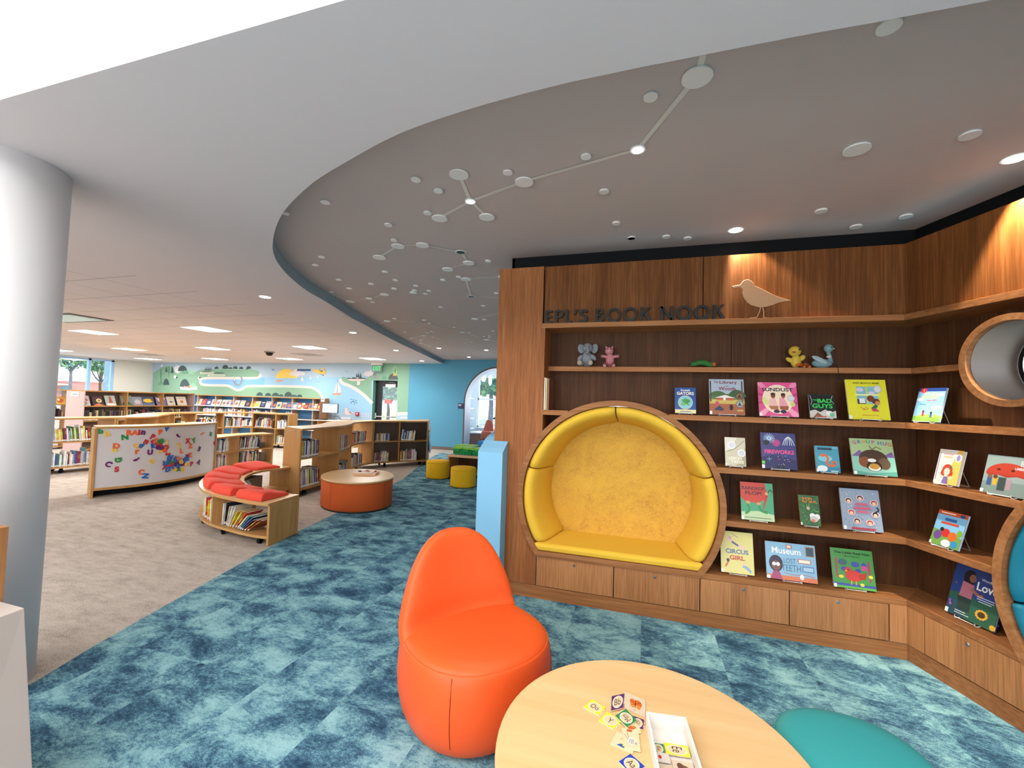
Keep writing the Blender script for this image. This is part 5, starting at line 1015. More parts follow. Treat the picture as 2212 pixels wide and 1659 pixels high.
# back: lofted horizontal slices, tapering and leaning
bk = MB(); rings = []
sl = [(.26, .335, -.06, -.345), (.34, .350, -.08, -.357), (.40, .356, -.12, -.368), (.44, .352, -.165, -.373), (.48, .345, -.168, -.376), (.54, .330, -.172, -.379), (.60, .308, -.185, -.380), (.66, .284, -.200, -.377), (.71, .259, -.212, -.371), (.76, .227, -.222, -.362), (.80, .192, -.232, -.352), (.832, .150, -.245, -.340), (.853, .100, -.262, -.325), (.863, .045, -.282, -.307)]
for z, hw, ff, rf in sl:
    mid_, th_ = (ff+rf)/2, (ff-rf)/2; ring = []
    for j in range(40):
        t = 2*PI*j/40; a, b = sup(t, th_, hw, 2.5)
        u = b/hw; bow = .10*(u**2)*(hw/.35)**1.5   # sides wrap forward
        ring.append(ch(mid_+a+bow, b, z))
    rings.append(ring)
bk.loft(rings, VIN); o = bk.build('backrest', chair, sub=1)

# ================================================================== TABLES
def oval_table(name, label, c, a, b, rot, h, drum, seat=.027, inset=.985):
    t = thing(name, label, 'table', (c[0], c[1], 0))
    mb = MB(); R_ = 1
    mb.lathe([(1*inset*.985, .0), (inset*.985, .02)], BLACK, c, 72, a, b, rot); mb.build('toe_kick', t)
    mb = MB(); mb.lathe([(inset*.985, .02), (inset, .03), (inset, h-seat-.004), (inset*.99, h-seat)], drum, c, 72, a, b, rot); mb.build('drum_base', t)
    mb = MB(); N = 72
    for f_, (x0, y0) in ((1.002, (0, 0)),):
        for ang in (-100, -10, 80, 170):
            aa = math.radians(ang)-rot; x, y = a*inset*f_*math.cos(aa), b*inset*f_*math.sin(aa); xx, yy = c[0]+x*math.cos(rot)-y*math.sin(rot), c[1]+x*math.sin(rot)+y*math.cos(rot)
            mb.tube([(xx, yy, .03), (xx, yy, h-seat-.01)], .002, mat('#9C3A16', .7), 5)
    mb.build('seam', t)
    mb = MB(); e = .006/a
    mb.lathe([(1-e*1.5, h-seat), (1, h-seat+.003), (1.002, h-seat*.5), (1, h-.0025)], mat('#CFA875', .4), c, 72, a, b, rot)
    mb.lathe([(1.0, h-.0026), (1-e*.5, h-.0006), (1-e, h)], MAPLE, c, 72, a, b, rot); mb.build('table_top', t)
    return t
ORF = fabric('#C65A24', '#B64E1C', 500)
TH = .45
oval_table('round_table', 'large round maple-topped table with an orange base in the bottom foreground', (.04, 1.556), .545, .514, 1.863, TH, ORF, inset=.95)
FT = .43
oval_table('oval_table', 'oval maple-topped orange drum table on the carpet edge in the middle of the room', (-4.161, 5.687), .516, .641, .846, FT, ORF)
def drum_stool(name, label, c, r, h, m, grp=None, cat='stool'):
    t = thing(name, label, cat, (c[0], c[1], 0), 0, grp)
    mb = MB(); mb.lathe([(r*.93, 0), (r*.93, .012)], BLACK, c, 48); mb.build('foot_plate', t)
    mb = MB(); mb.lathe([(r*.985, .012), (r, .03), (r, h-.06), (r*.995, h-.05)], m, c, 48)
    for a_ in (.3, 2.4, 4.5): mb.tube([(c[0]+r*1.0*math.cos(a_), c[1]+r*math.sin(a_), .02), (c[0]+r*math.cos(a_), c[1]+r*math.sin(a_), h-.055)], .0018, m, 5)
    mb.build('stool_body', t)
    mb = MB(); mb.lathe([(r*.995, h-.05), (r*1.005, h-.04), (r, h-.022), (r*.97, h-.007), (r*.9, h-.001), (r*.4, h), (.01, h)], m, c, 48); mb.build('stool_cushion', t)
    return t
YF2 = fabric('#F2BC1E', '#E6AE16', 500)
c1 = pz(*zM(1365, 1240), z=.36); c2 = pz(*zM(1667, 1320), z=.36)
drum_stool('drum_stool', 'yellow drum stool partly behind the play table', (c1.x, c1.y), .24, .36, YF2, 'yellow drum stools by the play table')
drum_stool('drum_stool', 'yellow drum stool in front of the play table', (c2.x, c2.y), .24, .36, YF2, 'yellow drum stools by the play table')
# teal seat in the right foreground
TS = fabric('#3FA8AA', '#389EA0', 700, .5, .05)
P5 = [pz(*q, z=.40) for q in ((1652, 1545), (1700, 1537), (1760, 1533), (1850, 1560), (1940, 1630), (1965, 1659))]
t = thing('lounge_chair', 'teal vinyl rounded seat peeking from behind the round table at the bottom right', 'chair', (.745, 1.90, 0))
TC_ = (.738, 1.885); mb = MB(); rings = []
for z, k in ((.004, .72), (.04, .885), (.09, .945), (.16, .985), (.23, 1.0), (.30, .992), (.345, .972), (.378, .945)): rings.append([Vector((TC_[0]+sup(2*PI*j/NC, .262*k, .262*k)[0], TC_[1]+sup(2*PI*j/NC, .262*k, .262*k)[1], z)) for j in range(NC)])
mb.loft(rings, TS); mb.build('seat_base', t)
mb = MB(); rings = []
for z, k in ((.370, .945), (.383, .93), (.397, .88), (.408, .78), (.415, .6), (.418, .3), (.419, .04)): rings.append([Vector((TC_[0]+sup(2*PI*j/NC, .262*k, .262*k)[0], TC_[1]+sup(2*PI*j/NC, .262*k, .262*k)[1], z)) for j in range(NC)])
mb.loft(rings, TS); mb.build('seat', t)

# puzzle cards and box on the near table
zt5 = zoom(1050, 1400, 3.16)
def tp(x, y, z=TH): return pz(*zt5(x, y), z=z)
def card(label, corners, ops, lift=0.0, face='#E9CFA8', tabs=True, z=TH):
    P = [tp(x, y, z+.003+lift) for x, y in corners]   # order: bl, br, tr, tl of the artwork as seen by a reader
    c = sum(P, Vector())/4; t = thing('puzzle_card', label, 'puzzle card', (c.x, c.y, z+lift), 0, 'alphabet puzzle cards on the round table')
    def Q(u, v, dz=0): p = P[0]*(1-u)*(1-v)+P[1]*u*(1-v)+P[2]*u*v+P[3]*(1-u)*v; return Vector((p.x, p.y, p.z+dz))
    out = [(0, 0), (1, 0), (1, .28), (1.09, .28), (1.09, .42), (1, .42), (1, .58), (1.09, .58), (1.09, .72), (1, .72), (1, 1), (0, 1)] if tabs else [(0, 0), (1, 0), (1, 1), (0, 1)]
    mb = MB(); n = len(out); mb.add([Q(u, v, 0) for u, v in out]+[Q(u, v, -.0028) for u, v in out], [tuple(range(n)), tuple(range(2*n-1, n-1, -1))]+[(i, n+i, n+(i+1) % n, (i+1) % n) for i in range(n)], mat(face, .5)); mb.build('card', t)
    w_ = (P[1]-P[0]).length; h_ = (P[3]-P[0]).length; mb = MB(); draw(mb, ops, lambda u, v, k: Q(u, v, .0003+.0001*k), rough=.35, aspect=w_/h_); mb.build('print', t)
    return t
def letter_ops(bgc, tx, tab=True): return [('r', .0, 0, 1, 1, bgc), ('e', .5, .5, .42, .42, '#F4F0E6'), ('e', .5, .5, .38, .38, '#E0C9A4'), ('t', tx, .5, .5, .42, '#3A2E26', .5 if len(tx) > 1 else .3, .0)]
card('yellow-edged puzzle card with letters Oo at the left of the scattered cards', [(665,400),(770,458),(815,405),(725,348)], letter_ops('#E8E03A', 'Oo'))
card('yellow-edged puzzle card with letter Y overlapped by the green card', [(768,495),(868,552),(925,500),(830,435)], letter_ops('#E8E03A', 'Y'))
card('purple-edged puzzle card with letters Bb propped against the butterfly card', [(853,428),(935,408),(945,310),(858,328)], letter_ops('#5A2E6E', 'Bb'), .004)
card('puzzle card with an orange butterfly picture', [(945,405),(1086,470),(1088,358),(940,293)], [('e', .42, .55, .14, .2, '#D8642A'), ('e', .68, .58, .16, .2, '#D8642A'), ('e', .4, .35, .1, .12, '#E08A3A'), ('e', .68, .36, .1, .12, '#E08A3A'), ('s', [(.55, .75), (.53, .25)], .03, '#2A1A14'), ('s', [(.25, .65), (.5, .5)], .012, '#2A1A14'), ('s', [(.8, .7), (.55, .5)], .012, '#2A1A14'), ('s', [(.3, .35), (.52, .45)], .012, '#2A1A14'), ('r', .42, .1, .6, .115, '#8A7A6A')], .0015, tabs=False, face='#DCC8AE')
card('purple-edged puzzle card with letter Q half under the green card', [(1000,540),(1070,555),(1078,490),(1005,462)], letter_ops('#5A2E6E', 'Q'), .001)
card('green-edged puzzle card with letters Mm lying on top of the pile', [(1030,495),(955,415),(880,462),(962,540)], letter_ops('#2E8A4E', 'Mm'), .0075)
card('puzzle card with a blue and yellow boat picture under the zebra card', [(848,650),(1000,720),(1020,640),(895,565)], [('p', [(.25,.1),(.6,.1),(.6,.35),(.4,.3)], '#2E5AA8'), ('p', [(.5,.2),(.68,.25),(.64,.45),(.48,.4)], '#E0D23A'), ('s', [(.3,.55),(.4,.75)], .02, '#D8642A')], .001, tabs=False)
card('puzzle card with a zebra picture beside the white box', [(945,680),(1055,705),(1040,560),(925,545)], [('e', .5, .4, .2, .2, '#E8E0DA'), ('s', [(.35,.3),(.45,.5)], .03, '#4A4440'), ('s', [(.45,.25),(.55,.5)], .03, '#4A4440'), ('s', [(.55,.25),(.62,.48)], .03, '#4A4440'), ('s', [(.3,.45),(.1,.7)], .02, '#6A5A54'), ('s', [(.35,.5),(.3,.8)], .02, '#6A5A54'), ('e', .75, .3, .1, .06, '#B8ACA4'), ('e', .45, .9, .18, .06, '#C8642A')], .005, tabs=False)
card('puzzle card with an orange picture behind the zebra card', [(940,560),(1060,580),(1040,520),(960,500)], [('e', .4, .4, .25, .2, '#C8642A'), ('e', .6, .5, .15, .15, '#D87A3A')], .003, tabs=False)
card('blue-edged puzzle card with letter A at the bottom edge of the photo', [(905,775),(1000,865),(1085,808),(985,722)], letter_ops('#2440B0', 'Aa'), 0)
# white wooden box with cards inside
BX = [tp(1092, 430, TH+.055), tp(1365, 470, TH+.055), tp(1515, 840, TH+.055), tp(1150, 860, TH+.055)]
o0 = BX[0]; ux_ = (BX[1]-BX[0]).normalized(); uy_ = Vector((ux_.y, -ux_.x, 0)); lw = (BX[1]-BX[0]).length; ll = .29
box = thing('card_box', 'open white wooden box holding puzzle cards on the round table', 'box', (o0.x, o0.y, TH), 0)
def bq(u, v, z): p = o0+ux_*u+uy_*v; return Vector((p.x, p.y, TH+z))
mb = MB(); WB = mat('#E6DED6', .5)
def bbox(u0, u1, v0, v1, za, zb2, m, M=None):
    M = M or mb; vs = [bq(u, v, z) for z in (za, zb2) for u, v in ((u0, v0), (u1, v0), (u1, v1), (u0, v1))]
    M.add(vs, [(0,1,2,3),(7,6,5,4),(4,5,1,0),(5,6,2,1),(6,7,3,2),(7,4,0,3)], m)
bbox(.008, lw-.008, 0, .008, .0, .055, WB); bbox(0, .008, 0, ll, 0, .055, WB); bbox(lw-.008, lw, 0, ll, 0, .055, WB); bbox(.008, lw-.008, ll-.008, ll, 0, .055, WB); bbox(.008, lw-.008, .008, ll-.008, 0, .005, WB)
mb.build('box_body', box, bevel=.001)
def boxcard(label, u0, v0, u1, v1, z, ops, face='#E0C9A4', rot=0):
    t = thing('puzzle_card', label, 'puzzle card', bq((u0+u1)/2, (v0+v1)/2, z), 0, 'puzzle cards inside the white box')
    mb = MB(); bbox(u0, u1, v0, v1, z, z+.003, mat(face, .5), mb); mb.build('card', t)
    def Q(u, v, k): 
        if rot: u, v = v, 1-u
        return bq(u0+(u1-u0)*u, v1+(v0-v1)*v, z+.0033+.0001*k)
    mb = MB(); draw(mb, ops, Q, rough=.35, aspect=(u1-u0)/(v1-v0)); mb.build('print', t)
boxcard('green-edged puzzle card with letters Ww inside the white box', .010, .085, .046, .128, .007, letter_ops('#2E8A4E', 'Ww'), rot=1)
boxcard('yellow-edged puzzle card with letters Ee inside the white box', .048, .082, lw-.012, .13, .011, letter_ops('#E8E03A', 'Ee'), rot=1)
boxcard('puzzle card with a brown bear picture inside the white box', .012, .17, .06, .27, .007, [('e', .5, .5, .32, .3, '#6A5444'), ('e', .3, .7, .14, .12, '#5A4436'), ('r', .3, .1, .4, .4, '#5A4436'), ('r', .6, .1, .7, .4, '#5A4436')], '#D8C4AC')
boxcard('puzzle card with a brown walrus picture inside the white box', .06, .15, lw-.012, .22, .011, [('e', .5, .45, .3, .3, '#7A5A44'), ('e', .35, .7, .15, .15, '#6A4A38')], '#D8C4AC')
boxcard('plain pale puzzle card with a red dot inside the white box', .012, .13, .055, .168, .012, [('e', .3, .5, .12, .2, '#C8302A')], '#DCD2C8')

# book/tray on the oval table
to = pz(*zM(505, 1390), z=FT+.02)
t = thing('wooden_tray', 'small pale wooden tray on the oval table heaped with puzzle pieces', 'tray', (to.x, to.y, FT))
a_ = math.radians(20); Rz = Matrix.Rotation(a_, 3, 'Z')
mb = MB(); mb.box((-.17, -.12, .0), (.17, .12, .035), mat('#E3B58E', .5)); mb.v = [tuple(Rz @ Vector(v) + Vector((to.x, to.y, FT))) for v in mb.v]; mb.build('tray_body', t, bevel=.003)
t2 = thing('puzzle_board', 'flat white picture puzzle lying on the wooden tray', 'puzzle', (to.x, to.y, FT+.036), a_)
mb = MB(); mb.box((-.16, -.13, .0), (.11, .09, .006), mat('#E9E0D8', .5)); mb.v = [tuple(Rz @ Vector(v) + Vector((to.x, to.y, FT+.036))) for v in mb.v]; mb.build('board', t2)
mb = MB(); draw(mb, [('e', .3,.35,.14,.1,'#6A3A2A'), ('e', .6,.3,.12,.1,'#C8B89A'), ('e', .5,.65,.2,.12,'#7A8A8E'), ('e', .8,.6,.1,.14,'#8A4A2E'), ('e', .25,.7,.08,.08,'#C8A04A')], lambda u, v, k: Rz @ Vector((-.16+.27*u, -.13+.22*v, 0)) + Vector((to.x, to.y, FT+.0425+.0002*k))); mb.build('print', t2)
for i, (dx, dy, c_, l_) in enumerate(((-.09, -.03, '#5A3A2A', 'dark brown wooden puzzle piece on the tray'), (.0, .05, '#D8504A', 'red wooden puzzle piece in the middle of the tray'), (.13, .03, '#C82A4A', 'crimson wooden puzzle piece at the right end of the tray'), (.04, -.04, '#C8785A', 'tan wooden puzzle piece on the tray'))):
    p = Rz @ Vector((dx, dy, 0)) + Vector((to.x, to.y, FT+(.044 if dx < .11 else .036)))
    mb = MB(); mb.lathe([(.028, 0), (.03, .004), (.028, .012)], mat(c_, .5), (0, 0), 14, 1, .6, i); mb.v = [tuple(Vector(v)+p) for v in mb.v]; mb.ball(p+Vector((0, 0, .018)), .008, mat('#D8B080', .4), n=8, k=6)
    o = mb.build('puzzle_piece'); origin(o, p); tag(o, l_, 'puzzle piece')
# play table with green bins
pt = thing('play_table', 'low maple play table with a grey top and open shelf beside the yellow stools', 'table', (-3.4, 8.9, 0))
A0 = pz(*zM(1470, 1440), z=0); px0, py0 = A0.x, A0.y; ht = tall(zM(1475, 1172), px0, py0)
mb = MB(); mb.box((px0-.02, py0, ht-.045), (px0+1.3, py0+1.0, ht), mat('#DDB184', .4)); mb.box((px0+.02, py0+.04, ht-.001), (px0+1.26, py0+.96, ht+.002), mat('#A9A6A4', .5)); mb.build('table_top', pt, bevel=.003)
for x in (px0, px0+1.24): 
    mb = MB(); mb.box((x, py0+.01, 0), (x+.03, py0+.98, ht-.045), OAK); mb.build('side_panel', pt)
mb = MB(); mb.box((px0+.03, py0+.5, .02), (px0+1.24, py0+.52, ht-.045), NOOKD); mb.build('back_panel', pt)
mb = MB(); mb.box((px0+.03, py0+.02, .10), (px0+1.24, py0+.5, .13), OAKX); mb.build('shelf', pt)
gm, lm = mat('#159A48', .4), mat('#8CCB22', .4)
for q, lab, dy in ((zM(1635, 1140), 'green plastic bin with lime lid at the left end of the play table', 0), (zM(1740, 1148), 'green plastic bin with lime lid next to the leftmost bin', 0), (zM(1860, 1150), 'green plastic bin with lime lid beside the blue half wall', -.05), (zM(1650, 1100), 'green plastic bin with lime lid in the back row', .42), (zM(1760, 1100), 'green plastic bin with lime lid second in the back row', .42)):
    p = pz(*q, z=ht+.002); p = Vector((p.x, py0+.30+dy, ht+.0025)); d = ray(*q); p.x = d.x/d.y*p.y
    t = thing('storage_bin', lab, 'bin', p, 0, 'green lidded bins on the play table'); mb = MB(); rings = []
    for z, k in ((0, .86), (.004, .88), (.10, .98), (.11, 1.05), (.12, 1.05)): rings.append([p+Vector((.118*k*sx_, .17*k*sy_, z)) for sx_, sy_ in ((-.9,-1),(.9,-1),(1,-.9),(1,.9),(.9,1),(-.9,1),(-1,.9),(-1,-.9))])
    mb.loft(rings, gm, smooth=False)
    for dx in (-.1, -.05, 0, .05, .1): mb.box((p.x+dx-.004, p.y-.172, p.z+.02), (p.x+dx+.004, p.y-.15, p.z+.095), gm)
    mb.build('tub', t)
    mb = MB(); rings = []
    for z, k in ((.12, 1.07), (.132, 1.07), (.138, .9), (.15, .88), (.152, .8)): rings.append([p+Vector((.118*k*sx_, .17*k*sy_, z)) for sx_, sy_ in ((-.9,-1),(.9,-1),(1,-.9),(1,.9),(.9,1),(-.9,1),(-1,.9),(-1,-.9))])
    mb.loft(rings, lm, smooth=False); mb.build('lid', t)
    mb = MB(); mb.box((p.x-.05, p.y-.19, p.z+.085), (p.x+.05, p.y-.165, p.z+.12), gm); mb.build('handle', t)
# ================================================================== BOOKCASES AND BOOKS
unit = MB(); unit.box((-.5, .0, 0), (.5, 1, 1), COVER); unit.box((-.36, .03, .97), (.36, .985, 1.003), PAGES)
ubook = unit.build('book'); UME = ubook.data; bpy.data.objects.remove(ubook)
PAL = ['#E9E6E4', '#E4DCCB', '#D8D4D0', '#C4CCD8', '#F0EEEC', '#DAD4D8', '#E8E4DA', '#DDD3C0', '#C9C2B8', '#F0EEEA', '#B8342E', '#8E2430', '#1F3A6A', '#2E5E8E', '#23262E', '#3A3A44', '#D8A83A', '#E8D27A', '#3E7A4A', '#5A8A8E', '#6A3A6E', '#C86A3A', '#7A5A44', '#9AA8B8', '#D8907A', '#4A6A3A', '#BFC8CE', '#101218', '#E0E0E6', '#A83A5A', '#3A8AA8']
LIGHTP = ['#E9E6E4', '#DAD4D8', '#C8C4D0', '#E4DCCB', '#B9C4D4', '#F0EEEC', '#9AA0B0', '#C04A4A', '#2E4A8A', '#D8B05A', '#6A6A72', '#E8E2D4', '#7A3A5A']
DARKP = ['#1A1C24', '#2E2428', '#3A2E28', '#20304A', '#5A2A2A', '#6A5A3A', '#8A7A4A', '#2A3A34', '#4A3A5A', '#B8A878', '#14161C', '#7A2A34']
LOOKS = [(['#E8E4DA', '#DDD3C0', '#F0EEEA', '#C9C2B8', '#E0E0E6'], 'pale-spined'), (['#B8342E', '#8E2430', '#A83A5A', '#C86A3A'], 'red-spined'), (['#1F3A6A', '#2E5E8E', '#3A8AA8', '#9AA8B8'], 'blue-spined'), (['#23262E', '#3A3A44', '#101218'], 'dark-spined'), (['#D8A83A', '#E8D27A'], 'yellow-spined'), (['#3E7A4A', '#4A6A3A', '#5A8A8E'], 'green-spined')]
def look(hexc):
    r, g_, b = [int(hexc[i:i+2], 16) for i in (1, 3, 5)]; mx, mn = max(r, g_, b), min(r, g_, b)
    if mx < 80: return 'dark'
    if mx-mn < 40: return 'white' if mn > 190 else 'grey'
    if r == mx: return 'red' if g_ < 100 and b < 130 else ('yellow' if g_ > 150 and b < 140 else ('cream' if mn > 150 else 'brown'))
    if g_ == mx: return 'green'
    return 'blue'
class Shelf:
    """curved bookcase between a front and a back plan line"""
    def __init__(s, F, B): s.F, s.B = F, B; s.L = [0]
    def at(s, t, side='F'):
        P = s.F if side == 'F' else s.B; n = len(P)-1; x = min(max(t, 0), 1)*n; i = min(int(x), n-1); return P[i].lerp(P[i+1], x-i)
    def t_at(s, px_, z):
        best = None
        for i in range(401):
            p = s.at(i/400); q = Vector((p.x, p.y, z))-CAM; X = CX+F0*q.dot(_r)/q.dot(_f)
            if best is None or abs(X-px_) < best[0]: best = (abs(X-px_), i/400)
        return best[1]
def resample(P, n=48):
    P = [Vector((p[0], p[1], 0)) for p in P]; d = [0]
    for i in range(1, len(P)): d.append(d[-1]+(P[i]-P[i-1]).length)
    out = []; j = 0
    for k in range(n+1):
        x = d[-1]*k/n
        while j < len(P)-2 and d[j+1] < x: j += 1
        out.append(P[j].lerp(P[j+1], (x-d[j])/max(d[j+1]-d[j], 1e-6)))
    return out
def offset(P, dist, n=48):
    out = []
    for i, p in enumerate(P):
        d = P[min(i+1, len(P)-1)]-P[max(i-1, 0)]; d.normalize(); out.append(p+Vector((-d.y, d.x, 0))*dist)
    return out
def bookcase(name, label, sh, h, levels, divs, cat='bookcase', top=OAKTOP, endm=OAK, closed=(), casters=True, base=.10, th=.03, ends=(0, 1), topm=None, group=None, over=.012):
    c = sh.at(.5); t = thing(name, label, cat, (c.x, c.y, 0), 0, group)
    F, B = sh.F, sh.B
    Fo = [f+(f-b).normalized()*over for f, b in zip(F, B)]; Bo = [b+(b-f).normalized()*over for f, b in zip(F, B)]
    mb = MB(); mb.ribbon(Fo, Bo, h-th, h, OAKX, top); mb.build('top_board', t)
    mb = MB(); mb.ribbon(F, B, base, base+.028, OAKX); mb.build('base_shelf', t)
    for z in levels: mb = MB(); mb.ribbon([f.lerp(b, .01) for f, b in zip(F, B)], [f.lerp(b, .99) for f, b in zip(F, B)], z-.024, z, OAKX); mb.build('shelf', t)
    for i, dv in enumerate(divs):
        a, b = sh.at(dv), sh.at(dv, 'B'); d = (b-a).normalized(); nn = Vector((-d.y, d.x, 0))*.014
        mb = MB(); mb.prism([(a+nn).to_tuple()[:2], (b+nn).to_tuple()[:2], (b-nn).to_tuple()[:2], (a-nn).to_tuple()[:2]], base+.0281 if casters else 0, h-th, OAK); mb.build('divider', t)
    for e in ends:
        a, b = sh.at(e), sh.at(e, 'B'); d = (b-a).normalized(); nn = Vector((-d.y, d.x, 0))*.013
        mb = MB(); mb.prism([(a+nn).to_tuple()[:2], (b+nn).to_tuple()[:2], (b-nn).to_tuple()[:2], (a-nn).to_tuple()[:2]], .005, h-th+.001, endm); mb.build('end_panel', t, bevel=.002)
    for t0, t1 in closed:
        n = 10; P = [sh.at(t0+(t1-t0)*i/n).lerp(sh.at(t0+(t1-t0)*i/n, 'B'), .5) for i in range(n+1)]; Q = [p+Vector((.006, .006, 0)) for p in P]
        mb = MB(); mb.ribbon(P, Q, base+.028, h-th, mat('#75655A', .7)); mb.build('back_panel', t)
    if casters:
        k = 6
        for i in range(k):
            tt = .04+.92*i/(k-1)
            for u in (.12, .88):
                p = sh.at(tt).lerp(sh.at(tt, 'B'), u); w_ = MB(); ax_ = Vector((math.cos(i), math.sin(i), 0))
                rr = .036 if base > .08 else .03; P_ = [p+ax_*x+Vector((0, 0, rr)) for x in (-.018, .018)]
                w_.tube(P_, rr, BLACKM, 16); w_.box((p.x-.02, p.y-.02, rr), (p.x+.02, p.y+.02, base), BLACKM); w_.build('caster', t)
    return t
BOOKS = []; NB = [0]; STUFF = MB()
def fill(sh, t0, t1, z, hmean, label, group, depth=.17, pal=PAL, lean=0, inset=.02, thm=.016, stuff=False, hvar=.03, seed=0, side='F', vary=True):
    rnd = random.Random(seed+int(t0*1000)+int(z*77)); 
    a, b = sh.at(t0, side), sh.at(t1, side); L = sum((sh.at(t0+(t1-t0)*(i+1)/8, side)-sh.at(t0+(t1-t0)*i/8, side)).length for i in range(8)); x = .004
    th0 = None; k = 0; lean = math.radians(lean)
    while True:
        th = max(.006, rnd.gauss(thm, thm*.38)); 
        step = th/max(math.cos(lean), .3)
        if x+step > L-.003: break
        tt = t0+(t1-t0)*(x+step/2)/L; p = sh.at(tt, side); q = sh.at(tt+.01 if tt < .98 else tt-.01, side); d = (q-p).normalized()*(1 if tt < .98 else -1)
        back = (sh.at(tt, 'B' if side == 'F' else 'F')-p).normalized()
        if vary or k == 0: hh = max(.12, rnd.gauss(hmean, hvar))
        else: hh = hmean+rnd.uniform(-.002, .002)
        dp = depth*rnd.uniform(.9, 1.05); col = rnd.choice(pal); rz = math.atan2(back.y, back.x)-PI/2
        le = lean+math.radians(rnd.uniform(-1.5, 1.5)) if lean else math.radians(rnd.uniform(-.8, .8))
        pos_ = p+back*(inset+rnd.uniform(0, .012)); zz = z+.002+(th/2*abs(math.sin(le)))
        dq = (pos_-CAM).dot(_f); BOOKS.append((0 if stuff else hh*(.6*dp*abs(math.sin(le))+th+.05*dp)/dq**2, pos_, zz, rz, le, th, dp, hh, col, label, group))
        x += step; k += 1; continue
def place_books(limit):
    BOOKS.sort(key=lambda b: -b[0])
    for i, (_, pos_, zz, rz, le, th, dp, hh, col, label, group) in enumerate(BOOKS):
        if i < limit and label:
            o = bpy.data.objects.new('book', UME); C.objects.link(o); o.location = (pos_.x, pos_.y, zz); o.rotation_euler = (0, le, rz); o.scale = (th*.97, dp, hh)
            o.color = lin(col); tag(o, look(col)+'-spined '+label, 'book', group+', '+look(col)+' spines')
        else:
            M = Matrix.Translation((pos_.x, pos_.y, zz)) @ Matrix.Rotation(rz, 4, 'Z') @ Matrix.Rotation(le, 4, 'Y')
            vs = [M @ Vector((u*th*.48, v*dp, w_*hh)) for w_ in (0, 1) for u, v in ((-1, 0), (1, 0), (1, 1), (-1, 1))]
            st = [M @ Vector((u*th*.44, -.002, w_*hh)) for u, w_ in ((-1, .04), (1, .04), (1, .14), (-1, .14))]
            STUFF.add(vs, [(0,3,2,1),(0,1,5,4),(1,2,6,5),(2,3,7,6),(3,0,4,7)], mat(col, .4)); STUFF.add(vs[4:], [(0,1,2,3)], PAGES); STUFF.add(st, [(0,1,2,3)], PAGES)
    if STUFF.v:
        o = STUFF.build('distant_shelved_books'); tag(o, 'rows of small shelved books on the most distant and hidden bookcase shelves', 'books', kind='stuff')
def zh(pts, z): return [pz(*p, z=z) for p in pts]
zl = zoom(100, 820, 9.217); zbb = zoom(320, 820, 9.217); zc = zoom(540, 820, 9.217); zdd = zoom(760, 880, 11.06); ze = zoom(600, 890, 9.217); zk = zoom(380, 960, 4.424); zm = zoom(440, 900, 10.055)
# --- tall serpentine bookcase right of the coral bench
HS = 1.085
Fp = zh([ze(480,335), ze(750,315), ze(1050,290), ze(1255,275), ze(1440,238), ze(1490,212), ze(1600,196), ze(1750,186), ze(1910,178), zdd(600,325), zdd(860,325), zdd(1130,325), zdd(1500,328), zdd(1815,328)], HS)
Fp = catmull(Fp, 4); F = resample(Fp); 
for _ in range(3): F = [F[0]]+[(F[i-1]+F[i]*2+F[i+1])/4 for i in range(1, len(F)-1)]+[F[-1]]
B = offset(F, .50); b0_, b1_ = pz(*ze(150, 290), z=HS), Vector((-5.63, 10.72, 0)); b0_.z = 0; D0, D1 = b0_-B[0], b1_-B[-1]
for i in range(len(B)): u = i/(len(B)-1); B[i] = B[i]+D0*max(0, 1-u*4)**1.5+D1*max(0, 1-(1-u)*4)**1.5
S1 = Shelf(F, B)
def ts(f, x, y, z=HS): return S1.t_at(f(x, y)[0], z)
d1, d2, d3, d4, d5 = ts(ze, 1256, 400), ts(ze, 1490, 400), ts(ze, 1905, 300), ts(ze, 1928, 300), ts(zdd, 1155, 500)
t = bookcase('serpentine_bookcase', 'tall S-shaped oak bookcase with two rows of books winding back to the blue wall', S1, HS, [.61], [d1, d2, d3, d4, d5], closed=[(d4, 1)])
cells = [(ze, 492, 850, .61, .27, 0), (ze, 1268, 1418, .61, .24, 0), (ze, 1540, 1775, .61, .24, 2), (zdd, 560, 915, .61, .175, 0), (zdd, 1175, 1515, .61, .235, 6),
         (ze, 470, 860, .13, .26, -5), (ze, 1245, 1418, .13, .2, 0), (ze, 1515, 1705, .13, .23, 0), (zdd, 545, 880, .13, .23, 5), (zdd, 1155, 1560, .13, .24, 0)]
names = ['upper shelf of the S-shaped bookcase at its near end', 'upper shelf of the S-shaped bookcase beside the narrow divider', 'upper shelf in the inner bend of the S-shaped bookcase', 'upper left shelf of the far section of the S-shaped bookcase', 'upper right shelf of the far section of the S-shaped bookcase',
         'lower shelf of the S-shaped bookcase at its near end', 'lower shelf of the S-shaped bookcase beside the narrow divider', 'lower shelf in the inner bend of the S-shaped bookcase', 'lower left shelf of the far section of the S-shaped bookcase', 'lower right shelf of the far section of the S-shaped bookcase']
for i, ((f, xa_, xb3, z, hm, ln), nm) in enumerate(zip(cells, names)):
    zz = z if z > .2 else .128
    a, b = S1.t_at(f(xa_, 0)[0], z+.1), S1.t_at(f(xb3, 0)[0], z+.1)
    fill(S1, a, b, zz, hm, 'book on the '+nm, 'books on the '+nm, lean=ln, thm=.019, seed=i*31, pal=LIGHTP if i in (3,) else PAL, hvar=.02, vary=i != 3)
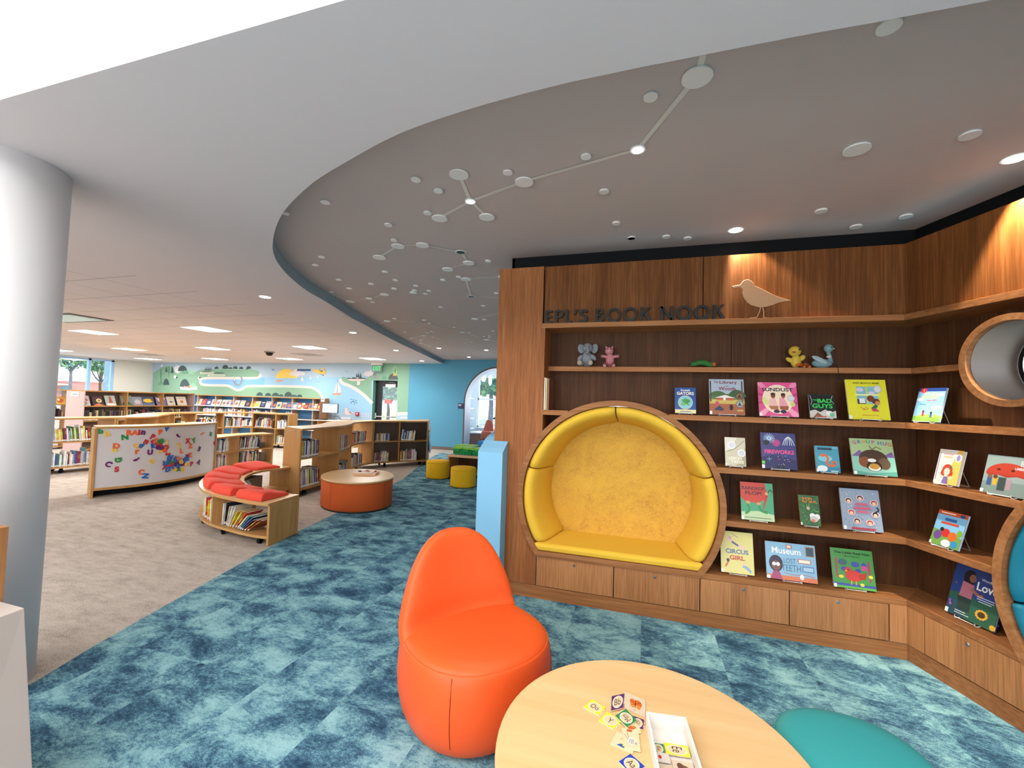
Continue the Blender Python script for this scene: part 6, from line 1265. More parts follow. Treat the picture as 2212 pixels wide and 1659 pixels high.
# labels hook and end display at the far right end
eb = S1.at(1); ee = S1.at(1, 'B'); dd_ = (ee-eb).normalized(); nn_ = Vector((dd_.y, -dd_.x, 0))
if nn_.x < 0: nn_ = -nn_
t = thing('display_rack', 'grey rack holding a bird picture book on the S-shaped bookcase far end', 'rack', (ee.x, ee.y, .5))
def er(u, n, z): p = eb.lerp(ee, u)+nn_*(.016+n); return Vector((p.x, p.y, z))
mb = MB(); 
for u0, u1, n0, n1, z0, z1q, m_ in ((.05, .98, 0, .07, .30, .34, mat('#A7A3A6', .5)), (.05, .98, 0, .05, .80, .86, mat('#B9B2B2', .5)), (.03, 1, 0, .01, .02, .98, mat('#A9A1A6', .5))):
    vs = [er(u, n, z) for z in (z0, z1q) for u, n in ((u0, n0), (u1, n0), (u1, n1), (u0, n1))]; mb.add(vs, [(0,1,2,3),(7,6,5,4),(4,5,1,0),(5,6,2,1),(6,7,3,2),(7,4,0,3)], m_)
mb.build('rack_panel', t)
t = thing('display_book', 'light blue book with a white bird on the end rack of the S-shaped bookcase', 'book', er(.5, .03, .345))
mb = MB(); vs = [er(u, n, z) for z, n0 in ((.345, .055), (.79, .02)) for u, n in ((.1, n0), (.92, n0), (.92, n0-.015), (.1, n0-.015))]; mb.add(vs, [(0,1,2,3),(7,6,5,4),(4,5,1,0),(5,6,2,1),(6,7,3,2),(7,4,0,3)], mat('#4FA0C4', .35)); mb.build('cover', t)
mb = MB(); draw(mb, [('e', .6, .42, .16, .22, '#EDEAE6'), ('e', .6, .7, .06, .1, '#2A3A44'), ('s', [(.4,.6),(.2,.8)], .05, '#2A3A44'), ('e', .55, .3, .06, .08, '#8FA0A8')], lambda u, v, k: er(.1+.82*u, .0565-.035*v+.0004*k, .345+.445*v)); mb.build('cover_art', t)

# --- low bookcase right of the whiteboard
HU = .76
Fp = zh([zm(290,452), zm(540,425), zm(780,402), zm(1150,382), zm(1515,366)], HU)
F = resample(catmull(Fp, 4)); B = offset(F, .44); S2 = Shelf(F, B)
d1 = S2.t_at(zm(775, 0)[0], HU)
bookcase('low_bookcase', 'low oak bookcase behind the coral bench, joined to the right end of the whiteboard', S2, HU, [.45], [d1], base=.10)
for i, (xa_, xb3, z, hm, ln, nm) in enumerate(((292, 575, .45, .24, 2, 'upper left shelf of the low bookcase beside the whiteboard'), (800, 1235, .45, .23, 6, 'upper right shelf of the low bookcase behind the bench'), (285, 545, .128, .24, 0, 'lower left shelf of the low bookcase beside the whiteboard'), (785, 1215, .128, .24, 3, 'lower right shelf of the low bookcase behind the bench'))):
    fill(S2, S2.t_at(zm(xa_, 0)[0], z+.12), S2.t_at(zm(xb3, 0)[0], z+.12), z, hm, 'book on the '+nm, 'books on the '+nm, lean=ln, seed=500+i, thm=.022 if i == 0 else .017, pal=['#D8D8CC', '#E4E2DA', '#2A4A9A', '#D8CE98', '#B8B8A8'] if i == 0 else PAL)
# metal bookends/boxes seen through
def magbox(name, label, p, w_, d_, h_, rz, m): 
    t = thing(name, label, 'bin', p, rz); R_ = Matrix.Rotation(rz, 3, 'Z'); mb = MB()
    for a, b in (((-w_/2, -d_/2, 0), (w_/2, d_/2, .004)), ((-w_/2, -d_/2, 0), (w_/2, -d_/2+.006, h_)), ((-w_/2, d_/2-.006, 0), (w_/2, d_/2, h_)), ((-w_/2, -d_/2, 0), (-w_/2+.006, d_/2, h_)), ((w_/2-.006, -d_/2, 0), (w_/2, d_/2, h_))): mb.box(a, b, m)
    mb.v = [tuple(R_ @ Vector(v)+Vector(p)) for v in mb.v]; mb.build('bin_body', t); return t
BOXM = mat('#8F857C', .6)
for px_, z, w_, h_, lab in ((1320, .452, .20, .11, 'grey cardboard bin on the upper shelf at the right end of the low bookcase'), (1310, .13, .2, .2, 'grey cardboard bin on the lower shelf at the right end of the low bookcase')):
    tt = S2.t_at(zm(px_, 0)[0], z); p = S2.at(tt).lerp(S2.at(tt, 'B'), .6); bk_ = S2.at(tt, 'B')-S2.at(tt); magbox('paper_bin', lab, (p.x, p.y, z), w_, .2, h_, math.atan2(bk_.y, bk_.x)-PI/2, BOXM)
for f, px_, z, w_, h_, lab in ((ze, 915, .612, .16, .12, 'grey bin behind the books on the upper near shelf of the S-shaped bookcase'), (ze, 925, .13, .16, .25, 'grey bin behind the books on the lower near shelf of the S-shaped bookcase'), (ze, 1730, .13, .12, .16, 'grey bin behind the books in the inner bend of the S-shaped bookcase')):
    tt = S1.t_at(f(px_, 0)[0], z); p = S1.at(tt).lerp(S1.at(tt, 'B'), .66); bk_ = S1.at(tt, 'B')-S1.at(tt); magbox('paper_bin', lab, (p.x, p.y, z), w_, .2, h_, math.atan2(bk_.y, bk_.x)-PI/2, BOXM)

# --- whiteboard unit
HW = 1.055
Fp = [Vector(p) for p in ((-7.80, 4.38, 0), (-7.60, 4.86, 0), (-7.55, 5.36, 0), (-7.63, 5.85, 0), (-7.82, 6.30, 0))]
F = resample(catmull([Vector((p.x, p.y, 0)) for p in Fp], 4))
for _ in range(4): F = [F[0]]+[(F[i-1]+F[i]*2+F[i+1])/4 for i in range(1, len(F)-1)]+[F[-1]]
B = offset(F, .42); S3 = Shelf(F, B)
c = S3.at(.5); wbt = thing('whiteboard_bookcase', 'curved oak bookcase with a whiteboard back covered in coloured magnetic letters', 'bookcase', (c.x, c.y, 0))
mb = MB(); mb.ribbon([f+(f-b).normalized()*.012 for f, b in zip(F, B)], B, HW-.03, HW, OAKX, OAKTOP); mb.build('top_board', wbt)
mb = MB(); mb.ribbon([f+(f-b).normalized()*.008 for f, b in zip(F, B)], B, .105, .14, OAKX); mb.build('base_board', wbt)
fi = [f.lerp(b, .015) for f, b in zip(F, B)]
mb = MB(); mb.ribbon(fi, [f.lerp(b, .03) for f, b in zip(F, B)], .14, HW-.03, mat('#CFCBCB', .25, spec=.6)); mb.build('whiteboard', wbt)
for e in (0, 1):
    a, b = S3.at(e), S3.at(e, 'B'); a = a+(a-b).normalized()*.012; d = (b-a).normalized(); nn = Vector((-d.y, d.x, 0))*.016
    mb = MB(); mb.prism([(a+nn).to_tuple()[:2], (b+nn).to_tuple()[:2], (b-nn).to_tuple()[:2], (a-nn).to_tuple()[:2]], .0, HW-.028, OAK); mb.build('end_panel', wbt, bevel=.002)
mb = MB(); mb.ribbon([f.lerp(b, .3) for f, b in zip(F, B)], [f.lerp(b, .85) for f, b in zip(F, B)], .012, .105, BLACKM); mb.build('base_frame', wbt)
# magnetic letters: pixel on the board -> nearest point of the curved face
MC = {'o': ('#F0642A', 'orange'), 'r': ('#C22A32', 'red'), 'g': ('#1E8A42', 'green'), 'y': ('#EFC24A', 'yellow'), 'b': ('#1F62B4', 'blue'), 'p': ('#6A1F66', 'purple')}
zw = zoom(180, 890, 6.9125)
def board_hit(q):
    d = ray(*q); best = None
    for i in range(len(fi)-1):
        a, b = fi[i], fi[i+1]; e_ = b-a; den = d.x*(-e_.y)+e_.x*d.y
        if abs(den) < 1e-9: continue
        t_ = (-(a.x)*e_.y+e_.x*a.y)/den; s_ = (d.x*a.y-d.y*a.x)/den
        if -0.02 <= s_ <= 1.02 and t_ > 0 and (best is None or t_ < best[0]): best = (t_, CAM+d*t_, e_.normalized())
    return best
ML = [('b',262,285,'g',0,'at the top left corner'),('B',358,325,'y',8,'near the top left corner'),('N',618,375,'g',5,'left of the word rain'),('R',688,308,'o',0,'starting the word rain'),('A',768,308,'o',0,'second in the word rain'),('I',833,303,'r',0,'third in the word rain'),('n',893,308,'p',-8,'ending the word rain'),('P',1150,298,'o',5,'at the top middle right of the word rain'),('V',1242,250,'b',-8,'topmost at the board edge'),
      ('f',1415,357,'p',60,'alone in the upper right half'),('I',1775,323,'o',70,'lying sideways near the top right'),('x',1902,330,'g',15,'near the top right corner'),('P',1035,372,'r',-25,'above the upper cluster'),('D',490,508,'o',0,'in the upper left half above a yellow o'),('o',460,567,'y',0,'in the upper left half under the orange d'),('Q',785,508,'y',0,'left of the blue d'),('d',865,495,'b',-35,'right of the yellow q'),('n',935,445,'r',-25,'left of the upper cluster'),
      ('r',803,595,'o',0,'alone left of the purple u'),('U',995,600,'p',0,'in the middle of the board'),('G',520,718,'g',90,'at the lower left'),('C',375,780,'p',-25,'farthest down on the left'),('S',497,855,'r',0,'at the lower left under the green g'),('f',793,707,'p',130,'in the lower middle left'),('Q',1020,738,'y',10,'in the lower middle'),('C',862,897,'o',-15,'at the bottom above the blue n'),('N',925,953,'b',80,'lowest on the board'),
      ('J',1243,465,'y',0,'right of the upper cluster'),('T',1422,508,'y',0,'in the upper right half'),('X',1558,430,'r',0,'right of the yellow t'),('Y',1648,425,'g',15,'right of the red x'),('Z',1598,508,'o',0,'under the red x'),('L',1462,580,'o',0,'right of the upper cluster above the lower one'),('E',1728,550,'p',20,'at the middle right'),('n',1955,460,'r',0,'touching the right frame'),('t',1252,630,'r',80,'between the two clusters'),
      ('A',1722,745,'p',30,'farthest right in the lower half'),('P',1615,775,'r',0,'right of the lower cluster'),('Z',1592,642,'o',0,'at the top right of the lower cluster')]
cl1 = [('r',1040,445,'r',30),('Q',1090,432,'o',0),('m',1150,435,'g',20),('W',1130,482,'r',10),('k',1043,500,'b',10),('e',1105,530,'p',0),('B',1168,530,'p',0),('O',1228,530,'r',0),('e',1210,575,'o',10),('f',1150,590,'y',-35)]
cl2 = [('N',1295,670,'b',-25),('b',1275,712,'b',10),('H',1222,762,'b',10),('m',1315,752,'g',-15),('K',1380,700,'b',40),('T',1430,692,'o',90),('X',1218,815,'r',0),('w',1300,800,'r',30),('D',1255,855,'b',0),('a',1370,780,'p',20),('S',1400,745,'p',0),('Y',1330,830,'b',30),('M',1440,780,'p',10),('K',1415,810,'b',0),('o',1453,745,'y',0),('v',1548,660,'p',0),('K',1520,710,'b',30),('x',1545,700,'b',0),('l',1498,770,'p',-30),('e',1530,782,'y',0),('e',1360,860,'y',90),('R',1420,845,'g',0),('n',1480,855,'y',0)]
def magnet(chh, x, y, ck, rot, place, k):
    hit = board_hit(zw(x, y))
    if not hit: return
    _, P_, tg = hit; nrm = Vector((tg.y, -tg.x, 0)); 
    if nrm.dot(CAM-P_) < 0: nrm = -nrm
    if tg.cross(nrm).z > 0: tg = -tg
    hexc, nm = MC[ck]; vs, fs, tw, thh = text_mesh(chh, .055)
    sz = (.085 if chh.isupper() or chh in 'bdfklt' else .068)/max(thh, .3); a = math.radians(rot); n = len(vs); V = []
    right = nrm.cross(Vector((0, 0, 1))); 
    if right.dot(_r) < 0: right = -right
    for zo in (.001+.004*(k % 3), .009+.004*(k % 3)):
        for u, v in vs:
            u, v = (u-tw/2)*sz, (v-thh/2)*sz; u, v = u*math.cos(a)-v*math.sin(a), u*math.sin(a)+v*math.cos(a); V.append(P_+right*u+Vector((0, 0, v))+nrm*zo)
    # boundary edges for the sides
    from collections import Counter
    cnt = Counter(); dr_ = {}
    for f in fs:
        for i in range(len(f)): e = (f[i], f[(i+1) % len(f)]); cnt[tuple(sorted(e))] += 1; dr_[tuple(sorted(e))] = e
    F_ = [tuple(i+n for i in f) for f in fs]+[tuple(f[::-1]) for f in fs]+[(dr_[e][0], dr_[e][1], dr_[e][1]+n, dr_[e][0]+n) for e, c_ in cnt.items() if c_ == 1]
    mb = MB(); mb.add(V, F_, mat(hexc, .35)); o = mb.build('magnetic_letter'); origin(o, P_)
    tag(o, f'{nm} magnetic letter {chh} {place}', 'letter', 'magnetic letters on the whiteboard')
for k, (c_, x, y, ck, r2, pl) in enumerate(ML): magnet(c_, x, y, ck, r2, pl + ' of the whiteboard' if 'board' not in pl and 'frame' not in pl else pl, 0)
for k, (c_, x, y, ck, r2) in enumerate(cl1): magnet(c_, x, y, ck, r2, 'in the small upper cluster on the whiteboard', k)
for k, (c_, x, y, ck, r2) in enumerate(cl2): magnet(c_, x, y, ck, r2, 'in the dense lower cluster on the whiteboard', k)

# --- long serpentine bookcase behind
HL = 1.05
Fp = zh([zl(-60,772), zl(155,770), zl(600,765), zl(1000,758), zl(1500,750), zl(2200,733), zbb(200,712), zbb(400,685), zbb(470,668), zbb(700,660), zbb(950,655), zbb(1300,653), zbb(1700,653), zbb(2100,656), zc(300,668), zc(510,678), zc(765,686)], HL)
F = resample(catmull(Fp, 3), 64)
for _ in range(6): F = [F[0]]+[(F[i-1]+F[i]*2+F[i+1])/4 for i in range(1, len(F)-1)]+[F[-1]]
B = offset(F, .56); S4 = Shelf(F, B)
tx = lambda f, x, z=HL: S4.t_at(f(x, 0)[0], z)
divs = [tx(zl, 1375), tx(zl, 1430), tx(zbb, 205), tx(zbb, 430), tx(zbb, 540), tx(zbb, 962), tx(zbb, 1515), tx(zbb, 2085), tx(zc, 510)]
bookcase('long_serpentine_bookcase', 'long winding oak bookcase running behind the whiteboard across the room', S4, HL, [.60], divs, closed=[(divs[7], 1)])
cl = [(zl, 20, 975, .60, .25, -6, 'upper shelf at the column end of the long winding bookcase'), (zl, 20, 900, .128, .26, 0, 'bottom shelf at the column end of the long winding bookcase'), (zbb, 1535, 1905, .60, .24, 3, 'upper shelf of the long winding bookcase left of its closed end'), (zc, 85, 440, .60, .24, 8, 'upper shelf of the closed section of the long winding bookcase'), (zc, 530, 730, .60, .23, 0, 'upper shelf at the right end of the long winding bookcase'),
      (zc, 505, 690, .128, .24, 3, 'lower shelf at the right end of the long winding bookcase'), (zbb, 570, 760, .60, .2, 0, 'upper shelf in the far bend of the long winding bookcase'), (zbb, 1010, 1330, .60, .22, 0, 'open upper shelf over the right end of the whiteboard')]
for i, (f, xa_, xb3, z, hm, ln, nm) in enumerate(cl):
    fill(S4, tx(f, xa_, z+.12), tx(f, xb3, z+.12), z, hm, 'book on the '+nm, 'books on the '+nm, lean=ln, seed=900+i, thm=.019 if i < 2 else .022, pal=LIGHTP if i in (4,) else PAL)
for xa_, xb3, z in ((985, 1370, .128), (1535, 1900, .128)): fill(S4, tx(zbb, xa_, z), tx(zbb, xb3, z), z, .24, '', '', stuff=True, seed=int(xa_), thm=.02)

# --- curved coral bench with shelves below
HB = .45
zo_ = [zk(893,588), zk(700,577), zk(500,548), zk(300,493), zk(170,425), zk(150,380), zk(190,335), zk(270,285), zk(400,240), zk(600,205), zk(760,185), zk(1000,165), zk(1180,170)]
O_ = zh(zo_[:6], HB); I_ = zh([zk(1172,480), zk(1080,472), zk(760,412), zk(665,372), zk(640,325), zk(700,282), zk(820,247), zk(1000,228)], HB) + [Vector((-5.50, 5.80, HB))]
IN = resample(catmull([Vector((p.x, p.y, 0)) for p in I_], 4), 48)
for _ in range(3): IN = [IN[0]]+[(IN[i-1]+IN[i]*2+IN[i+1])/4 for i in range(1, len(IN)-1)]+[IN[-1]]
a0_ = pz(580, 1182.6)
def nrm_off(P, d):
    out = []
    for i, p in enumerate(P):
        t_ = P[min(i+1, len(P)-1)]-P[max(i-1, 0)]; t_.normalize(); out.append(p+Vector((-t_.y, t_.x, 0))*d)
    return out
OUT = nrm_off(IN, .47)
if (OUT[0]-a0_).length > (nrm_off(IN, -.47)[0]-a0_).length: OUT = nrm_off(IN, -.47)
OUT = resample(OUT, 48)
S5 = Shelf(OUT, IN)
bookcase('bench_bookcase', 'low curved oak bench with book shelves underneath and coral cushions on top', S5, HB, [], [.27, .62], top=MAPLE, cat='bench', casters=True, base=.075, th=.028)
CW = fabric('#EE5440', '#E44A38', 600, .8)
def seat_pad(t0, t1, label):
    mb = MB(); rings = []; n = 8
    for i in range(n+1):
        tt = t0+(t1-t0)*i/n; o_, i_ = S5.at(tt), S5.at(tt, 'B'); e_ = min(i, n-i)/n; sh_ = 0 if 0 < i < n else .012
        prof = [(.07, 0), (.06, .04), (.08, .068), (.13, .094), (.34, .088), (.62, .050), (.86, .040), (.91, .030), (.92, 0)]
        rings.append([Vector((*(o_.lerp(i_, u)).to_tuple()[:2], HB+.001+max(0, z-sh_))) for u, z in prof])
    mb.loft(rings, CW, smooth=True); o = mb.build('bench_cushion', bevel=.007, angle=60, seg=2); c = S5.at((t0+t1)/2).lerp(S5.at((t0+t1)/2, 'B'), .5); origin(o, (c.x, c.y, HB+.001))
    tag(o, label, 'cushion', 'coral cushions on the curved bench')
pads = [(.035, .155, 'coral seat cushion nearest the camera on the curved bench'), (.185, .31, 'coral seat cushion second from the near end of the curved bench'), (.345, .455, 'coral seat cushion third from the near end of the curved bench'), (.49, .60, 'coral seat cushion fourth from the near end of the curved bench'), (.635, .76, 'coral seat cushion fifth from the near end of the curved bench'), (.795, .93, 'coral seat cushion farthest back on the curved bench')]
for a, b, lab in pads: seat_pad(a, b, lab)
# slanted picture books in the near bench compartment, all individually leaning
tA, tB = .235, .03
cols = ['#F0ECE8', '#2A2A2E', '#C9B08A', '#D8D8DC', '#D8D2C0', '#E0A82A', '#E8C86A', '#D8442E', '#E8E4DA', '#2E7A6A', '#2E6AA0', '#2A3A4A', '#B85A2E', '#8A3A2A', '#E8E0D0', '#D8B83A']
deg = [3, 5, 12, 18, 26, 32, 38, 43, 46, 49, 52, 54, 56, 58]
for i, (c_, dg) in enumerate(zip(cols, deg)):
    tt = .232-.0105*i*.98; p = S5.at(tt); q = S5.at(tt-.01); d = (q-p).normalized(); back = (S5.at(tt, 'B')-p).normalized()
    o = bpy.data.objects.new('book', UME); C.objects.link(o); hh = .24+.02*math.sin(i*2.1); th_ = .011; le = math.radians(dg)
    rz = math.atan2(d.y, d.x); sgn = 1
    pp_ = p+back*(.05+.01*math.sin(i))
    o.location = (pp_.x, pp_.y, .105+th_*.5*math.sin(le)); o.scale = (th_, .20, hh)
    # local x along the shelf, y into the shelf
    bx = Vector((math.cos(rz), math.sin(rz), 0)); by = Vector((-bx.y, bx.x, 0)); 
    if by.dot(back) < 0: bx = -bx; by = -by; le_ = -le
    else: le_ = le
    o.rotation_euler = (0, le_, math.atan2(bx.y, bx.x)); o.color = lin(c_)
    tag(o, f'{look(c_)}-spined picture book leaning in the near compartment of the curved bench', 'book', 'slanting picture books under the curved bench, '+look(c_)+' spines')
for i, (c_, h_, lab) in enumerate((('#D8C83A', .27, 'yellow and red picture book at the outer end of the bench compartment'), ('#E8E6E6', .28, 'white picture book upright behind the yellow ones under the curved bench'), ('#C8342E', .25, 'red picture book under the left curve of the bench'), ('#E0B020', .23, 'thick yellow book under the left curve of the bench'), ('#E4E2DE', .26, 'white book between red and yellow ones under the left curve of the bench'))):
    tt = .40-.024*i; p = S5.at(tt); back = (S5.at(tt, 'B')-p).normalized(); o = bpy.data.objects.new('book', UME); C.objects.link(o); pp_ = p+back*.03
    o.location = (pp_.x, pp_.y, .104); o.scale = (.022, .2, h_); o.rotation_euler = (0, 0, math.atan2(back.y, back.x)-PI/2); o.color = lin(c_); tag(o, lab, 'book')
# inside of the bench's curve: grey divider box and a few books
tt = .80; p = S5.at(tt).lerp(S5.at(tt, 'B'), .55); bk_ = S5.at(tt, 'B')-S5.at(tt); magbox('paper_bin', 'grey bin of papers in the far compartment under the curved bench', (p.x, p.y, .104), .62, .16, .22, math.atan2(bk_.y, bk_.x)-PI/2, BOXM)
SI = Shelf(IN, OUT)
fill(SI, .665, .76, .104, .2, 'book inside the inner curve of the bench', 'books inside the inner curve of the bench', seed=77, depth=.12, thm=.016, pal=['#4A5A3A', '#8A9A5A', '#3A3A3A', '#E8E4E4'], lean=-4)
# ================================================================== FAR SHELVING, DESK
def at_fwd(px_, py_, D): return CAM + ray(px_, py_)*D
P1, P2 = at_fwd(183, 860, 11.0), at_fwd(420, 860, 14.4)
ztop = at_fwd(183, 843, 11.0).z
F = resample([P1, P2], 24); B = offset(F, .5)
S6 = Shelf(F, B); sh_z = at_fwd(183, 876.8, 11.0).z; sh2 = at_fwd(183, 903, 12.4).z
bookcase('tall_bookcase', 'tall oak bookcase with a pale pink end panel before the left window', S6, ztop, [sh_z, sh_z-.38, sh_z-.80], [.33, .66], endm=mat('#C7AAA6', .6), top=OAKTOP, casters=False, base=.05, closed=[(0, 1)])
P3 = at_fwd(92, 860, 11.3); P4 = at_fwd(145, 860, 11.7)
F = resample([P3, P4], 12); S7 = Shelf(F, offset(F, .4))
bookcase('tall_bookcase', 'tall bookcase mostly hidden behind the round column', S7, ztop, [sh_z, sh_z-.38, sh_z-.80], [], casters=False, base=.05)
e0, e1 = S6.at(0), S6.at(0, 'B'); p = e0.lerp(e1, .45); nd = (F[0]-F[-1]).normalized()
dq = (P1-P2).normalized(); dq.z = 0; pl = e0.lerp(e1, .3)+dq*.02; pr_ = e0.lerp(e1, .72)+dq*.02
mb = MB(); mb.add([(pl.x, pl.y, ztop-.16), (pr_.x, pr_.y, ztop-.16), (pr_.x, pr_.y, ztop-.05), (pl.x, pl.y, ztop-.05)], [(0,1,2,3)], mat('#EDE9EE', .5)); mb.add([(a.x, a.y, z) for a, z in ((pl.lerp(pr_, .2)+dq*.003, ztop-.115), (pl.lerp(pr_, .8)+dq*.003, ztop-.115), (pl.lerp(pr_, .8)+dq*.003, ztop-.1), (pl.lerp(pr_, .2)+dq*.003, ztop-.1))], [(0,1,2,3)], mat('#4A4A5A', .5))
tag(mb.build('shelf_label'), 'white paper label on the pale pink end panel of the tall bookcase', 'label')
def faceout(sh, px_, z, wpx, hpx, col, art, lab, grp, inset=.06, side='F', tilt=.3):
    tt = sh.t_at(px_, z+.1); p = sh.at(tt, side); q = sh.at(min(tt+.02, 1), side)-sh.at(max(tt-.02, 0), side); ux = q.normalized()
    back = (sh.at(tt, 'B')-sh.at(tt)).normalized()
    if back.dot(Vector((-ux.y, ux.x, 0))) < 0: ux = -ux
    D_ = (p-CAM).dot(_f); wd = (sh.at(sh.t_at(px_+wpx/2, z+.1), side)-sh.at(sh.t_at(px_-wpx/2, z+.1), side)).length; hh = hpx*D_/F0*1.04
    c = p+back*inset; c.z = z+.003; rz = math.atan2(ux.y, ux.x)
    t = thing('display_book', lab, 'book', c, rz, grp)
    up_ = Vector((0, 0, math.cos(tilt)))+back*math.sin(tilt); no = ux.cross(up_)
    def Pq(u, v, n): return c+ux*((u-.5)*wd)+up_*(v*hh)+no*n
    mb = MB(); vs = [Pq(u, v, n) for n in (-.012, 0) for u, v in ((0,0),(1,0),(1,1),(0,1))]; mb.add(vs, [(3,2,1,0),(4,5,6,7),(0,1,5,4),(1,2,6,5),(2,3,7,6),(3,0,4,7)], mat(col, .35)); mb.build('cover', t)
    mb = MB(); draw(mb, art, lambda u, v, k: Pq(u, v, .002+.0008*k), aspect=wd/hh); mb.build('cover_art', t)
tb = [(195, 30/2.2, '#B9B2BE', [('p', [(.1,.9),(.7,.6),(.9,.7),(.5,.4)], '#A8503A'), ('p', [(0,0),(.6,.2),(.2,.5)], '#8A8A5A')], 'grey picture book with a red bird shape beside the pink end panel'),
      (219, 24, '#2E1A22', [('e', .6, .5, .25, .2, '#E8D8A0'), ('e', .6, .5, .14, .1, '#8A7A3A'), ('p', [(0,0),(1,0),(.5,.25)], '#D87A4A'), ('r', .1, .75, .9, .8, '#8A3A3A')], 'dark picture book with a pale fish shape on the tall bookcase'),
      (246, 22, '#A9B8AE', [('p', [(.3,.2),(.7,.2),(.6,.9),(.4,.9)], '#A8584A'), ('e', .5, .12, .45, .12, '#EDE6DC')], 'pale green picture book with a red dress shape on the tall bookcase'),
      (281, 24, '#7E8E88', [('p', [(0,.1),(.4,.6),(.7,.3),(1,.1)], '#3A3A36'), ('p', [(0,0),(1,0),(1,.2),(0,.1)], '#5A7A4A')], 'grey-green picture book with a dark mountain on the tall bookcase'),
      (304, 21, '#8F94A8', [('e', .5, .4, .3, .3, '#C8C0C4'), ('r', .1, .1, .9, .2, '#C8907A')], 'blue-grey picture book with a pale castle shape on the tall bookcase'),
      (327, 25, '#4A5678', [('e', .5, .55, .42, .22, '#E8C42E'), ('r', 0, 0, 1, .22, '#6A7A9A'), ('e', .85, .62, .1, .1, '#7A3A2A')], 'picture book with a wide yellow shape on the tall bookcase'),
      (355, 21, '#8078A0', [('r', .1, .7, .9, .85, '#E8E0E8'), ('e', .3, .6, .15, .15, '#E8E0E8'), ('r', .1, .05, .6, .12, '#D8A08A')], 'lavender picture book with white title letters on the tall bookcase'),
      (376, 17, '#DCD4C4', [('e', .5, .4, .2, .08, '#4A4A50'), ('r', .3, .75, .7, .78, '#8A7A6A')], 'cream upright picture book with a small dark drawing on the tall bookcase'),
      (399, 20, '#E8E0D2', [('r', .35, .3, .65, .55, '#D07A3A'), ('r', .2, .75, .8, .79, '#A87A6A')], 'cream square picture book with an orange box near the end of the tall bookcase')]
for x, wpx, col, art, lab in tb: faceout(S6, x, sh_z, wpx, 22 if x < 300 else 19, col, art, lab, 'face-out books on the tall bookcase', tilt=.35)
faceout(S7, 133, sh_z, 20, 16, '#C8A04A', [('e', .5, .5, .35, .3, '#B8502E'), ('e', .3, .6, .12, .15, '#E8E0DA')], 'orange framed picture book glimpsed between the column and the pink panel', 'face-out books by the column')
for f, xa_, xb3 in ((None, 186, 416),): fill(S6, .01, .97, sh_z-.38, .24, 'book on the second shelf of the tall bookcase', 'books on the second shelf of the tall bookcase', seed=41, pal=DARKP, thm=.035, stuff=True)
fill(S7, .1, .95, sh_z-.38, .24, '', '', seed=43, pal=DARKP, thm=.03, stuff=True)
# wall shelf under the mural
YS = 12.62
zt_ = py(560, 856.3, YS).z; zs1 = py(560, 880.0, YS).z
xl_, xr2 = py(415, 860, YS).x, py(692, 860, YS).x
F = resample([(xl_-1.5, YS), (xr2, YS)], 24); B = [Vector((p.x, YW-.02, 0)) for p in F]; S8 = Shelf(F, B)
t = bookcase('wall_bookcase', 'long low oak shelf unit with blue backing under the mural, filled with face-out books', S8, zt_, [zs1, zs1-.36, zs1-.72], [], casters=False, base=.05, topm=None)
mb = MB(); mb.box((xl_-1.5, YW-.03, .08), (xr2, YW-.02, zt_-.03), mat('#4F8FCB', .5)); mb.build('back_panel', t)
for i in range(8):
    x = xr2-.35-i*.92
    mb = MB(); mb.box((x-.02, YS+.05, .08), (x+.02, YW-.03, zt_-.03), mat('#B9A58E', .5)); mb.build('bracket', t)
for z in (zs1, zs1-.36, zs1-.72): 
    mb = MB(); mb.box((xl_-1.5, YS-.012, z-.028), (xr2-.02, YS-.0005, z+.004), mat('#E8E0D6', .4)); mb.build('shelf_lip', t)
xs9 = [660,712,770,832,880,945,990,1035,1090,1155,1215,1275,1328,1390,1450,1520,1570,1630,1690,1750,1805,1850,1885,1935,1990,2035]
wc = ['#E4DCE4','#A83A4A','#2A4A9A','#DCDCE6','#D8DCEA','#E8DC9A','#E8E4DE','#D89A7A','#E4E0DA','#E8DCC8','#1E1E26','#D8A03A','#C8B48A','#2A2A40','#E4DADA','#22469A','#E0CC6A','#8A7A6A','#3A4A8A','#8AB0DC','#A8502E','#D8CC9A','#7A2A3A','#C8824A','#A88A2E','#C84A6A']
for i, (x, c_) in enumerate(zip(xs9, wc)):
    a2 = random.Random(i); art = [('e', .5, .45, .3, .25, a2.choice(['#F0E6DC', '#D8603A', '#3A5A9A', '#E8C84A', '#8A4A6A', '#F4F0F0'])), ('r', .15, .75, .85, .85, a2.choice(['#2A2A3A', '#F0F0F0', '#B83A3A']))]
    side_ = 'dark' if look(c_) == 'dark' else look(c_)
    faceout(S8, 300+x/5.267, zs1, 10.2, 13.5, c_, art, f'{side_} face-out book on the blue-backed wall shelf, number {i+1} from its left end' if False else f'small {side_} face-out book on the blue-backed shelf under the mural', f'{side_} face-out books on the blue-backed wall shelf', inset=.05, tilt=.35)
for k, (a, b) in enumerate(((.27, .40), (.42, .55), (.57, .64), (.66, .72), (.80, .84))): fill(S8, a, b, zs1-.36, .22, 'x', 'y', seed=60+k, thm=.03, stuff=True, pal=LIGHTP)
fill(S8, .25, .6, zs1-.72, .22, 'x', 'y', seed=70, thm=.03, stuff=True)
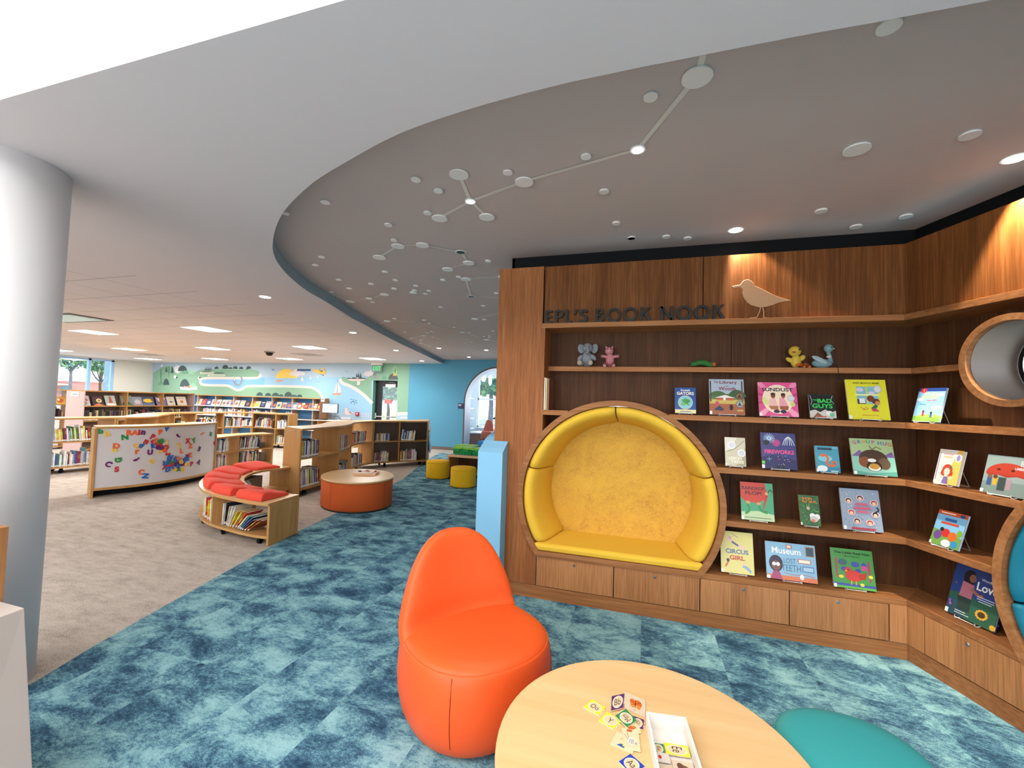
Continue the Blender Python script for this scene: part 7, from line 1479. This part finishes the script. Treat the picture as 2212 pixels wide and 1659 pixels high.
# poster on the wall shelf end + desk + monitor
p = py(*zc(1420, 362), YS-.02); q = py(*zc(1485, 440), YS-.02)
mb = MB(); mb.box((xr2+.02, YS-.005, .0), (xr2+.05, YW, zt_), OAK); pe = mb.build('end_panel', t)
mb = MB(); xe = py(705, 880, YS).x; mb.box((xr2+.0, YS-.02, .0), (xe, YS-.004, zt_+.0), wood('#5E4434', '#755542', '#86644E', 'z', 40)); mb.build('end_panel', t)
mb = MB(); mb.box((p.x, YS-.026, q.z), (q.x, YS-.021, p.z), mat('#D8E0E4', .5)); mb.box((p.x+.03, YS-.028, q.z+.05), (q.x-.04, YS-.026, p.z-.04), mat('#5A7A7A', .5)); tag(mb.build('notice'), 'small white notice on the dark end panel of the wall shelf', 'notice')
YD2 = 11.9
a = py(*zc(1320, 797), YD2); b = py(*zc(2100, 797), YD2)
t = thing('catalogue_desk', 'white-topped wooden computer desk behind the S-shaped bookcase', 'desk', ((a.x+b.x)/2, YD2+.3, 0))
mb = MB(); mb.box((a.x, YD2, a.z-.03), (b.x, YD2+.65, a.z), mat('#E9DDD0', .4)); mb.build('desk_top', t, bevel=.003)
for x in (a.x+.02, b.x-.05): mb = MB(); mb.box((x, YD2+.03, 0), (x+.03, YD2+.62, a.z-.03), OAK); mb.build('side_panel', t)
mb = MB(); mb.box((a.x+.05, YD2+.4, .3), (b.x-.05, YD2+.42, a.z-.03), OAK); mb.build('modesty_panel', t)
ym = YD2+.25; p, q = py(*zc(1445, 472), ym), py(*zc(1742, 672), ym)
t = thing('computer_monitor', 'computer monitor with a glowing white page on the desk under the mural', 'monitor', ((p.x+q.x)/2, ym, a.z))
mb = MB(); mb.box((p.x, ym, q.z), (q.x, ym+.04, p.z), BLACKM); mb.build('casing', t, bevel=.004)
mb = MB(); wd_, hd_ = q.x-p.x, p.z-q.z
mb.ms = []; mb.add([(p.x+.012, ym-.001, q.z+.015), (q.x-.012, ym-.001, q.z+.015), (q.x-.012, ym-.001, p.z-.012), (p.x+.012, ym-.001, p.z-.012)], [(0,1,2,3)], mat('#CDE2F6', .3, emit=.9)); 
for u0, u1, v0, v1, c_ in ((.03, .97, .84, .9, '#4A6AB0'), (.1, .4, .72, .75, '#7A92B8'), (.25, .7, .5, .52, '#9AB2D0'), (.25, .8, .42, .44, '#9AB2D0'), (.25, .6, .34, .36, '#9AB2D0')): mb.add([(p.x+wd_*u, ym-.002, q.z+hd_*v) for u, v in ((u0, v0), (u1, v0), (u1, v1), (u0, v1))], [(0,1,2,3)], mat(c_, .3, emit=.7))
mb.build('screen', t)
cxm = (p.x+q.x)/2+.08; mb = MB(); mb.box((cxm-.02, ym+.04, a.z+.02), (cxm+.02, ym+.06, q.z+.1), METAL); mb.box((cxm-.12, ym-.04, a.z), (cxm+.12, ym+.14, a.z+.015), METAL); mb.build('stand', t, bevel=.003)
mb = MB(); mb.box((-.2, -.06, 0), (.2, .06, .018), BLACKM); mb.v = [tuple(Vector(v)+Vector((cxm-.25, YD2+.1, a.z+.001))) for v in mb.v]; o = mb.build('keyboard', bevel=.003); origin(o, (cxm-.25, YD2+.1, a.z+.001)); tag(o, 'black keyboard in front of the monitor on the catalogue desk', 'keyboard')
mb = MB(); mb.tube(catmull([(cxm+.03, ym+.07, a.z+.12), (cxm+.18, ym+.1, a.z+.13), (cxm+.26, ym+.12, a.z+.03), (cxm+.3, ym+.14, a.z+.007)], 6), .006, BLACKM, 6); tag(mb.build('monitor_cable'), 'black cable curling from the monitor onto the desk', 'cable')

# ================================================================== ROOM BEYOND THE ARCH
YB = 16.2
mb = MB(); lw_ = mat('#E6EFF4', .7); wx0 = py(*zA(755, 600), YB).x; wz1 = 2.62; wz0 = py(*zA(755, 1310), YB).z; wx1 = wx0+2.6
mb.box((-7.0, YB, 0), (wx0, YB+.15, ZG), lw_); mb.box((wx1, YB, 0), (-1.2, YB+.15, ZG), lw_); mb.box((wx0, YB, 0), (wx1, YB+.15, wz0), lw_); mb.box((wx0, YB, wz1), (wx1, YB+.15, ZG), lw_)
struct('wall_beyond_arch', mb)
mb = MB(); mb.box((-7.0, YW+.25, 0), (-6.9, YB, ZG), lw_); mb.box((-7, YW+.2, ZG), (-1.2, YB+.15, ZG+.05), mat('#F2F4F6', .8)); mb.box((-1.25, YW+.1, 0), (-1.2, YB, ZG), lw_); struct('wall_side_beyond_arch', mb)
mb = MB(); mb.box((-7, YW+.1, -.1), (-1.2, YB+.15, 0), mat('#3E8FC4', .9)); struct('floor_beyond_arch', mb)
mb = MB(); zm_ = py(*zA(900, 758), YB).z
wf_ = mat('#EEF3F6', .5)
for x in (wx0, wx1-.06): mb.box((x, YB+.03, wz0), (x+.06, YB+.09, wz1), wf_)
mb.box((wx0, YB+.03, zm_-.03), (wx1, YB+.09, zm_+.03), wf_); mb.box((wx0, YB+.03, wz0), (wx1, YB+.09, wz0+.05), wf_); mb.box((wx0, YB+.03, wz1-.05), (wx1, YB+.09, wz1), wf_); mb.box((wx0-.05, YB-.12, wz0-.04), (wx1+.05, YB+.02, wz0), wf_)
o = struct('window_2', mb); mb = MB(); mb.box((wx0+.05, YB+.055, wz0), (wx1-.05, YB+.06, wz1), glass()); mb.build('window_glass', o)['kind'] = 'structure'
lamp('alcove_daylight', 'AREA', (-4.2, YB+.5, 1.9), 160, (.9, .96, 1), (math.radians(-90), 0, 0), shape='RECTANGLE', size=2.4, size_y=1.5)
# low wooden bench with a blue pad beyond the arch, and the shelf edge
t = thing('window_bench', 'low wooden window bench beyond the arch', 'bench', (-5.5, 15.4, 0)); z_ = py(*zA(680, 1420), 15.0).z
mb = MB(); mb.box((-6.2, 15.0, 0), (-4.0, 15.9, z_-.04), wood('#8A5E44', '#A8765A', '#BC8A6C', 'z', 20)); mb.build('bench_front', t)
mb = MB(); mb.box((-6.22, 14.97, z_-.04), (-3.98, 15.9, z_), mat('#EFE6E0', .5)); mb.build('bench_top', t)
for j in range(4):
    p = py(*zA(615, 740+200*j), 14.2); mb = MB(); mb.box((-6.6, 14.2, p.z-.02), (p.x, 14.5, p.z+.01), mat('#F0ECEA', .5)); o = mb.build('wall_shelf'); origin(o, (-6.2, 14.3, p.z)); tag(o, ['white wall shelf inside the arch, topmost of four', 'white wall shelf inside the arch, second from the top', 'white wall shelf inside the arch, third from the top', 'white wall shelf inside the arch, lowest of four'][j], 'shelf')
p0c = py(*zA(870, 1590), 13.9); t = thing('lounge_chair', 'pale orange lounge chair seen through the arch', 'chair', (p0c.x, 13.9, 0)); OC = fabric('#E0775A', '#D86A4C', 500, .5, .05)
zz0 = py(*zA(870, 1400), 13.9).z; zt2 = py(*zA(850, 1190), 13.9).z
xl3, xr3 = py(*zA(785, 1500), 13.9).x, py(*zA(1010, 1500), 13.9).x; cxx = (xl3+xr3)/2; rr = (xr3-xl3)/2
mb = MB(); mb.lathe([(rr*.7, zz0-.40), (rr*.95, zz0-.32), (rr, zz0-.18), (rr*.95, zz0-.03), (rr*.8, zz0)], OC, (cxx, 14.1)); mb.lathe([(rr*.6, 0), (rr*.6, zz0-.39)], BLACKM, (cxx, 14.1)); mb.build('seat', t)
mb = MB(); rings = []
for z, hw in ((zz0-.1, rr*.9), (zz0+.05, rr*.88), (zz0+.2, rr*.75), (zt2, rr*.55), (zt2+.02, rr*.3)): rings.append([Vector((cxx-rr*.15+hw*math.cos(2*PI*j/20), 14.3+(z-zz0)*.3+.07*math.sin(2*PI*j/20), z)) for j in range(20)])
mb.loft(rings, OC); mb.build('backrest', t)
mb = MB(); q0 = py(*zA(860, 1600), 13.6); mb.box((-5.3, 13.5, .002), (-3.8, 14.7, .30), mat('#3A8FD0', .7)); o = mb.build('floor_cushion', bevel=.03); origin(o, (-4.6, 14.1, 0)); tag(o, 'large blue floor pad beyond the arch', 'cushion')
for q_, r_2, l_ in ((zA(872, 350), 50/9.2, 'round white pendant lamp hanging beyond the arch'), (zA(1005, 380), 34/9.2, 'long white pendant lamp hanging beyond the arch')):
    p = py(*q_, 14.4); R_ = r_2*p.length/F0; t = thing('pendant_lamp', l_, 'light', p); mb = MB(); mb.ball(p, (R_*1.0, R_, R_*(1.2 if 'round' in l_ else 3.2)), mat('#FFFFFF', .5, emit=1.5)); mb.build('lamp_shade', t)
    mb = MB(); mb.tube([p, (p.x, p.y, ZG)], .006, WHITE, 6); mb.build('cord', t)

# ================================================================== OUTSIDE
mb = MB(); mb.box((-140, -120, -.4), (80, 140, -.25), mat('#B9BCAE', .9)); struct('ground_outside', mb)
mb = MB(); mb.box((-34, 24, -.25), (30, 60, -.22), mat('#8FAE72', .9)); struct('lawn_outside', mb)
LEAF = [mat('#5E8F62', .7), mat('#7FB07A', .7), mat('#3E6E4C', .7), mat('#6FA4A0', .7)]
def tree(x, y, h, r, label, seed, trunk_h=None, m_tr='#6E6A78'):
    t = thing('leafy_tree', label, 'tree', (x, y, -.25)); rn = random.Random(seed); th_ = trunk_h or h*.4
    mb = MB(); tm = mat(m_tr, .9); top = Vector((x, y, h*.6))
    mb.tube(catmull([(x, y, -.25), (x+.05, y, th_*.5), (x-.05, y, th_), (x, y, h*.65)], 4), r*.045, tm, 10, taper=[1.3-.9*i/12 for i in range(13)])
    for k in range(6):
        a = k*1.1+rn.random(); b = Vector((x+math.cos(a)*r*.7, y+math.sin(a)*r*.5, th_+rn.uniform(.3, .6)*h*.5)); mb.tube(catmull([(x, y, th_*rn.uniform(.8, 1)), (x+math.cos(a)*r*.3, y+math.sin(a)*r*.2, th_*1.15), b], 3), r*.022, tm, 6, taper=[1, .95, .85, .75, .6, .5, .4])
    mb.build('trunk', t)
    mb = MB()
    for i in range(2600):
        while True:
            d = Vector((rn.uniform(-1, 1), rn.uniform(-1, 1), rn.uniform(-1, 1)))
            if .35 < d.length < 1: break
        c = Vector((x, y, h*.72))+Vector((d.x*r, d.y*r*.8, d.z*h*.33)); s = r*rn.uniform(.05, .1)
        a = Vector((rn.uniform(-1, 1), rn.uniform(-1, 1), rn.uniform(-1, 1))).normalized()*s; b = a.cross(Vector((rn.uniform(-1, 1), rn.uniform(-1, 1), rn.uniform(-1, 1)))).normalized()*s*.6
        mb.add([c-a, c+b, c+a, c-b], [(0,1,2,3)], LEAF[rn.randrange(4)])
    mb.build('foliage', t)
tp1 = py(838, 880, 26); tree(tp1.x, 26, 3.9, 2.3, 'leafy tree behind the glass exit door', 1, 1.6)
tp2 = py(1060, 860, 27); tree(tp2.x, 27, 5.2, 3.2, 'dense leafy tree seen through the arch window', 2, 3.0); 
tree(tp2.x+8.5, 36, 7, 3.4, 'leafy tree at the right of the arch window view', 5, 3.0)
w1 = ray(185, 800); 
def outp(px_, D, z=0): d = ray(px_, 850); q = CAM+d*D; return Vector((q.x, q.y, z))
o1 = outp(215, 34); tree(o1.x, o1.y, 7.5, 2.2, 'dark green tree outside the left window beside the white mullion', 3, 2.5, '#4A3A30'); o1 = outp(150, 48); tree(o1.x, o1.y, 10, 3.2, 'broad green tree above the house outside the left window', 4, 4)
o1 = outp(165, 66); hx, hy = o1.x, o1.y
t = thing('brick_house', 'pink brick house with a pale hipped roof outside the left window', 'house', (hx, hy, -.25))
R_ = Matrix.Rotation(math.radians(25), 3, 'Z')
def hbx(mb, a, b, m_): 
    n0 = len(mb.v); mb.box(a, b, m_); mb.v[n0:] = [tuple(R_ @ Vector(v)+Vector((hx, hy, -.25))) for v in mb.v[n0:]]
mb = MB(); hbx(mb, (-7, -4, 0), (3, 4, 3.0), mat('#D88F8A', .9)); hbx(mb, (-9.5, 3, 0), (-7.2, 6, 4.4), mat('#D89C98', .9)); mb.build('wall', t)
mb = MB(); vs = [(-7.4,-4.4,3.0),(3.4,-4.4,3.0),(3.4,4.4,3.0),(-7.4,4.4,3.0),(-4,0,5.0),(0,0,5.0)]; mb.add([R_ @ Vector(v)+Vector((hx, hy, -.25)) for v in vs], [(0,1,5,4),(1,2,5),(2,3,4,5),(3,0,4)], mat('#9FB6C2', .8)); mb.build('roof', t)
for xx in (-5, -2, 1): mb = MB(); hbx(mb, (xx, -4.06, 1.0), (xx+1.2, -4.0, 2.3), mat('#6F8FA8', .3)); mb.build('window', t)
mb = MB(); hbx(mb, (-6.5, -6.4, 2.4), (2, -4.0, 2.6), mat('#E8EEF2', .7)); [hbx(mb, (xx, -6.3, 0), (xx+.15, -6.15, 2.4), mat('#E8EEF2', .7)) for xx in (-6.4, -3.6, -1, 1.8)]; mb.build('porch', t)
o1 = outp(234, 27); mb = MB(); mb.box((o1.x-.2, o1.y-.2, -.25), (o1.x+.2, o1.y+.2, 3.6), mat('#7A96A8', .9)); o = mb.build('stone_pillar'); origin(o, (o1.x, o1.y, -.25)); tag(o, 'grey-blue stone pillar outside the left window', 'pillar')
sun_ = lamp('sun', 'SUN', (0, 0, 30), 3.0, (1, .97, .92), (math.radians(35), 0, math.radians(200)), angle=.02)
# parked car and low wall beyond the arch window
c_ = py(1045, 905, 34); t = thing('parked_car', 'white parked car seen through the arch window', 'car', (c_.x, 34, -.22)); mb = MB(); rings = []
for x, z0, z1q in ((-2.1, .35, .75), (-2.0, .3, .9), (-1.0, .3, 1.0), (-.6, .3, 1.45), (.8, .3, 1.5), (1.4, .3, 1.0), (2.1, .3, .9), (2.2, .4, .7)): rings.append([Vector((c_.x+x, 34+y, -.22+z)) for y, z in ((-.85, z0), (.85, z0), (.8, z1q*.8), (.6, z1q), (-.6, z1q), (-.8, z1q*.8))])
mb.loft(rings, mat('#E8ECF0', .3), smooth=False); mb.build('car_body', t, bevel=.05)
for x in (-1.35, 1.35): mb = MB(); mb.tube([(c_.x+x, 34-.86, .1), (c_.x+x, 34-.66, .1)], .32, BLACKM, 20); mb.build('wheel', t)
mb = MB(); mb.box((-14, 30, -.25), (6, 30.3, .35), mat('#D6DAE2', .8)); mb.box((-14, 28, -.25), (6, 28.25, .12), mat('#BFC6D2', .8)); o = mb.build('garden_steps'); origin(o, (-4, 29, -.25)); tag(o, 'low pale garden wall steps seen through the arch window', 'wall')

# ================================================================== LEFT FOREGROUND
pa = pz(20, 1137, z=1.07)
t = thing('wooden_end_panel', 'brown wooden bookcase end cut off by the left photo edge', 'bookcase', (pa.x-.3, pa.y-.4, 0))
mb = MB(); mb.box((pa.x-.55, pa.y-.9, .0), (pa.x, pa.y, 1.07), wood('#8A5A34', '#A06C42', '#AE7A4E', 'z', 60)); mb.build('side_panel', t, bevel=.002)
A_ = pz(53, 1313, z=.80); Bq = pz(77, 1790, z=0.0)
t = thing('white_stand', 'white tapering stand against the brown wooden end at the left photo edge', 'stand', (A_.x-.1, A_.y-.1, 0))
mb = MB(); top_ = [(A_.x, A_.y), (A_.x-.155, A_.y), (A_.x-.155, A_.y-.14), (A_.x+.02, A_.y-.14)]; bot = [(Bq.x, Bq.y), (A_.x-.155, Bq.y), (A_.x-.155, A_.y-.2), (Bq.x+.02, A_.y-.2)]
mb.add([(x, y, 0) for x, y in bot]+[(x, y, .8) for x, y in top_], [(0,3,2,1),(4,5,6,7),(0,1,5,4),(1,2,6,5),(2,3,7,6),(3,0,4,7)], mat('#C4B8B0', .5)); mb.build('stand_body', t, bevel=.003)
place_books(262)
